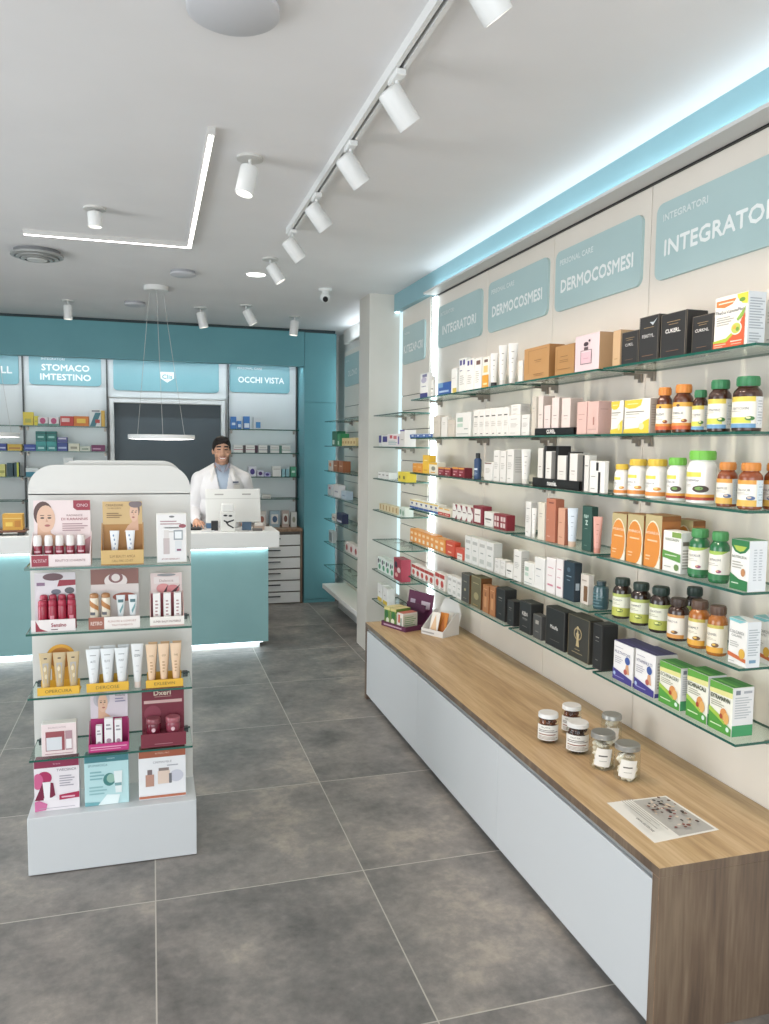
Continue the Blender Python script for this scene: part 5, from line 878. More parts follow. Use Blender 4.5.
simple(X0, 5.30, DZ[1], .30, .07, .09, 'e6dedc', [('r', .2, .65, .4, .9, 'cf4a54'), ('r', .5, .6, .75, .85, 'd9727a'), LN(.1, .15, .8, .5, 3, '8fb4b4'), ('r', .85, .2, .95, .8, '5a4a9a')], 'white box with red and teal lettering before the pillar')
simple(X0, 5.085, DZ[1], .10, .08, .115, 'e0dad4', [('r', 0, .92, 1, 1, '5a4a9a'), ('r', .2, .4, .8, .45, 'a8a098')], 'white carton with thin violet lid before the pillar')
for k in range(3): simple(X0, 5.66-.10*k, DZ[2], .092, .06, .05, WB, [('r', .2, .5, .8, .65, '9a968e')], 'small white box in a row of three before the pillar', 'small white boxes before the pillar')
for k in range(2): simple(X0, 5.14-.10*k, DZ[2], .092, .07, .068, 'e6cf3c', [('r', .2, .3, .6, .6, '77702c')], 'yellow box beside the grooved panel edge before the pillar', 'yellow boxes before the pillar')
for k in range(6): simple(X0, 5.64-.08*k, DZ[3], .072, .05, .05, 'd9c9a0', [('r', .3, .2, .6, .9, 'b0884a')], 'small tan and cream box in a row before the pillar', 'tan boxes before the pillar')
simple(X0, 5.10, DZ[3], .14, .06, .062, 'd3ddd2', [('e', .3, .5, .12, .3, '6f9a7c'), ('e', .7, .4, .15, .3, '8aae94')], 'white box with green leaf print before the pillar')
for k in range(4): simple(X0, 5.64-.105*k, DZ[5], .095, .06, .10, 'dfe6e0', [('e', .3, .7, .2, .18, '5a4a5e'), ('e', .6, .3, .3, .2, '4f9a72'), ('e', .75, .75, .15, .12, '4f9a72')], 'white packet with green leaves and dark print before the pillar', 'leaf printed packets')
simple(X0, 5.17, DZ[5], .17, .07, .155, 'a8394a', [('e', .3, .7, .2, .15, '3a3444'), ('e', .7, .5, .22, .12, 'e0ccc8'), ('e', .4, .25, .2, .1, 'e0a8a0')], 'red patterned packet on the sixth shelf before the pillar')
simple(X0, 5.62, DZ[6], .11, .06, .13, WB, [('r', 0, 0, 1, .22, 'd9b93a'), ('r', .3, .5, .6, .55, 'a09a90')], 'white carton with yellow foot, lowest before the pillar', 'yellow footed cartons')
simple(X0, 5.48, DZ[6], .11, .06, .125, WB, [('r', 0, 0, 1, .22, 'd9b93a'), ('r', .3, .5, .6, .55, 'a09a90')], 'white carton with yellow foot, right of the pair before the pillar', 'yellow footed cartons')
simple(X0, 7.14, DZ[1], .20, .08, .135, '1f6a48', [('r', .1, .1, .5, .4, 'c9d9cc')], 'dark green carton beyond the pillar')
simple(X0, 6.96, DZ[1], .12, .08, .11, '2f8a54', [('r', .1, .1, .5, .4, 'c9d9cc')], 'bright green carton beyond the pillar')
for k in range(5): simple(X0, 6.82-.10*k, DZ[1], .092, .07, .07, 'd9c28a', [('r', .2, .3, .8, .6, 'b08a4a')], 'tan carton in a row beyond the pillar', 'tan cartons beyond the pillar')
simple(X0, 7.36, DZ[2], .17, .06, .095, 'ded6cc', [('e', .5, .6, .3, .2, 'd98a5a')], 'white and orange carton beyond the pillar, left of the brown pair')
simple(X0, 7.12, DZ[2], .17, .07, .10, '9a5a34', [('r', .2, .5, .8, .6, 'd9b48a')], 'brown carton beyond the pillar, left of a pair', 'brown cartons beyond the pillar')
simple(X0, 6.90, DZ[2], .17, .07, .10, '9a5a34', [('r', .2, .5, .8, .6, 'd9b48a')], 'brown carton beyond the pillar, right of a pair', 'brown cartons beyond the pillar')
simple(X0, 7.38, DZ[3], .17, .06, .10, 'd8dce0', [('e', .5, .7, .25, .12, 'c98a94')], 'pale carton with pink dot beyond the pillar')
simple(X0, 7.10, DZ[3], .22, .06, .115, 'dfe0e2', [('r', .2, .4, .8, .5, '9aa0b4')], 'pale carton with grey band beyond the pillar')
simple(X0, 6.80, DZ[3], .20, .06, .075, 'a8bccc', [('r', .2, .4, .8, .5, '6f88a8')], 'light blue box beyond the pillar')
simple(X0, 7.20, DZ[4], .16, .06, .06, 'dcd6d0', [('r', .2, .4, .8, .6, '9a8a84')], 'low pale box left of the navy box beyond the pillar')
simple(X0, 6.97, DZ[4], .22, .06, .09, '2a3358', [('r', .1, .1, .9, .3, 'd0d4e0')], 'navy and white box beyond the pillar')
simple(X0, 7.38, DZ[5], .15, .04, .113, 'c4ccd0', [('r', .15, .15, .85, .85, '8a969c')], 'grey framed card standing beyond the pillar', cat='card')
for k in range(3): simple(X0, 6.66-.16*k, DZ[5], .14, .06, .085, 'e0d8d4', [('e', .4, .5, .25, .3, 'a84a4a')], 'white and red packet beyond the pillar', 'white and red packets beyond the pillar')

# goods on the back wall
def back(x, z, w_, h_, c, art, lab, grp=None, cat='box', d_=.07): return simple(x, 7.965+d_/2-.03, z, w_, d_, h_, c, art, lab, grp, 0, 'carton', cat)
z1, z2, z3, z4, z5 = 1.7435, 1.5075, 1.2685, 1.0455, .7556
back(-1.09, z1, .085, .121, 'e3c83a', [('r', .2, .2, .8, .5, 'b9b04a')], 'yellow carton at the left end of the top shelf under the stomach sign'); back(-1.02, z1, .035, .085, 'e3d23a', [('r', .2, .4, .8, .5, 'b9b04a')], 'narrow yellow packet beside the taller yellow carton')
for x, nm in ((-.965, 'left'), (-.87, 'right')): back(x, z1, .088, .079, 'e6dcdc', [('p', [(0, 0), (1, 0), (1, .25), (0, .2)], '6a9a8a'), ('e', .5, .55, .28, .35, 'c4507a')], f'white box with pink flower print, {nm} of a pair on the back wall', 'flower printed boxes')
back(-.755, z1, .115, .09, 'cf3a34', [('r', .1, .4, .7, .8, 'efc4bc')], 'red box beside the orange one on the back wall'); back(-.63, z1, .13, .092, 'e07a2a', [('r', .2, .3, .8, .75, 'f3c64a')], 'orange box with yellow panel on the back wall')
back(-.505, z1, .10, .16, 'dfe0de', [('p', [(0, 0), (.5, 0), (1, .8), (.5, .8)], '3f7a86'), ('r', .5, .2, .9, .4, 'c4443c'), ('r', .2, .85, .9, .95, '9a969a')], 'tall striped white carton at the right end under the stomach sign'); back(-.437, z1, .03, .15, 'e0b048', [], 'narrow ochre carton at the right end under the stomach sign')
back(-1.31, z2, .06, .065, '3a4a9a', [('r', .1, .3, .9, .5, 'c4c9e6')], 'blue box at the left edge of the photo on the back wall'); back(-1.21, z2, .12, .06, 'dcb43a', [('r', .1, .3, .9, .5, 'b8703a')], 'yellow box beside the blue one at the left edge')
back(-1.08, z2, .10, .06, '2f4aa0', [('r', .1, .3, .9, .5, '8a9ad0')], 'low dark blue box left of the green stacks')
for x, nm in ((-.985, 'left'), (-.893, 'right')):
    back(x, z2, .088, .092, '2a8a8a', [('r', 0, .55, 1, .9, '3aa09c'), ('r', .2, .2, .8, .4, 'a8d6d2')], f'teal box at the bottom of the {nm} stack on the back wall', 'teal stacked boxes')
    back(x, z2+.094, .088, .088, '1f7a72', [('r', .2, .3, .8, .5, '9accc4'), ('r', 0, .75, 1, .85, '155a54')], f'green box on top of the {nm} teal stack on the back wall', 'teal stacked boxes')
back(-.80, z2, .088, .078, '3a4f96', [('r', .1, .3, .9, .5, 'b4bfe0')], 'blue box under a pale one beside the teal stacks'); back(-.80, z2+.08, .088, .05, '565a96', [('r', .1, .6, .9, .9, 'd3cfe0')], 'violet grey box on top beside the teal stacks')
back(-.70, z2, .095, .072, 'e0dcc4', [('r', .2, .3, .8, .6, 'a09a84')], 'cream box on the second back shelf'); back(-.60, z2, .095, .048, 'd0d4c4', [('r', .2, .3, .8, .6, '8a9a84')], 'low pale green box on the second back shelf'); back(-.485, z2, .12, .06, '7a2a5a', [('r', .1, .3, .7, .5, 'cfa0bc')], 'purple box at the right end of the second back shelf')
back(-1.32, z3, .05, .113, 'e0d97a', [('r', .1, .3, .9, .5, 'a8a44a')], 'pale yellow box at the left edge on the third back shelf'); back(-1.255, z3, .05, .125, '1f4a54', [], 'dark teal carton, left of two on the third back shelf', 'dark teal cartons'); back(-1.20, z3, .04, .13, '1f4a54', [('r', .6, 0, 1, 1, 'c9cf3a')], 'dark teal carton with yellow edge on the third back shelf', 'dark teal cartons')
back(-1.065, z3, .11, .08, 'dfe4e2', [('r', 0, 0, 1, .55, '2f8aa0')], 'white and turquoise box behind the corner of the display stand'); back(-.75, z3, .085, .18, 'e0e2e0', [('e', .5, .6, .3, .2, '8aa4a0')], 'tall white carton showing above the display stand')
BL = '3a7ac4'
back(.785, z1, .055, .12, BL, [('r', .2, .3, .8, .5, 'd3e2f0')], 'blue carton, leftmost under the eye care sign'); back(.842, z1, .042, .078, BL, [('r', .2, .2, .8, .6, 'd3e2f0')], 'short blue carton beside the leftmost one')
back(.915, z1, .06, .125, BL, [('r', .1, .1, .9, .45, 'dfe6ee')], 'blue and white carton, third under the eye care sign'); back(1.02, z1, .078, .118, 'cfd4d6', [('r', .3, .1, .9, .6, '3f86c4')], 'grey and blue carton, last on the top shelf under the eye care sign')
for i, x in enumerate((.83, .95, 1.075, 1.195, 1.31)):
    back(x, z2, .088, .078, 'e2e0da', [('r', 0, .35, 1, .42, ['b04a4a', 'a04a5a', '7a7a86', '6a9a8a', '4a8a70'][i]), ('r', .1, .6, .9, .7, 'b8b4ac')], 'white box with a coloured stripe, ' + ['first', 'second', 'third', 'fourth', 'last'][i] + ' in the row right of the man', 'striped white boxes')
    if i < 4: back(x+.060, z2, .026, .074, ['5a4a4a', '5a3a4a', '5a6a70', '4a7a6a'][i], [], 'narrow dark box between striped white boxes', 'narrow dark boxes')
back(.97, z3, .078, .10, 'dfdce6', [('e', .5, .5, .3, .3, '4a3a8a')], 'tall white and violet box right of the man'); back(1.05, z3, .065, .063, 'd3cfe0', [('e', .5, .5, .3, .3, '4a2a6a')], 'middle white and violet box right of the man'); back(1.12, z3, .06, .043, 'b4b0d9', [('e', .5, .5, .3, .3, '4a3a8a')], 'low violet box right of the man')
back(1.215, z3, .085, .104, 'e4e2dc', [('r', .1, .7, .9, .76, 'a8a49c')], 'white box on the third shelf under the eye care sign'); back(1.285, z3, .03, .075, '8ab8c0', [], 'narrow pale blue packet, left of two', 'pale blue packets'); back(1.325, z3, .03, .075, '8ab8c0', [], 'narrow pale blue packet, right of two', 'pale blue packets'); back(1.385, z3, .055, .10, '4aa07a', [('r', .2, .4, .8, .6, 'cfe6d9')], 'green carton at the right end under the eye care sign')
back(1.11, z4, .09, .04, 'dcdad2', [('r', .1, .3, .9, .5, 'a8a49c')], 'small flat white box alone on the lowest shelf under the eye care sign')
for x, w_, h_, c, c2, nm in ((1.06, .085, .165, 'cfc4bc', 'a86a5a', 'beige and red'), (1.19, .10, .165, '9ab0bc', '3f5f86', 'blue framed'), (1.30, .07, .170, 'b8a49a', '7a4a3a', 'brown framed'), (1.385, .06, .15, 'd6d4cc', '9a9a84', 'white')):
    o = simple(x, 7.93, z5+.0002, w_, .05, h_, c, [('r', .15, .2, .85, .8, 'dcd9d2'), ('e', .5, .5, .25, .2, c2)], f'{nm} carton standing on the drawer cabinet', None, 0)

# ---------------------------------------------------------------- free standing display stand
KX, KY = -.152, 3.02
e = empty('display_stand', (KX, KY, 0), 0, 'white free-standing display stand with rounded top and four glass shelves', 'display stand')
def stand_outline(r1, h, w_=.302):
    P = [(-w_, .0), (w_, .0), (w_, h-r1)]
    for i in range(1, 10): a = PI/2*i/9; P.append((w_-r1+r1*math.cos(a), h-r1+r1*math.sin(a)))
    for i in range(0, 9): a = PI/2+PI/2*i/9; P.append((-w_+r1+r1*math.cos(a), h-r1+r1*math.sin(a)))
    P.append((-w_, h-r1)); return P
LW = mat('d6d4ce', .4)
MB().box(-.302, .302, 0, .52, .003, .222, LAM, .002).box(-.29, .29, .01, .51, 0, .003, BLACK).build('base', e)
MB().prism([(x, z+.222) for x, z in stand_outline(.002, 1.178, .300)], .222, .240, LW).build('back_panel', e)
MB().prism([(x, z+1.396) for x, z in [(-.300, 0), (.300, 0), (.300, .03)]+[(.300-.095+.095*math.cos(PI/2*i/9), .02+.095*math.sin(PI/2*i/9)) for i in range(1, 10)]+[(-.300+.095-.095*math.sin(PI/2*i/9), .02+.095*math.cos(PI/2*i/9)) for i in range(0, 9)]+[(-.300, .02)]], .222, .240, LW).build('top_panel', e)
MB().prism([(x+.030, z+.222) for x, z in stand_outline(.085, 1.306, .245)], .270, .290, LW).build('rear_panel', e)
MB().box(-.27, .27, .240, .270, .222, 1.45, mat('8d8c88', .5)).build('core', e)
KZ = [1.143, .904, .667, .435]
for i, z in enumerate(KZ):
    p = empty('shelf', (0, .112, z)); p.parent = e
    a, b, t = .290, .109, .004; m = MB(); v = [(-a, -b, t), (a, -b, t), (a, b, t), (-a, b, t), (-a, -b, -t), (a, -b, -t), (a, b, -t), (-a, b, -t)]
    m.add(v, [(0, 1, 2, 3), (7, 6, 5, 4)], GLASS); m.add(v, [(0, 4, 5, 1), (1, 5, 6, 2), (2, 6, 7, 3), (3, 7, 4, 0)], GEDGE); m.build('glass_pane', p)
    for s in (-1, 1): MB().box(s*.272-.010, s*.272+.010, .085, .109, -.012, .008, mat('3c4648', .4, .5), .001).build('clip', p)
def kz(i): return KZ[i]+.0043
SK = 'd9a98a'
def face_art(cx_, cy_, s, hair, ex=1):
    A = [('p', [(cx_-s*.55*ex, cy_-s*1.6), (cx_+s*1.4*ex, cy_-s*1.75), (cx_+s*.9*ex, cy_-s*1.2), (cx_+s*.35*ex, cy_-s*.9), (cx_+s*.3*ex, cy_-s*.4), (cx_-s*.5*ex, cy_-s*.4)], SK),
         ('e', cx_-s*.12*ex, cy_+s*.24, s*.62, s*.74, hair), ('e', cx_+s*.05*ex, cy_-s*.05, s*.60, s*.80, 'e0b498'),
         ('e', cx_+s*.28*ex, cy_-s*.0, s*.13, s*.05, '4a3a34'), ('e', cx_-s*.18*ex, cy_, s*.13, s*.05, '4a3a34'), ('e', cx_+s*.14*ex, cy_-s*.45, s*.18, s*.07, 'b0605c'), ('p', [(cx_+s*.1*ex, cy_), (cx_+s*.2*ex, cy_-s*.24), (cx_+s*.02*ex, cy_-s*.24)], 'cf9a80'),
         ('r', cx_-s*.32, cy_+s*.13, cx_-s*.06, cy_+s*.17, '5a443a'), ('r', cx_+s*.16, cy_+s*.13, cx_+s*.40, cy_+s*.17, '5a443a')]
    return A
def pos(w_, d_, cardh, front_h, x, i, art, fart, lab, base, cardc, fc, y0=.022, side=None, zt=None):
    """counter display: back card, floor, front lip and sides"""
    z = kz(i) if zt is None else zt
    t = empty('counter_display', (x, KY+y0+d_/2, z), 0, lab, 'counter display')
    MB().box(-w_/2, w_/2, -d_/2, d_/2, 0, .004, mat(base, .5)).build('tray_floor', t)
    m = MB().box(-w_/2+.004, w_/2-.004, d_/2-.003, d_/2, .004, cardh, mat(cardc, .5)); m.art(art, w_-.008, cardh-.004, F(lambda u, v, o: (u-(w_-.008)/2, d_/2-.003-o, v+.004))); m.build('back_card', t)
    m = MB().box(-w_/2, w_/2, -d_/2, -d_/2+.003, .004, front_h, mat(fc, .5)); m.art(fart, w_, front_h, front(w_, d_)); m.build('front_lip', t)
    if side:
        for s in (-1, 1):
            q = MB().prism([(-d_/2+.003, .004), (d_/2-.003, .004), (d_/2-.003, side), (-d_/2+.003, front_h)], s*(w_/2-.0015)-.0015, s*(w_/2-.0015)+.0015, mat(base, .5), 'X'); q.build('side_panel', t)
    return t
RED = '9c2438'
def vial(x, y, z, r, h, body, cap, ch, lab, grp, art=None, name='cosmetic_bottle', cat='bottle', bev=.12):
    b = empty(name, (x, y, z), 0, lab, cat, grp); zc = h*(1-ch)
    MB().lathe([(r*.93, 0), (r, .003), (r, zc-.003), (r*.96, zc)], mat(body, .25, 0, .6), n=18).build('bottle_body', b)
    MB().lathe([(r*.93, zc), (r*.95, zc+.001), (r*.95, h-h*ch*bev*3), (r*.8, h-.002), (r*.5, h)], mat(cap, .35), n=18).build('cap', b)
    if art: m = MB(); m.art(art, 2.2*r, zc, cyl(r, 0, 2.2)); m.build('label', b)
    return b
def ktube(x, y, z, w_, h, body, cap, lab, grp, art, capup=False):
    b = empty('cream_tube', (x, y, z), 0, lab, 'tube', grp); r = w_/2.1
    m, c = tube_mesh(r, h, cap, body, .62); m.build('tube_body', b); c.build('cap', b)
    q = MB(); ff = tube_face(r, h, .62, .65); q.art(art, 1.3*r, h, ff); q.build('print', b)
    return b
P5 = ['leftmost', 'second from the left', 'middle', 'second from the right', 'rightmost']
# shelf 1
pos(.204, .085, .236, .045, -.321, 0, face_art(.20, .72, .27, '5a3a34')+[('p', [(.70, 1), (1, 1), (1, .84), (.76, .84), (.70, .88)], RED), ('t', 'ONO', .86, .92, .05, 'e6c9cc', .2), ('t', 'RADIANCE', .72, .76, .030, '8a5a60', .44), ('t', 'DI KARANNIS', .72, .70, .040, RED, .50), LN(.5, .5, .95, .64, 4, 'b08a8e'), ('p', [(.6, .0), (1, .0), (1, .42), (.8, .3)], 'c98f94')],
    [('r', .02, .05, .30, .95, RED), ('t', 'OLTSTAT', .16, .5, .25, 'e6c9cc', .22), ('t', 'BEAUTYCE SCHIARENTE', .66, .5, .18, '8a5a60', .5)], 'pale pink counter display with a woman portrait and red tag, top shelf of the stand', 'e3cfcd', 'ead6d4', 'ead9d7', side=.12)
for k in range(5): vial(-.402+.037*k, KY+.060, kz(0)+.0043, .0150, .108, '94283c', 'e8e2de', .36, f'{P5[k]} crimson bottle with white cap in the portrait display', 'crimson bottles with white caps', [('r', .1, .45, .9, .50, 'd9a8b0'), LN(.2, .1, .8, .4, 3, 'c98f9a'), ('r', .2, .65, .8, .75, 'd9a8b0')])
pos(.150, .08, .230, .055, -.108, 0, [('r', 0, .62, 1, 1, 'cfac72')]+face_art(.80, .82, .19, '6b5a55', -1)+[('e', .83, .955, .17, .06, '77686a'), ('t', 'CREAZIONE', .30, .94, .035, '7a5a34', .44), ('t', 'DI BELLEZZA', .30, .89, .022, '7a5a34', .36), LN(.1, .72, .48, .82, 3, '8a6a40')],
    [('t', 'SLIM BEAUTY AMICA', .5, .58, .18, '8a6430', .6), ('t', 'CALL FIRE COVET', .5, .28, .15, '8a6430', .5)], 'gold counter display with a woman in a headscarf, top shelf of the stand', 'b8823c', 'b5803f', 'd3ad68', side=.15)
for k in range(2): ktube(-.136+.056*k, KY+.058, kz(0)+.0043, .034, .120, 'e4e5e6', 'dcdcda', ['left', 'right'][k]+' white tube with blue dots in the gold display', 'white dotted tubes', [('e', .3+.4*((q*3) % 5)/5, .2+.13*q, .12, .035, '5f7fa4') for q in range(6)])
g = goods_box(.111, .03, .189, 'plain_white:', (.070, KY+.022+.028, kz(0)), 0, 'white card box printed with bottle and jar, top shelf of the display stand', 'box', None)
q = MB(); q.art([('r', .03, .03, .97, .97, 'e8e4e2'), ('e', .5, .93, .09, .02, '7a7a7a'), LN(.12, .76, .8, .86, 2, 'b08a8e'), ('e', .85, .74, .12, .04, '9a4a54'), ('r', .22, .18, .42, .50, 'c4b4b2'), ('r', .24, .50, .40, .66, 'd9d2ce'), ('r', .56, .46, .86, .66, '9aa0a4'), ('r', .60, .49, .82, .63, 'e6e8e9'), ('r', .60, .22, .82, .44, 'd9dadb'), ('r', .66, .24, .8, .28, '8a4a6a'), ('t', 'ATOM SERENITY', .45, .08, .03, 'a04a54', .6)], .111, .189, front(.111, .03)); q.build('print', g)
# shelf 2
pos(.150, .085, .205, .045, -.351, 1, [('p', [(0, .5), (.1, .8), (.3, .86), (1, .86), (1, .3), (0, .3)], 'd9d2d6'), ('e', .45, .92, .25, .07, '6a4a50'), ('p', [(.6, .86), (1, .86), (1, .76), (.55, .74)], RED), ('e', .85, .66, .12, .06, '5a5a60'), ('e', .52, .64, .12, .05, '6a6a78'), ('r', .05, .76, .25, .82, '8a6a84')], [('r', .1, .05, .38, .95, RED), ('p', [(.38, .95), (.1, .95), (.2, .3), (.38, .05), (1, .05), (1, .95)], 'e6dcda'), ('t', 'Sensino', .62, .55, .3, RED, .34), ('r', .45, .15, .6, .22, '6a4a50')],
    'white and red counter display full of red bottles, second shelf of the stand', 'cfc4c6', 'd3ccd0', 'e6dcda')
for k in range(4):
    vial(-.389+.0330*k, KY+.048, kz(1)+.0043, .0160, .110, 'a31f38', 'b02a44', .2, f'red bottle in the front row, {["leftmost", "second", "third", "rightmost"][k]}, second shelf of the stand', 'red bottles of the front row', [('r', .3, .1, .7, .6, 'd3808e')] if k % 2 else None)
    vial(-.389+.0315*k, KY+.085, kz(1)+.0043, .0145, .122, 'a31f38', 'b02a44', .2, 'red bottle in the back row on the second shelf of the stand', 'red bottles of the back row')
pos(.181, .085, .212, .045, -.140, 1, [('r', 0, .72, 1, 1, '8a5a50'), ('e', .52, .78, .24, .14, 'e2d6d2'), ('e', .52, .84, .15, .10, '8a5a5a'), ('e', .52, .84, .09, .07, 'e2d6d2'), ('r', 0, .6, 1, .72, 'd9ccc8'), ('e', .7, .48, .25, .08, 'a85a4a')], [('r', 0, 0, .3, 1, 'a05a44'), ('t', 'RETIRO', .15, .5, .3, 'e0c4b8', .22), ('r', .3, 0, 1, 1, 'e8dfd9'), ('t', 'PLEASURE & COMFORT', .65, .62, .16, 'a86a5a', .55), ('t', 'TRATTAMENTO', .65, .3, .14, 'a86a5a', .5)],
    'brown and white counter display with patterned and silver tubes, second shelf of the stand', 'd6cac6', 'd9d0cc', 'e0d6d0')
for k in range(2): vial(-.212+.041*k, KY+.055, kz(1)+.0043, .0165, .126, 'e0d3be', 'b07a4a', .13, ['left', 'right'][k]+' cream and brown patterned bottle in the brown display', 'patterned bottles', [('p', [(0, .1), (1, .0), (1, .15), (0, .3)], 'a8683c'), ('p', [(0, .75), (1, .55), (1, .7), (0, .95)], 'b8783f'), ('r', .1, .42, .6, .52, '5a5a60')])
for k in range(2): ktube(-.118+.043*k, KY+.056, kz(1)+.0043, .033, .115, 'd6dadb', 'c9cccd', ['left', 'right'][k]+' silver and teal tube in the brown display', 'silver and teal tubes', [('r', .0, .76, 1, .86, '3f6a70'), ('p', [(.2, .5), (1, .74), (1, .6), (.4, .4)], '6a9a9c')])
pos(.125, .085, .190, .036, .049, 1, [('e', .5, .96, .3, .03, '8a8a8c'), ('r', .1, .78, .9, .92, 'e0d3d0'), ('t', 'Dalencia', .5, .84, .05, 'a07a7a', .6), ('e', .4, .68, .22, .10, 'd98a8a'), ('e', .7, .66, .22, .09, 'cf7a7e'), ('p', [(.4, .6), (.55, .75), (.5, .6)], '4a2a30'), ('p', [(.65, .6), (.95, .76), (.8, .6)], '4a2a30'), ('r', 0, 0, 1, .58, 'a84a54')], [('t', 'SUPER BALM INVISIBILE', .5, .5, .22, '7a4a4a', .8)], 'pink and white counter display holding three white sticks on the display stand', 'd3a8a4', 'dcc6c2', 'ece4dc', side=.12)
for k in range(3): 
    o = MB().box(-.0135, .0135, -.012, .012, 0, .118, mat('e9e4e0', .4), .0015); o.art([LN(.3, .25, .7, .8, 5, 'b08a8a'), ('r', .3, .12, .7, .2, 'cf8a8a')], .027, .118, front(.027, .024)); tag(o.build('stick_box', None, (.012+.0385*k, KY+.055, kz(1)+.0043)), ['left', 'middle', 'right'][k]+' slim white stick box in the pink display', 'box', 'slim white stick boxes')
# shelf 3
YL = 'e6b02c'
t = pos(.144, .08, .035, .030, -.339, 2, [], [('t', 'OPERCURA', .5, .5, .38, '6a5420', .64)], 'yellow tray with round orange header and gold tubes, third shelf of the stand', YL, YL, YL)
m = MB(); m.lathe([(.0005, -.0015), (.052, -.0015), (.052, .0015), (.0005, .0015)], mat('dfa02c', .5), n=36, cap=False); m.M = Matrix.Translation((.005, .039, .125)) @ Matrix.Rotation(PI/2, 4, 'X')
mm = MB(); mm.M = Matrix.Translation((.002, .0385, .118)) @ Matrix.Rotation(PI/2, 4, 'X'); mm.lathe([(.0005, -.0012), (.052, -.0012), (.052, .0012), (.0005, .0012)], mat('dfa02c', .5), n=36, cap=False); mm.lathe([(.0005, .002), (.040, .002)], mat('b8742a', .5), n=30, cap=False); mm.M = None; mm.box(-.03, .034, .0375, .0395, .004, .09, mat('dfa02c', .5)); mm.build('header', t)
for k in range(3): ktube(-.384+.0475*k, KY+.050, kz(2)+.0043, .046, .148, 'bfa679', 'b89a68', ['left', 'middle', 'right'][k]+' gold tube with silver print in the yellow tray', 'gold tubes', [('r', .1, .25, .9, .75, 'a9a39c'), ('e', .4, .6, .2, .06, 'd9c9a4'), ('e', .6, .42, .2, .06, 'd9c9a4'), ('r', .3, .85, .7, .88, '4a3a2a')])
pos(.149, .08, .045, .033, -.168, 2, [], [('t', 'DERCOSE', .5, .5, .36, '6a5420', .6)], 'yellow tray with three white tubes, middle of the third shelf of the stand', YL, YL, YL)
for k in range(3):
    ktube(-.2195+.0505*k, KY+.050, kz(2)+.0043, .051, .152, 'dcdfe0', 'd6d8d8', ['left', 'middle', 'right'][k]+' white tube in the yellow tray', 'white tubes of the front row', [('r', .15, .84, .85, .86, '9a9ea0'), ('t', ['ALTE', 'ELITE', 'FORT'][k], .5, .70, .05, '6a6e74', .66), ('r', .25, .52, .75, .53, '9a9ea0'), ('r', .3, .40, .6, .41, 'a8acae')])
    ktube(-.214+.0515*k, KY+.084, kz(2)+.0005 if 0 else kz(2), .044, .160, 'cfd2d3', 'c9cbcb', 'white tube in the back row behind the yellow tray', 'white tubes of the back row', [])
ktube(-.0615, KY+.050, kz(2), .046, .168, 'dcdcdb', 'e0cfc4', 'white tube with grey lettering standing free between the yellow trays', None, [('t', 'IZEN', .5, .74, .05, '5a5e64', .8), ('r', .2, .84, .8, .86, '9a9ea0'), ('r', .25, .5, .75, .51, 'a8acae'), ('r', .25, .38, .7, .39, 'a8acae')])
pos(.137, .08, .04, .030, .037, 2, [], [('t', 'EXLEEVIN', .5, .5, .36, '6a5420', .64)], 'yellow tray with peach tubes, right end of the third shelf of the stand', YL, YL, YL)
for k in range(3):
    ktube(-.010+.045*k, KY+.050, kz(2)+.0043, .043, .158, 'e3c09c', 'dcb68e', ['left', 'middle', 'right'][k]+' peach tube in the yellow tray', 'peach tubes of the front row', [('t', ['KON', 'ASTIM', 'FIME'][k], .5, .72, .045, '8a6a4c', .6), LN(.25, .3, .75, .6, 4, 'b8906a')])
    ktube(-.004+.045*k, KY+.084, kz(2), .034, .163, 'd9b083', 'd0a678', 'peach tube in the back row behind the yellow tray', 'peach tubes of the back row', [])
# shelf 4
g = goods_box(.121, .045, .122, 'plain_white:', (-.342, KY+.022+.03, kz(3)), 0, 'pale pink box with cut-out window on the fourth shelf of the stand', 'box', None)
q = MB(); q.art([('r', .01, .01, .99, .99, 'e6d3d2'), ('t', 'BALANCE ACTIVE', .45, .88, .05, 'a88a8e', .5), ('r', .12, .16, .66, .76, '9a4a50'), ('r', .14, .18, .58, .58, 'd3d6da'), ('r', .68, .16, .88, .76, 'b08a92'), ('r', .70, .2, .86, .5, 'e6e0e0'), ('r', .1, .06, .9, .08, 'b07a80')], .121, .122, front(.121, .045)); q.build('print', g)
pos(.143, .075, .210, .032, -.168, 3, [('r', 0, .5, 1, 1, 'd6c9d2'), ('e', .30, .86, .22, .16, 'b9b4bc')]+face_art(.32, .80, .22, 'a8a2aa')+[('t', 'Ridone', .8, .92, .04, '4a4a5a', .26), LN(.66, .78, .94, .88, 2, '8a84a0'), ('r', 0, 0, 1, .5, 'b0246a')], [('r', .05, .55, .95, .66, 'e6a8c4'), ('r', .05, .3, .8, .38, 'e6a8c4')], 'magenta counter display with a laughing face and three white boxes, fourth shelf of the stand', 'b0246a', 'b0246a', 'c4307a', side=.10)
for (x, w_, h_, nm) in ((-.203, .022, .092, 'shortest'), (-.168, .031, .118, 'tallest'), (-.134, .026, .110, 'right hand')):
    o = MB().box(-w_/2, w_/2, -.011, .011, 0, h_, mat('e6e3e4', .4), .001); o.art([LN(.2, .6, .8, .85, 2, '9a969c'), ('e', .5, .28, .28, .07, 'a88a9a'), ('r', .3, .08, .7, .1, 'c4507a')], w_, h_, front(w_, .022)); tag(o.build('carton', None, (x, KY+.048, kz(3)+.0043)), f'{nm} white carton in the magenta display', 'box', 'white cartons in the magenta display')
MR = '7a2436'
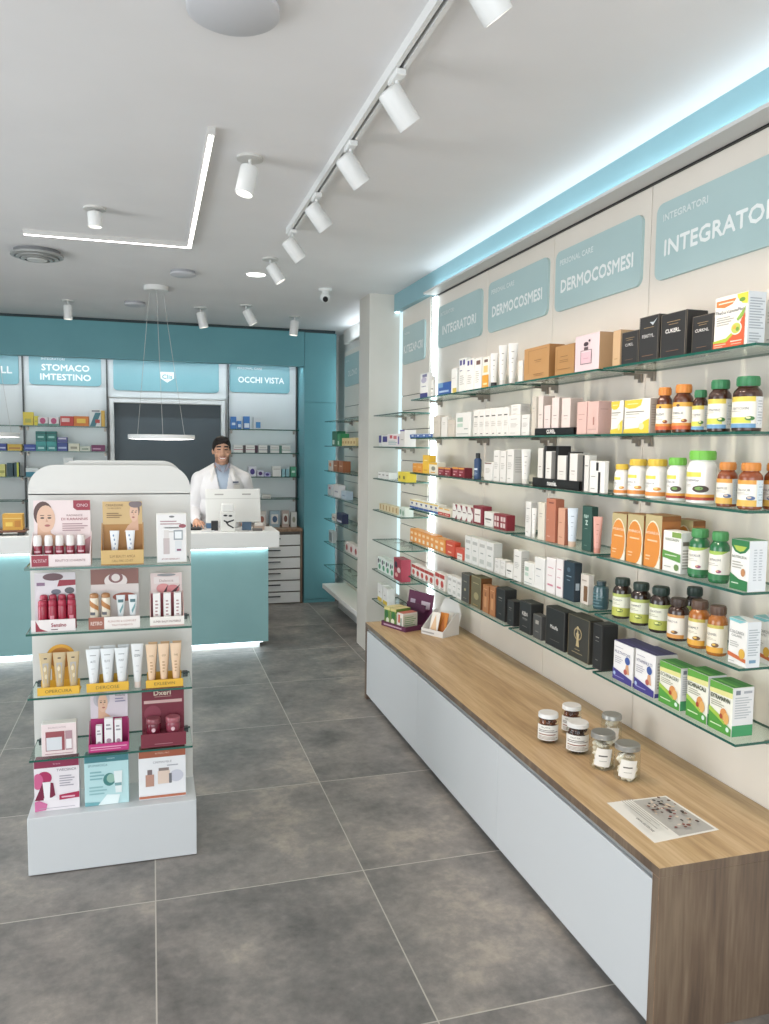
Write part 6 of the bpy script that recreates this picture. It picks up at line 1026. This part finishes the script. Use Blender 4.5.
t = pos(.167, .085, .206, .052, .031, 3, [('t', 'Dxeri', .48, .90, .09, 'dcc9b4', .40), ('r', .3, .82, .7, .83, 'b89a8a'), ('r', .03, .94, .15, .96, 'c49a9a'), ('r', .05, .70, .95, .76, 'cfa8a4'), ('e', .25, .5, .2, .16, '8f3a4c')], [('r', .3, .2, .7, .24, 'b8808a')], 'dark red counter display lettered Dxeri with two jars, fourth shelf of the stand', '8a3244', MR, MR)
MB().box(-.078, .078, -.036, .036, .004, .040, mat('8a3a4a', .45), .001).build('riser', t)
for x, nm in ((-.006, 'left'), (.066, 'right')):
    b = empty('cream_jar', (x, KY+.062, kz(3)+.0402), 0, f'{nm} dark red cream jar in the Dxeri display', 'jar', 'dark red cream jars')
    MB().lathe([(.022, 0), (.027, .006), (.028, .036), (.026, .042)], mat('6f1c30' if nm == 'left' else '8f3a4c', .2, 0, .6), n=26).build('jar_body', b)
    MB().lathe([(.0265, .042), (.0275, .044), (.0275, .058), (.025, .062)], mat('8a4650' if nm == 'left' else 'a85a66', .3), n=26).build('lid', b)
    m = MB(); m.art([('e', .5, .5, .12, .2, 'dcb4bc')], .06, .04, cyl(.0281, .002, .06/.0281)); m.build('label', b)
# base row of tall cartons
def bcard(x, w_, h_, c, art, lab, tc):
    m = MB().box(-w_/2, w_/2, 0, .045, 0, h_, mat(c, .42), .001); m.art(art, w_*.99, h_*.99, F(lambda u, v, o: (u-w_*.495, -o, v+.001))); m.art([('r', .02, .03, .98, .97, tc)], w_, .045, F(lambda u, v, o: (u-w_/2, v, h_+o)))
    o = m.build('promotional_box', None, (x, KY+.048, .2225)); tag(o, lab, 'box'); return o
bcard(-.355, .157, .194, 'e6dfe3', [('r', 0, .86, 1, 1, '8f2a4c'), ('t', 'Crema', .5, .93, .03, 'd9a8b8', .2), ('e', .22, .66, .17, .13, 'b02a5c'), ('e', .08, .6, .12, .16, 'cf5a8a'), ('p', [(0, .22), (.2, .6), (.42, .55), (.46, .3), (.3, .22)], '7a1c3c'), ('p', [(.18, .58), (.36, .58), (.33, .22), (.22, .22)], 'e9e6e8'), ('r', .2, .22, .5, .26, 'e9e6e8'), ('p', [(0, 0), (.25, .02), (.28, .14), (.1, .22), (0, .2)], 'cf6a9a'), ('t', 'TWECSINCA', .72, .80, .05, '77707c', .44), LN(.56, .46, .9, .70, 5, 'a8a2ac'), ('p', [(.55, .20), (1, .22), (1, .34), (.55, .30)], 'b0244c'), ('r', .6, .24, .9, .27, 'e6b4c4'), ('r', .1, .05, .9, .06, 'a8a2ac')], 'white and magenta box with a white tube picture, left on the base of the stand', '9a3050')
bcard(-.179, .159, .196, 'b4d9dc', [('r', 0, .86, 1, 1, '3f7f88'), ('t', 'Lenaris', .6, .93, .03, 'cfe6e6', .2), ('t', 'SPUMAROSCA', .3, .80, .045, '5a8a92', .44), ('e', .56, .50, .14, .13, '3f7f7c'), ('e', .60, .52, .10, .09, '8fb8a8'), ('p', [(.66, .66), (.86, .66), (.84, .22), (.70, .22)], 'dfe9e9'), ('p', [(.68, .42), (.84, .42), (.84, .36), (.69, .36)], '7aa4a8'), ('p', [(.3, 0), (.75, 0), (.8, .18), (.5, .2)], 'e0eeee'), LN(.12, .5, .45, .7, 3, '7fb0b6'), LN(.1, .2, .5, .4, 3, '8fbcc0'), ('p', [(0, 0), (.3, 0), (.34, .06), (0, .08)], '6aa8b0')], 'pale teal box with a tube and jar picture, middle of the base of the stand', '4f8f96')
bcard(.025, .176, .198, 'e4e4e6', [('r', 0, .84, 1, 1, 'a8583c'), ('t', 'RETISOL PRO', .5, .92, .03, 'e0bca8', .3), ('t', 'CREMAVIELE', .5, .74, .04, '8a8a92', .4), ('r', .14, .26, .32, .50, 'b88a78'), ('r', .18, .50, .28, .60, '77686a'), ('r', .40, .30, .66, .56, 'dcc4b4'), ('r', .42, .56, .64, .62, '8a7a74'), ('e', .80, .44, .15, .12, 'c4c4d0'), ('r', .64, .3, .7, .5, '6a6a72'), ('r', 0, .02, 1, .07, 'b8684a'), LN(.6, .64, .9, .69, 1, 'a8a8b0')], 'white and rust box with jar picture, right on the base of the stand', '96503a')

# ---------------------------------------------------------------- things on the bench
def jar(x, y, r, h, kind, lab, grp):
    e = empty('glass_jar', (x, y, .4902), 0, lab, 'jar', grp); hb = h*.85
    m = MB(); m.lathe([(r*.90, .001), (r*.99, .004), (r, .012), (r, hb*.82), (r*.93, hb*.93), (r*.84, hb)], JARG, n=28, cap=True); m.build('jar_body', e)
    lc = 'd6d5d2' if kind != 'dried' else '9d9c97'
    MB().lathe([(r*.86, hb), (r*.98, hb+.001), (r*.98, hb+.004), (r*.96, hb+.005), (r*.96, h-.003), (r*.90, h)], mat(lc, .32, .5 if kind == 'dried' else 0), n=32).build('lid', e)
    rnd = random.Random(int(x*1e4)); m = MB()
    cs = {'nuts': ['7a3f22', '8f4f2c', '5f2f1a'], 'dark': ['3f241a', '5a3424', '2f1a14'], 'dried': ['dccfb6', 'c9b898', 'e6dcc8', 'b59f80']}[kind]
    rad = .0085 if kind != 'dried' else .0165
    z = .008
    while z < hb*.86:
        for q in range(11 if kind != 'dried' else 7):
            a = rnd.random()*2*PI; rr_ = (r-rad-.003)*math.sqrt(rnd.random()*.55+.45)
            T_ = Matrix.Translation((rr_*math.cos(a), rr_*math.sin(a), z+rnd.random()*.006)) @ Matrix.Rotation(rnd.random()*3, 4, 'X') @ Matrix.Rotation(rnd.random()*3, 4, 'Z')
            s_ = MB(); m.M = T_; m.sphere((0, 0, 0), (rad, rad*.62, rad*(.8 if kind != 'dried' else .45)), mat(rnd.choice(cs), .6), 7, 5)
        z += rad*.85
    m.M = None; m.lathe([(r*.55, .004), (r*.55, hb*.8)], mat(cs[0] if kind != 'dried' else 'c0ae90', .7), n=12); tag(m.build('contents', e), kind='stuff')
    arc = 2.5; m = MB(); a0 = -.35 if kind != 'dried' else -.5
    lp = cyl(r+.0006, hb*.14, arc); W_ = arc*r; LH = hb*.62
    if kind == 'dried': A = [('p', [(.18, .05), (.70, .0), (.78, .95), (.26, 1)], 'dedad2'), ('r', .34, .55, .62, .62, '5a5650'), ('r', .36, .3, .6, .33, '9a968e')]
    else: A = [('r', 0, 0, 1, 1, 'e0ded8'), ('t', 'FRUTTA', .4, .84, .10, '3a3632', .4), LN(.1, .52, .9, .72, 2, '6a6660'), ('r', .1, .36, .8, .42, '8a4a34'), LN(.1, .06, .9, .3, 3, '9a8a7a')]
    m.art(A, W_, LH, lp); l = m.build('label', e); l.rotation_euler.z = -.45
    return e
jar(1.430, 2.600, .039, .110, 'nuts', 'jar of reddish nuts with white lid, front left of the six on the bench', 'nut jars')
jar(1.565, 2.662, .038, .108, 'nuts', 'jar of reddish nuts with white lid, behind left near the wall', 'nut jars')
jar(1.484, 2.478, .041, .112, 'dark', 'jar of dark fruit with white lid, middle of the group on the bench', None)
jar(1.652, 2.518, .038, .112, 'dried', 'jar with grey lid nearest the wall, mostly hidden behind another', 'jars of dried slices')
jar(1.497, 2.330, .043, .126, 'dried', 'jar of pale dried slices with grey lid, in the middle right of the group', 'jars of dried slices')
jar(1.527, 2.228, .043, .120, 'dried', 'jar of pale dried slices with slanted white label, nearest the leaflet', 'jars of dried slices')
# leaflet: corners measured on the bench
L4 = [(1.349, 1.822), (1.357, 2.077), (1.569, 2.072), (1.579, 1.838)]
c0 = Vector((sum(p[0] for p in L4)/4, sum(p[1] for p in L4)/4))
m = MB(); P_ = [(p[0]-c0.x, p[1]-c0.y) for p in L4]
m.prism(P_, 0, .0008, mat('e4e2dc', .4), 'Z')
def lf(u, v, o):
    a = Vector(P_[1]).lerp(Vector(P_[0]), u); b = Vector(P_[2]).lerp(Vector(P_[3]), u); q_ = a.lerp(b, v); return (q_.x, q_.y, .0008+o)
rnd = random.Random(3); A = [('r', .03, .40, .97, .96, 'aeaba6')]
for k in range(60): A.append(('e', .14+.72*rnd.random(), .48+.38*rnd.random(), .012+.016*rnd.random(), .012+.018*rnd.random(), rnd.choice(['5a3226', '7a4030', '3f3230', 'c9b49a', 'd9c8b4', '8a3a30'])))
A += [LN(.1, .14, .9, .34, 5, 'b8b5ae'), ('t', 'GRAN SELEZIONE', .72, .07, .035, '77746e', .34)]
m.art(A, 1, 1, F(lf), .0001, .6); tag(m.build('leaflet', None, (c0.x, c0.y, .4902)), 'white leaflet with a photo strip of dried fruit lying on the oak bench', 'leaflet')
# maroon display and white leaflet holder at the far end
PU = '5c2244'
t = empty('counter_display', (1.49, 4.52, .4902), math.radians(-70), 'dark purple cardboard display tray with raised back at the far end of the bench', 'counter display')
MB().box(-.12, .12, -.10, .10, 0, .004, mat(PU, .5)).box(-.12, .12, -.10, -.097, .004, .030, mat(PU, .5)).box(-.12, -.117, -.097, .10, .004, .03, mat(PU, .5)).box(.117, .12, -.097, .10, .004, .03, mat(PU, .5)).build('tray', t)
m = MB(); m.M = Matrix.Translation((0, .094, .004)) @ Matrix.Rotation(math.radians(-8), 4, 'X'); m.box(-.12, .12, -.003, 0, 0, .20, mat(PU, .5)).box(-.08, .10, -.040, -.003, .10, .106, mat(PU, .5)).box(-.08, .10, -.043, -.040, .085, .13, mat('4a1a38', .5)); m.art([('r', .55, .6, .9, .9, 'b8aab4'), ('r', .1, .55, .3, .9, 'a898a8')], .24, .165, F(lambda u, v, o: (u-.12, -.003-o, v))); m.build('back_card', t)
m = MB(); m.art([('r', .1, .3, .85, .6, 'b898ac')], .24, .03, front(.24, .2)); m.build('print', t)
for k, (u, c, a_, nm) in enumerate(((-.075, '6a8a34', [('e', .4, .6, .3, .25, '2f6a3a'), ('e', .6, .3, .25, .15, 'd9d9c0'), ('r', 0, .85, 1, 1, 'cfc07a')], 'green and cream carton in the purple display, farther'), (-.012, '5f8434', [('e', .5, .6, .3, .25, '2f6a3a'), ('e', .4, .3, .3, .15, 'e0dcc4'), ('r', 0, .85, 1, 1, 'cfc07a')], 'green and cream carton in the purple display, middle'), (.055, 'dcd6cc', [('r', .2, .4, .5, .9, 'c4503a'), ('r', .55, .1, .8, .7, '8a9a8a')], 'white and red carton in the purple display, nearest'))):
    p = t.matrix_basis if False else Matrix.Translation((1.49, 4.52, .4902)) @ Matrix.Rotation(math.radians(-70), 4, 'Z')
    v_ = p @ Vector((u, -.035, .0045))
    m = MB().box(-.029, .029, -.055, .055, 0, .115 if k < 2 else .10, mat(c, .45), .001); m.art(a_, .058, .115 if k < 2 else .10, front(.058, .11)); m.art([('r', 0, 0, 1, 1, 'd3c88a' if k < 2 else 'c46a5a')], .058, .11, top(.058, .11, .115 if k < 2 else .10)); m.art([('r', 0, 0, 1, .9, 'c9c4b0'), LN(.1, .2, .9, .8, 5, '7a9a6a')], .11, .1, right(.058, .11))
    tag(m.build('carton', None, v_, math.radians(-70)), nm, 'box', 'cartons in the purple display')
t = empty('leaflet_holder', (1.64, 4.30, .4902), math.radians(-62), 'white cardboard leaflet holder on the bench beside the purple display', 'leaflet holder')
WH = mat('dcd9d4', .5)
MB().box(-.085, .085, -.085, .06, 0, .004, WH).box(-.085, .085, -.085, -.081, .004, .035, WH).build('tray', t)
for s in (-1, 1): MB().prism([(-.081, .004), (.06, .004), (.06, .13), (.03, .13), (-.081, .035)], s*.083-.0015, s*.083+.0015, WH, 'X').build('side_panel', t)
m = MB(); m.M = Matrix.Translation((0, .064, .0)) @ Matrix.Rotation(math.radians(-7), 4, 'X'); m.prism([(-.07, 0), (.07, 0), (.085, .12), (.05, .20), (-.05, .20), (-.085, .12)], -.004, 0, WH); m.build('back_card', t)
m = MB(); m.art([('r', .05, .3, .6, .55, 'a8a4a0')], .17, .035, front(.17, .17)); m.build('print', t)
p = Matrix.Translation((1.64, 4.30, .4902)) @ Matrix.Rotation(math.radians(-62), 4, 'Z')
for k, (u, y_, c) in enumerate(((-.03, -.045, 'e3ddd2'), (.012, -.02, 'c87828'), (.02, .012, 'dfdad2'))):
    m = MB(); m.M = Matrix.Rotation(math.radians(-16), 4, 'X'); m.box(-.032, .032, -.0012, .0012, 0, .125, mat(c, .5)); m.art([('p', [(.1, .1), (.9, .1), (.5, .9)], ['dcb48a', 'a85a1c', 'c9c4bc'][k])], .064, .125, front(.064, .0024))
    tag(m.build('leaflet', None, p @ Vector((u, y_, .0045)), math.radians(-62)), ['cream leaflet', 'orange leaflet', 'white leaflet'][k]+' standing in the white holder on the bench', 'leaflet', 'leaflets in the white holder')

# ---------------------------------------------------------------- things on the cash desk
DZt = .9302
e = empty('computer_monitor', (.62, 6.26, DZt), math.radians(4), 'white flat computer monitor seen from behind on the cash desk', 'monitor')
MB().box(-.10, .10, -.07, .08, 0, .010, WHITE, .003).build('foot', e); MB().box(-.028, .028, .0, .02, .010, .20, WHITE, .003).build('stand_arm', e)
m = MB(); m.M = Matrix.Translation((-.005, 0, .048)) @ Matrix.Rotation(math.radians(-6), 4, 'X'); m.box(-.215, .215, -.022, .004, 0, .265, mat('e4e3de', .35), .005); m.art([('r', .0, .71, 1, .72, 'b8b6b0'), ('r', .16, .82, .32, .86, 'a8a6a0'), ('r', .66, .82, .82, .86, 'a8a6a0')], .43, .265, F(lambda u, v, o: (u-.215, -.022-o, v))); m.build('screen_housing', e)
m = MB(); m.M = Matrix.Translation((-.005, 0, .048)) @ Matrix.Rotation(math.radians(-6), 4, 'X'); m.box(-.205, .205, .004, .006, .01, .255, mat('1c1e20', .2)); m.build('screen', e)
e = empty('card_terminal_stand', (.555, 6.10, DZt), 0, 'upright white dispenser with black scribbled print in front of the monitor', 'dispenser')
MB().box(-.055, .055, -.04, .04, 0, .150, mat('e2e0da', .4), .004).build('body', e); MB().box(-.045, .045, -.038, .03, .150, .212, mat('ebeae6', .35), .006).build('head', e)
m = MB(); m.art([('e', .32, .82, .14, .05, '2a2a2c'), ('e', .66, .80, .13, .05, '2a2a2c'), ('p', [(.2, .60), (.45, .52), (.9, .62), (.9, .55), (.5, .44), (.2, .52)], '2a2a2c'), ('p', [(.30, .50), (.48, .30), (.85, .15), (.9, .21), (.55, .36), (.42, .50)], '2a2a2c')], .11, .15, front(.11, .08)); m.build('print', e)
tag(MB().box(-.05, .05, -.03, .03, 0, .022, BLACK, .008).build('computer_mouse', None, (.315, 6.215, DZt)), 'black device under the hand of the man on the cash desk', 'mouse')
def desk_box(x, y, w_, d_, h_, c, lab, cat='box', nm='carton', rz=0, dz=0):
    return tag(MB().box(-w_/2, w_/2, -d_/2, d_/2, 0, h_, mat(c, .5), .0015).build(nm, None, (x, y, DZt+dz), rz), lab, cat)
desk_box(.455, 6.345, .09, .05, .045, '5f88b0', 'low blue carton lying behind the white dispenser on the desk'); desk_box(.46, 6.15, .05, .04, .075, '1f2022', 'small black holder left of the white dispenser', 'holder', 'holder')
desk_box(.705, 6.15, .07, .04, .062, '4f6a84', 'small blue grey box right of the white dispenser'); desk_box(.80, 6.16, .085, .05, .030, 'b8a090', 'low brownish box near the end of the desk'); desk_box(.80, 6.16, .06, .04, .022, 'd8d0c8', 'pale box on top of the low brownish box', dz=.0302)
desk_box(.78, 6.08, .075, .045, .018, '6a6460', 'dark flat card reader near the end of the desk', 'card reader', 'card_reader'); desk_box(.41, 6.09, .10, .05, .004, 'd4d6d8', 'white slip of paper on the desk beside the dispenser', 'paper', 'paper_slip', .3)
desk_box(.67, 6.055, .09, .04, .003, 'c4bfba', 'grey slip of paper at the desk edge right of the dispenser', 'paper', 'paper_slip', -.2)
e = empty('display_tray', (-.97, 6.12, DZt), 0, 'dark brown tray at the left edge of the photo carrying a yellow box', 'tray')
MB().box(-.20, .10, -.06, .08, .022, .036, mat('6a3a22', .4), .002).build('board', e)
for x in (-.17, -.09, .07): MB().box(x-.022, x+.022, -.05, .07, 0, .022, BLACK, .003).build('foot', e)
m = MB().box(-.066, .066, -.045, .045, 0, .115, mat('d99a1c', .3), .002); m.art([('r', .05, .72, .95, .76, 'f0d070'), ('r', .15, .25, .5, .5, 'f0c850'), ('r', .6, .2, .9, .6, 'c47a1c')], .132, .115, front(.132, .09)); m.art([('r', 0, 0, 1, 1, 'e0b048')], .132, .09, top(.132, .09, .115))
tag(m.build('carton', None, (-.955, 6.13, DZt+.0362)), 'yellow orange glossy box on the dark brown tray on the desk', 'box')

# ---------------------------------------------------------------- the man behind the desk
def remesh(mb, vox, name, smooth_it=4):
    me = bpy.data.meshes.new(name); me.from_pydata(mb.v, [], mb.f); o = bpy.data.objects.new(name, me); col.objects.link(o)
    r_ = o.modifiers.new('r', 'REMESH'); r_.mode = 'VOXEL'; r_.voxel_size = vox
    s_ = o.modifiers.new('s', 'SMOOTH'); s_.iterations = smooth_it; s_.factor = .5
    dg = bpy.context.evaluated_depsgraph_get(); n = bpy.data.meshes.new_from_object(o.evaluated_get(dg)); n.name = name
    bpy.data.objects.remove(o); bpy.data.meshes.remove(me); return n
def caps(m, a, b, ra, rb, n=14):
    a = Vector(a); b = Vector(b); q = (b-a).to_track_quat('Z', 'Y').to_matrix(); v = []; 
    for p, r_ in ((a, ra), (b, rb)): v += [tuple(p+q @ Vector((r_*math.cos(2*PI*i/n), r_*math.sin(2*PI*i/n), 0))) for i in range(n)]
    m.add(v, [(i, (i+1) % n, n+(i+1) % n, n+i) for i in range(n)]+[tuple(range(n))[::-1], tuple(range(n, 2*n))], None); m.sphere(a, ra, None, n, 8); m.sphere(b, rb, None, n, 8)
def finish(me, mats, pick, name, parent, drop=None):
    for q in mats: me.materials.append(q)
    if drop:
        bm = bmesh.new(); bm.from_mesh(me); bmesh.ops.delete(bm, geom=[f for f in bm.faces if drop(f.calc_center_median())], context='FACES'); bm.to_mesh(me); bm.free()
    for p_ in me.polygons: p_.material_index = pick(p_.center) if pick else 0; p_.use_smooth = True
    o = bpy.data.objects.new(name, me); col.objects.link(o)
    if parent: o.parent = parent
    return o
ARMS = {-1: [(-.180, .01, 1.305), (-.232, .03, 1.045), (-.222, -.235, .985)], 1: [(.180, .01, 1.305), (.240, .06, 1.05), (.185, -.10, .985)]}
B = MB()
HC = Vector((0, -.02, 1.548))
B.sphere((0, -.008, 1.565), (.071, .092, .090), None, 24, 16); B.sphere((0, -.040, 1.510), (.060, .062, .078), None, 20, 14); B.sphere((0, -.066, 1.452), (.036, .034, .030), None)
B.sphere((-.036, -.035, 1.485), (.020, .034, .030), None); B.sphere((.036, -.035, 1.485), (.020, .034, .030), None)
caps(B, (0, -.100, 1.552), (0, -.116, 1.515), .009, .0135); B.sphere((-.010, -.105, 1.510), .009, None); B.sphere((.010, -.105, 1.510), .009, None)
B.sphere((-.040, -.078, 1.515), (.020, .020, .018), None); B.sphere((.040, -.078, 1.515), (.020, .020, .018), None)
caps(B, (-.045, -.082, 1.574), (.045, -.082, 1.574), .010, .010)
for s in (-1, 1): B.sphere((s*.070, .002, 1.535), (.010, .018, .027), None); B.sphere((s*.030, -.086, 1.553), (.013, .010, .009), None)
caps(B, (-.026, -.090, 1.482), (.026, -.090, 1.482), .007, .007); caps(B, (-.022, -.090, 1.470), (.022, -.090, 1.470), .007, .007)
caps(B, (0, .012, 1.36), (0, -.002, 1.47), .058, .054); 
for s in (-1, 1): caps(B, (s*.02, .01, 1.400), (s*.155, .012, 1.322), .050, .048)
B.sphere((0, 0, 1.225), (.165, .106, .165), None, 24, 16); B.sphere((0, 0, 1.05), (.150, .100, .18), None, 24, 16); B.sphere((0, 0, .90), (.165, .112, .12), None, 24, 16)
for s in (-1, 1):
    caps(B, (s*.088, 0, .87), (s*.098, -.012, .50), .083, .057); caps(B, (s*.098, -.012, .50), (s*.10, .015, .09), .055, .040); caps(B, (s*.10, .03, .045), (s*.115, -.13, .035), .040, .032)
    a, b, c = ARMS[s]; caps(B, a, b, .056, .043); caps(B, b, c, .043, .028)
    c = Vector(c); hd_ = Vector((-s*.10, -1, -.22)).normalized(); sd = Vector((s, 0, 0)); pc = c+hd_*.05
    B.sphere(tuple(pc), (.036, .044, .016), None, 16, 10); caps(B, c, pc, .026, .026)
    for k, (ox, L1) in enumerate(((-.030, .066), (-.010, .076), (.011, .072), (.031, .056))):
        b0 = pc+hd_*.024+sd*ox*.95; d1 = (hd_+sd*ox*5.5+Vector((0, 0, -.12))).normalized(); k1 = b0+d1*L1*.52; d2 = (d1+Vector((0, 0, -.55))).normalized(); k2 = k1+d2*L1*.46
        caps(B, b0, k1, .0085, .0078, 8); caps(B, k1, k2, .0078, .0066, 8)
    b0 = c+hd_*.022-sd*.026; k1 = b0-sd*.022+hd_*.028; k2 = k1-sd*.004+hd_*.026+Vector((0, 0, -.008)); caps(B, b0, k1, .011, .0095, 8); caps(B, k1, k2, .0095, .0078, 8)
def skin_pick(c):
    x, y, z = c
    if z < .12: return 4
    if z < .95 and abs(x) < .19 and y > -.13: return 3
    if y < -.06 and z > 1.45:
        if 1.570 < z < 1.581 and .012 < abs(x) < .048: return 1
        if 1.5495 < z < 1.5565 and .017 < abs(x) < .043: return 1
        zz = z-abs(x)*.22
        if abs(x) < .022 and 1.4735 < zz < 1.4800: return 2
        if abs(x) < .027 and 1.468 < zz < 1.4855: return 5
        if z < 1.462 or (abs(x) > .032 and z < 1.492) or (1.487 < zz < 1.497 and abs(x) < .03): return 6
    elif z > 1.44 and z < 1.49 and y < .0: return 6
    return 0
SKIN = mat('d09c7e', .5); 
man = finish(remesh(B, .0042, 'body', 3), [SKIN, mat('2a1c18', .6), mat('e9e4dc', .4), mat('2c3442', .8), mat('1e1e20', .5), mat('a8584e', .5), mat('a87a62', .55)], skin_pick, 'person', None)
man.location = (.556, 6.62, 0); man.rotation_euler.z = 0
tag(man, 'smiling dark-haired man in a white coat over a blue shirt, standing behind the cash desk', 'person')
Hh = MB(); Hh.sphere((0, .0, 1.576), (.077, .098, .090), None, 30, 20); Hh.sphere((0, -.055, 1.632), (.058, .045, .028), None, 20, 12); Hh.sphere((.02, -.07, 1.628), (.04, .03, .026), None)
finish(remesh(Hh, .004, 'hair', 2), [mat('1d1614', .65)], None, 'hair', man, lambda c: c.z < 1.604+.004*math.sin(c.x*70)+(-.100-c.y)*(1.1 if abs(c.x) > .05 else .92) or c.z < 1.475)
Sm = MB(); Sm.sphere((0, 0, 1.235), (.178, .114, .168), None, 24, 16); Sm.sphere((0, 0, 1.05), (.156, .106, .18), None, 24, 16); caps(Sm, (0, .012, 1.33), (0, .006, 1.425), .068, .060)
for s in (-1, 1): caps(Sm, (s*.02, .01, 1.39), (s*.14, .012, 1.325), .054, .05)
finish(remesh(Sm, .006, 'shirt', 3), [mat('a9b9cc', .7)], None, 'shirt', man, lambda c: c.z > 1.428 or c.z < .95)
k = MB()
for s in (-1, 1):
    pts = [(s*.006, 1.365, -.122), (s*.032, 1.382, -.118), (s*.062, 1.425, -.082), (s*.064, 1.448, -.052), (s*.050, 1.444, -.070), (s*.022, 1.408, -.102)]
    v = pts+[(x, y_-.005, z) for x, z, y_ in [(p_[0], p_[1], p_[2]) for p_ in pts]]
    v = [(x, y_, z) for x, z, y_ in pts]+[(x, y_-.006, z) for x, z, y_ in pts]; n = 6
    k.add(v, [tuple(range(n)), tuple(range(n, 2*n))[::-1]]+[(i, (i+1) % n, (i+1) % n+n, i+n) for i in range(n)], mat('8f8c98', .7))
k.M = Matrix.Translation((0, 0, 0)); k.build('collar', man)
Ct = MB(); Ct.sphere((0, 0, 1.225), (.182, .128, .178), None, 28, 18); Ct.sphere((0, 0, 1.05), (.178, .126, .22), None, 28, 18); Ct.sphere((0, 0, .90), (.19, .135, .2), None, 24, 16); Ct.lathe([(.185, .48), (.19, .70), (.185, .9)], None, n=28, ey=.72)
for s in (-1, 1):
    caps(Ct, (s*.03, .01, 1.388), (s*.155, .012, 1.320), .060, .056); a, b, c = ARMS[s]; caps(Ct, a, b, .063, .054); caps(Ct, b, Vector(b).lerp(Vector(c), .93), .054, .042)
def coat_drop(c):
    if c.z > 1.442: return True
    if c.y < -.02 and c.z > 1.10 and abs(c.x) < (c.z-1.10)*.205: return True
    if c.z > 1.415 and abs(c.x) < .062: return True
    return False
coat = finish(remesh(Ct, .0065, 'white_coat', 5), [mat('dcdadb', .75)], None, 'white_coat', man, coat_drop)
so = coat.modifiers.new('solid', 'SOLIDIFY'); so.thickness = .004; so.offset = 1
def cy(x, z):   # front of the coat, for things lying on it
    return -max(.130*math.sqrt(max(0, 1-(x/.192)**2-((z-1.235)/.178)**2)) if abs(z-1.235) < .178 else 0, .126*math.sqrt(max(0, 1-(x/.178)**2-((z-1.05)/.22)**2)) if abs(z-1.05) < .22 else 0, .06)
for s in (-1, 1):
    pts = [(s*.004, 1.10), (s*.066, 1.415), (s*.105, 1.375), (s*.088, 1.335), (s*.105, 1.315), (s*.03, 1.13)]
    v = [(x, cy(x, z)-.006, z) for x, z in pts]+[(x, cy(x, z)-.011, z) for x, z in pts]; n = len(pts)
    k = MB(); k.add(v, [tuple(range(n)), tuple(range(n, 2*n))[::-1]]+[(i, (i+1) % n, (i+1) % n+n, i+n) for i in range(n)], mat('e2deda', .75)); k.build('lapel', man)
k = MB()
def patch(x0, x1, z0, z1, c, dy=.009):
    k.add([(x, cy(x, z)-dy, z) for x, z in ((x0, z0), (x1, z0), (x1, z1), (x0, z1))], [(0, 1, 2, 3)], mat(c, .7))
patch(.088, .138, 1.268, 1.272, 'b0aca6'); patch(.088, .138, 1.19, 1.266, 'dedad4', .008); k.build('breast_pocket', man)
k = MB(); patch(.078, .128, 1.280, 1.292, '4a566e', .0095); k.build('name_badge', man)
k = MB()
for z in (1.08, 1.0): k.sphere((.012, cy(.012, z)-.006, z), (.007, .003, .007), mat('c4c0b8', .4), 10, 6)
k.build('button', man)
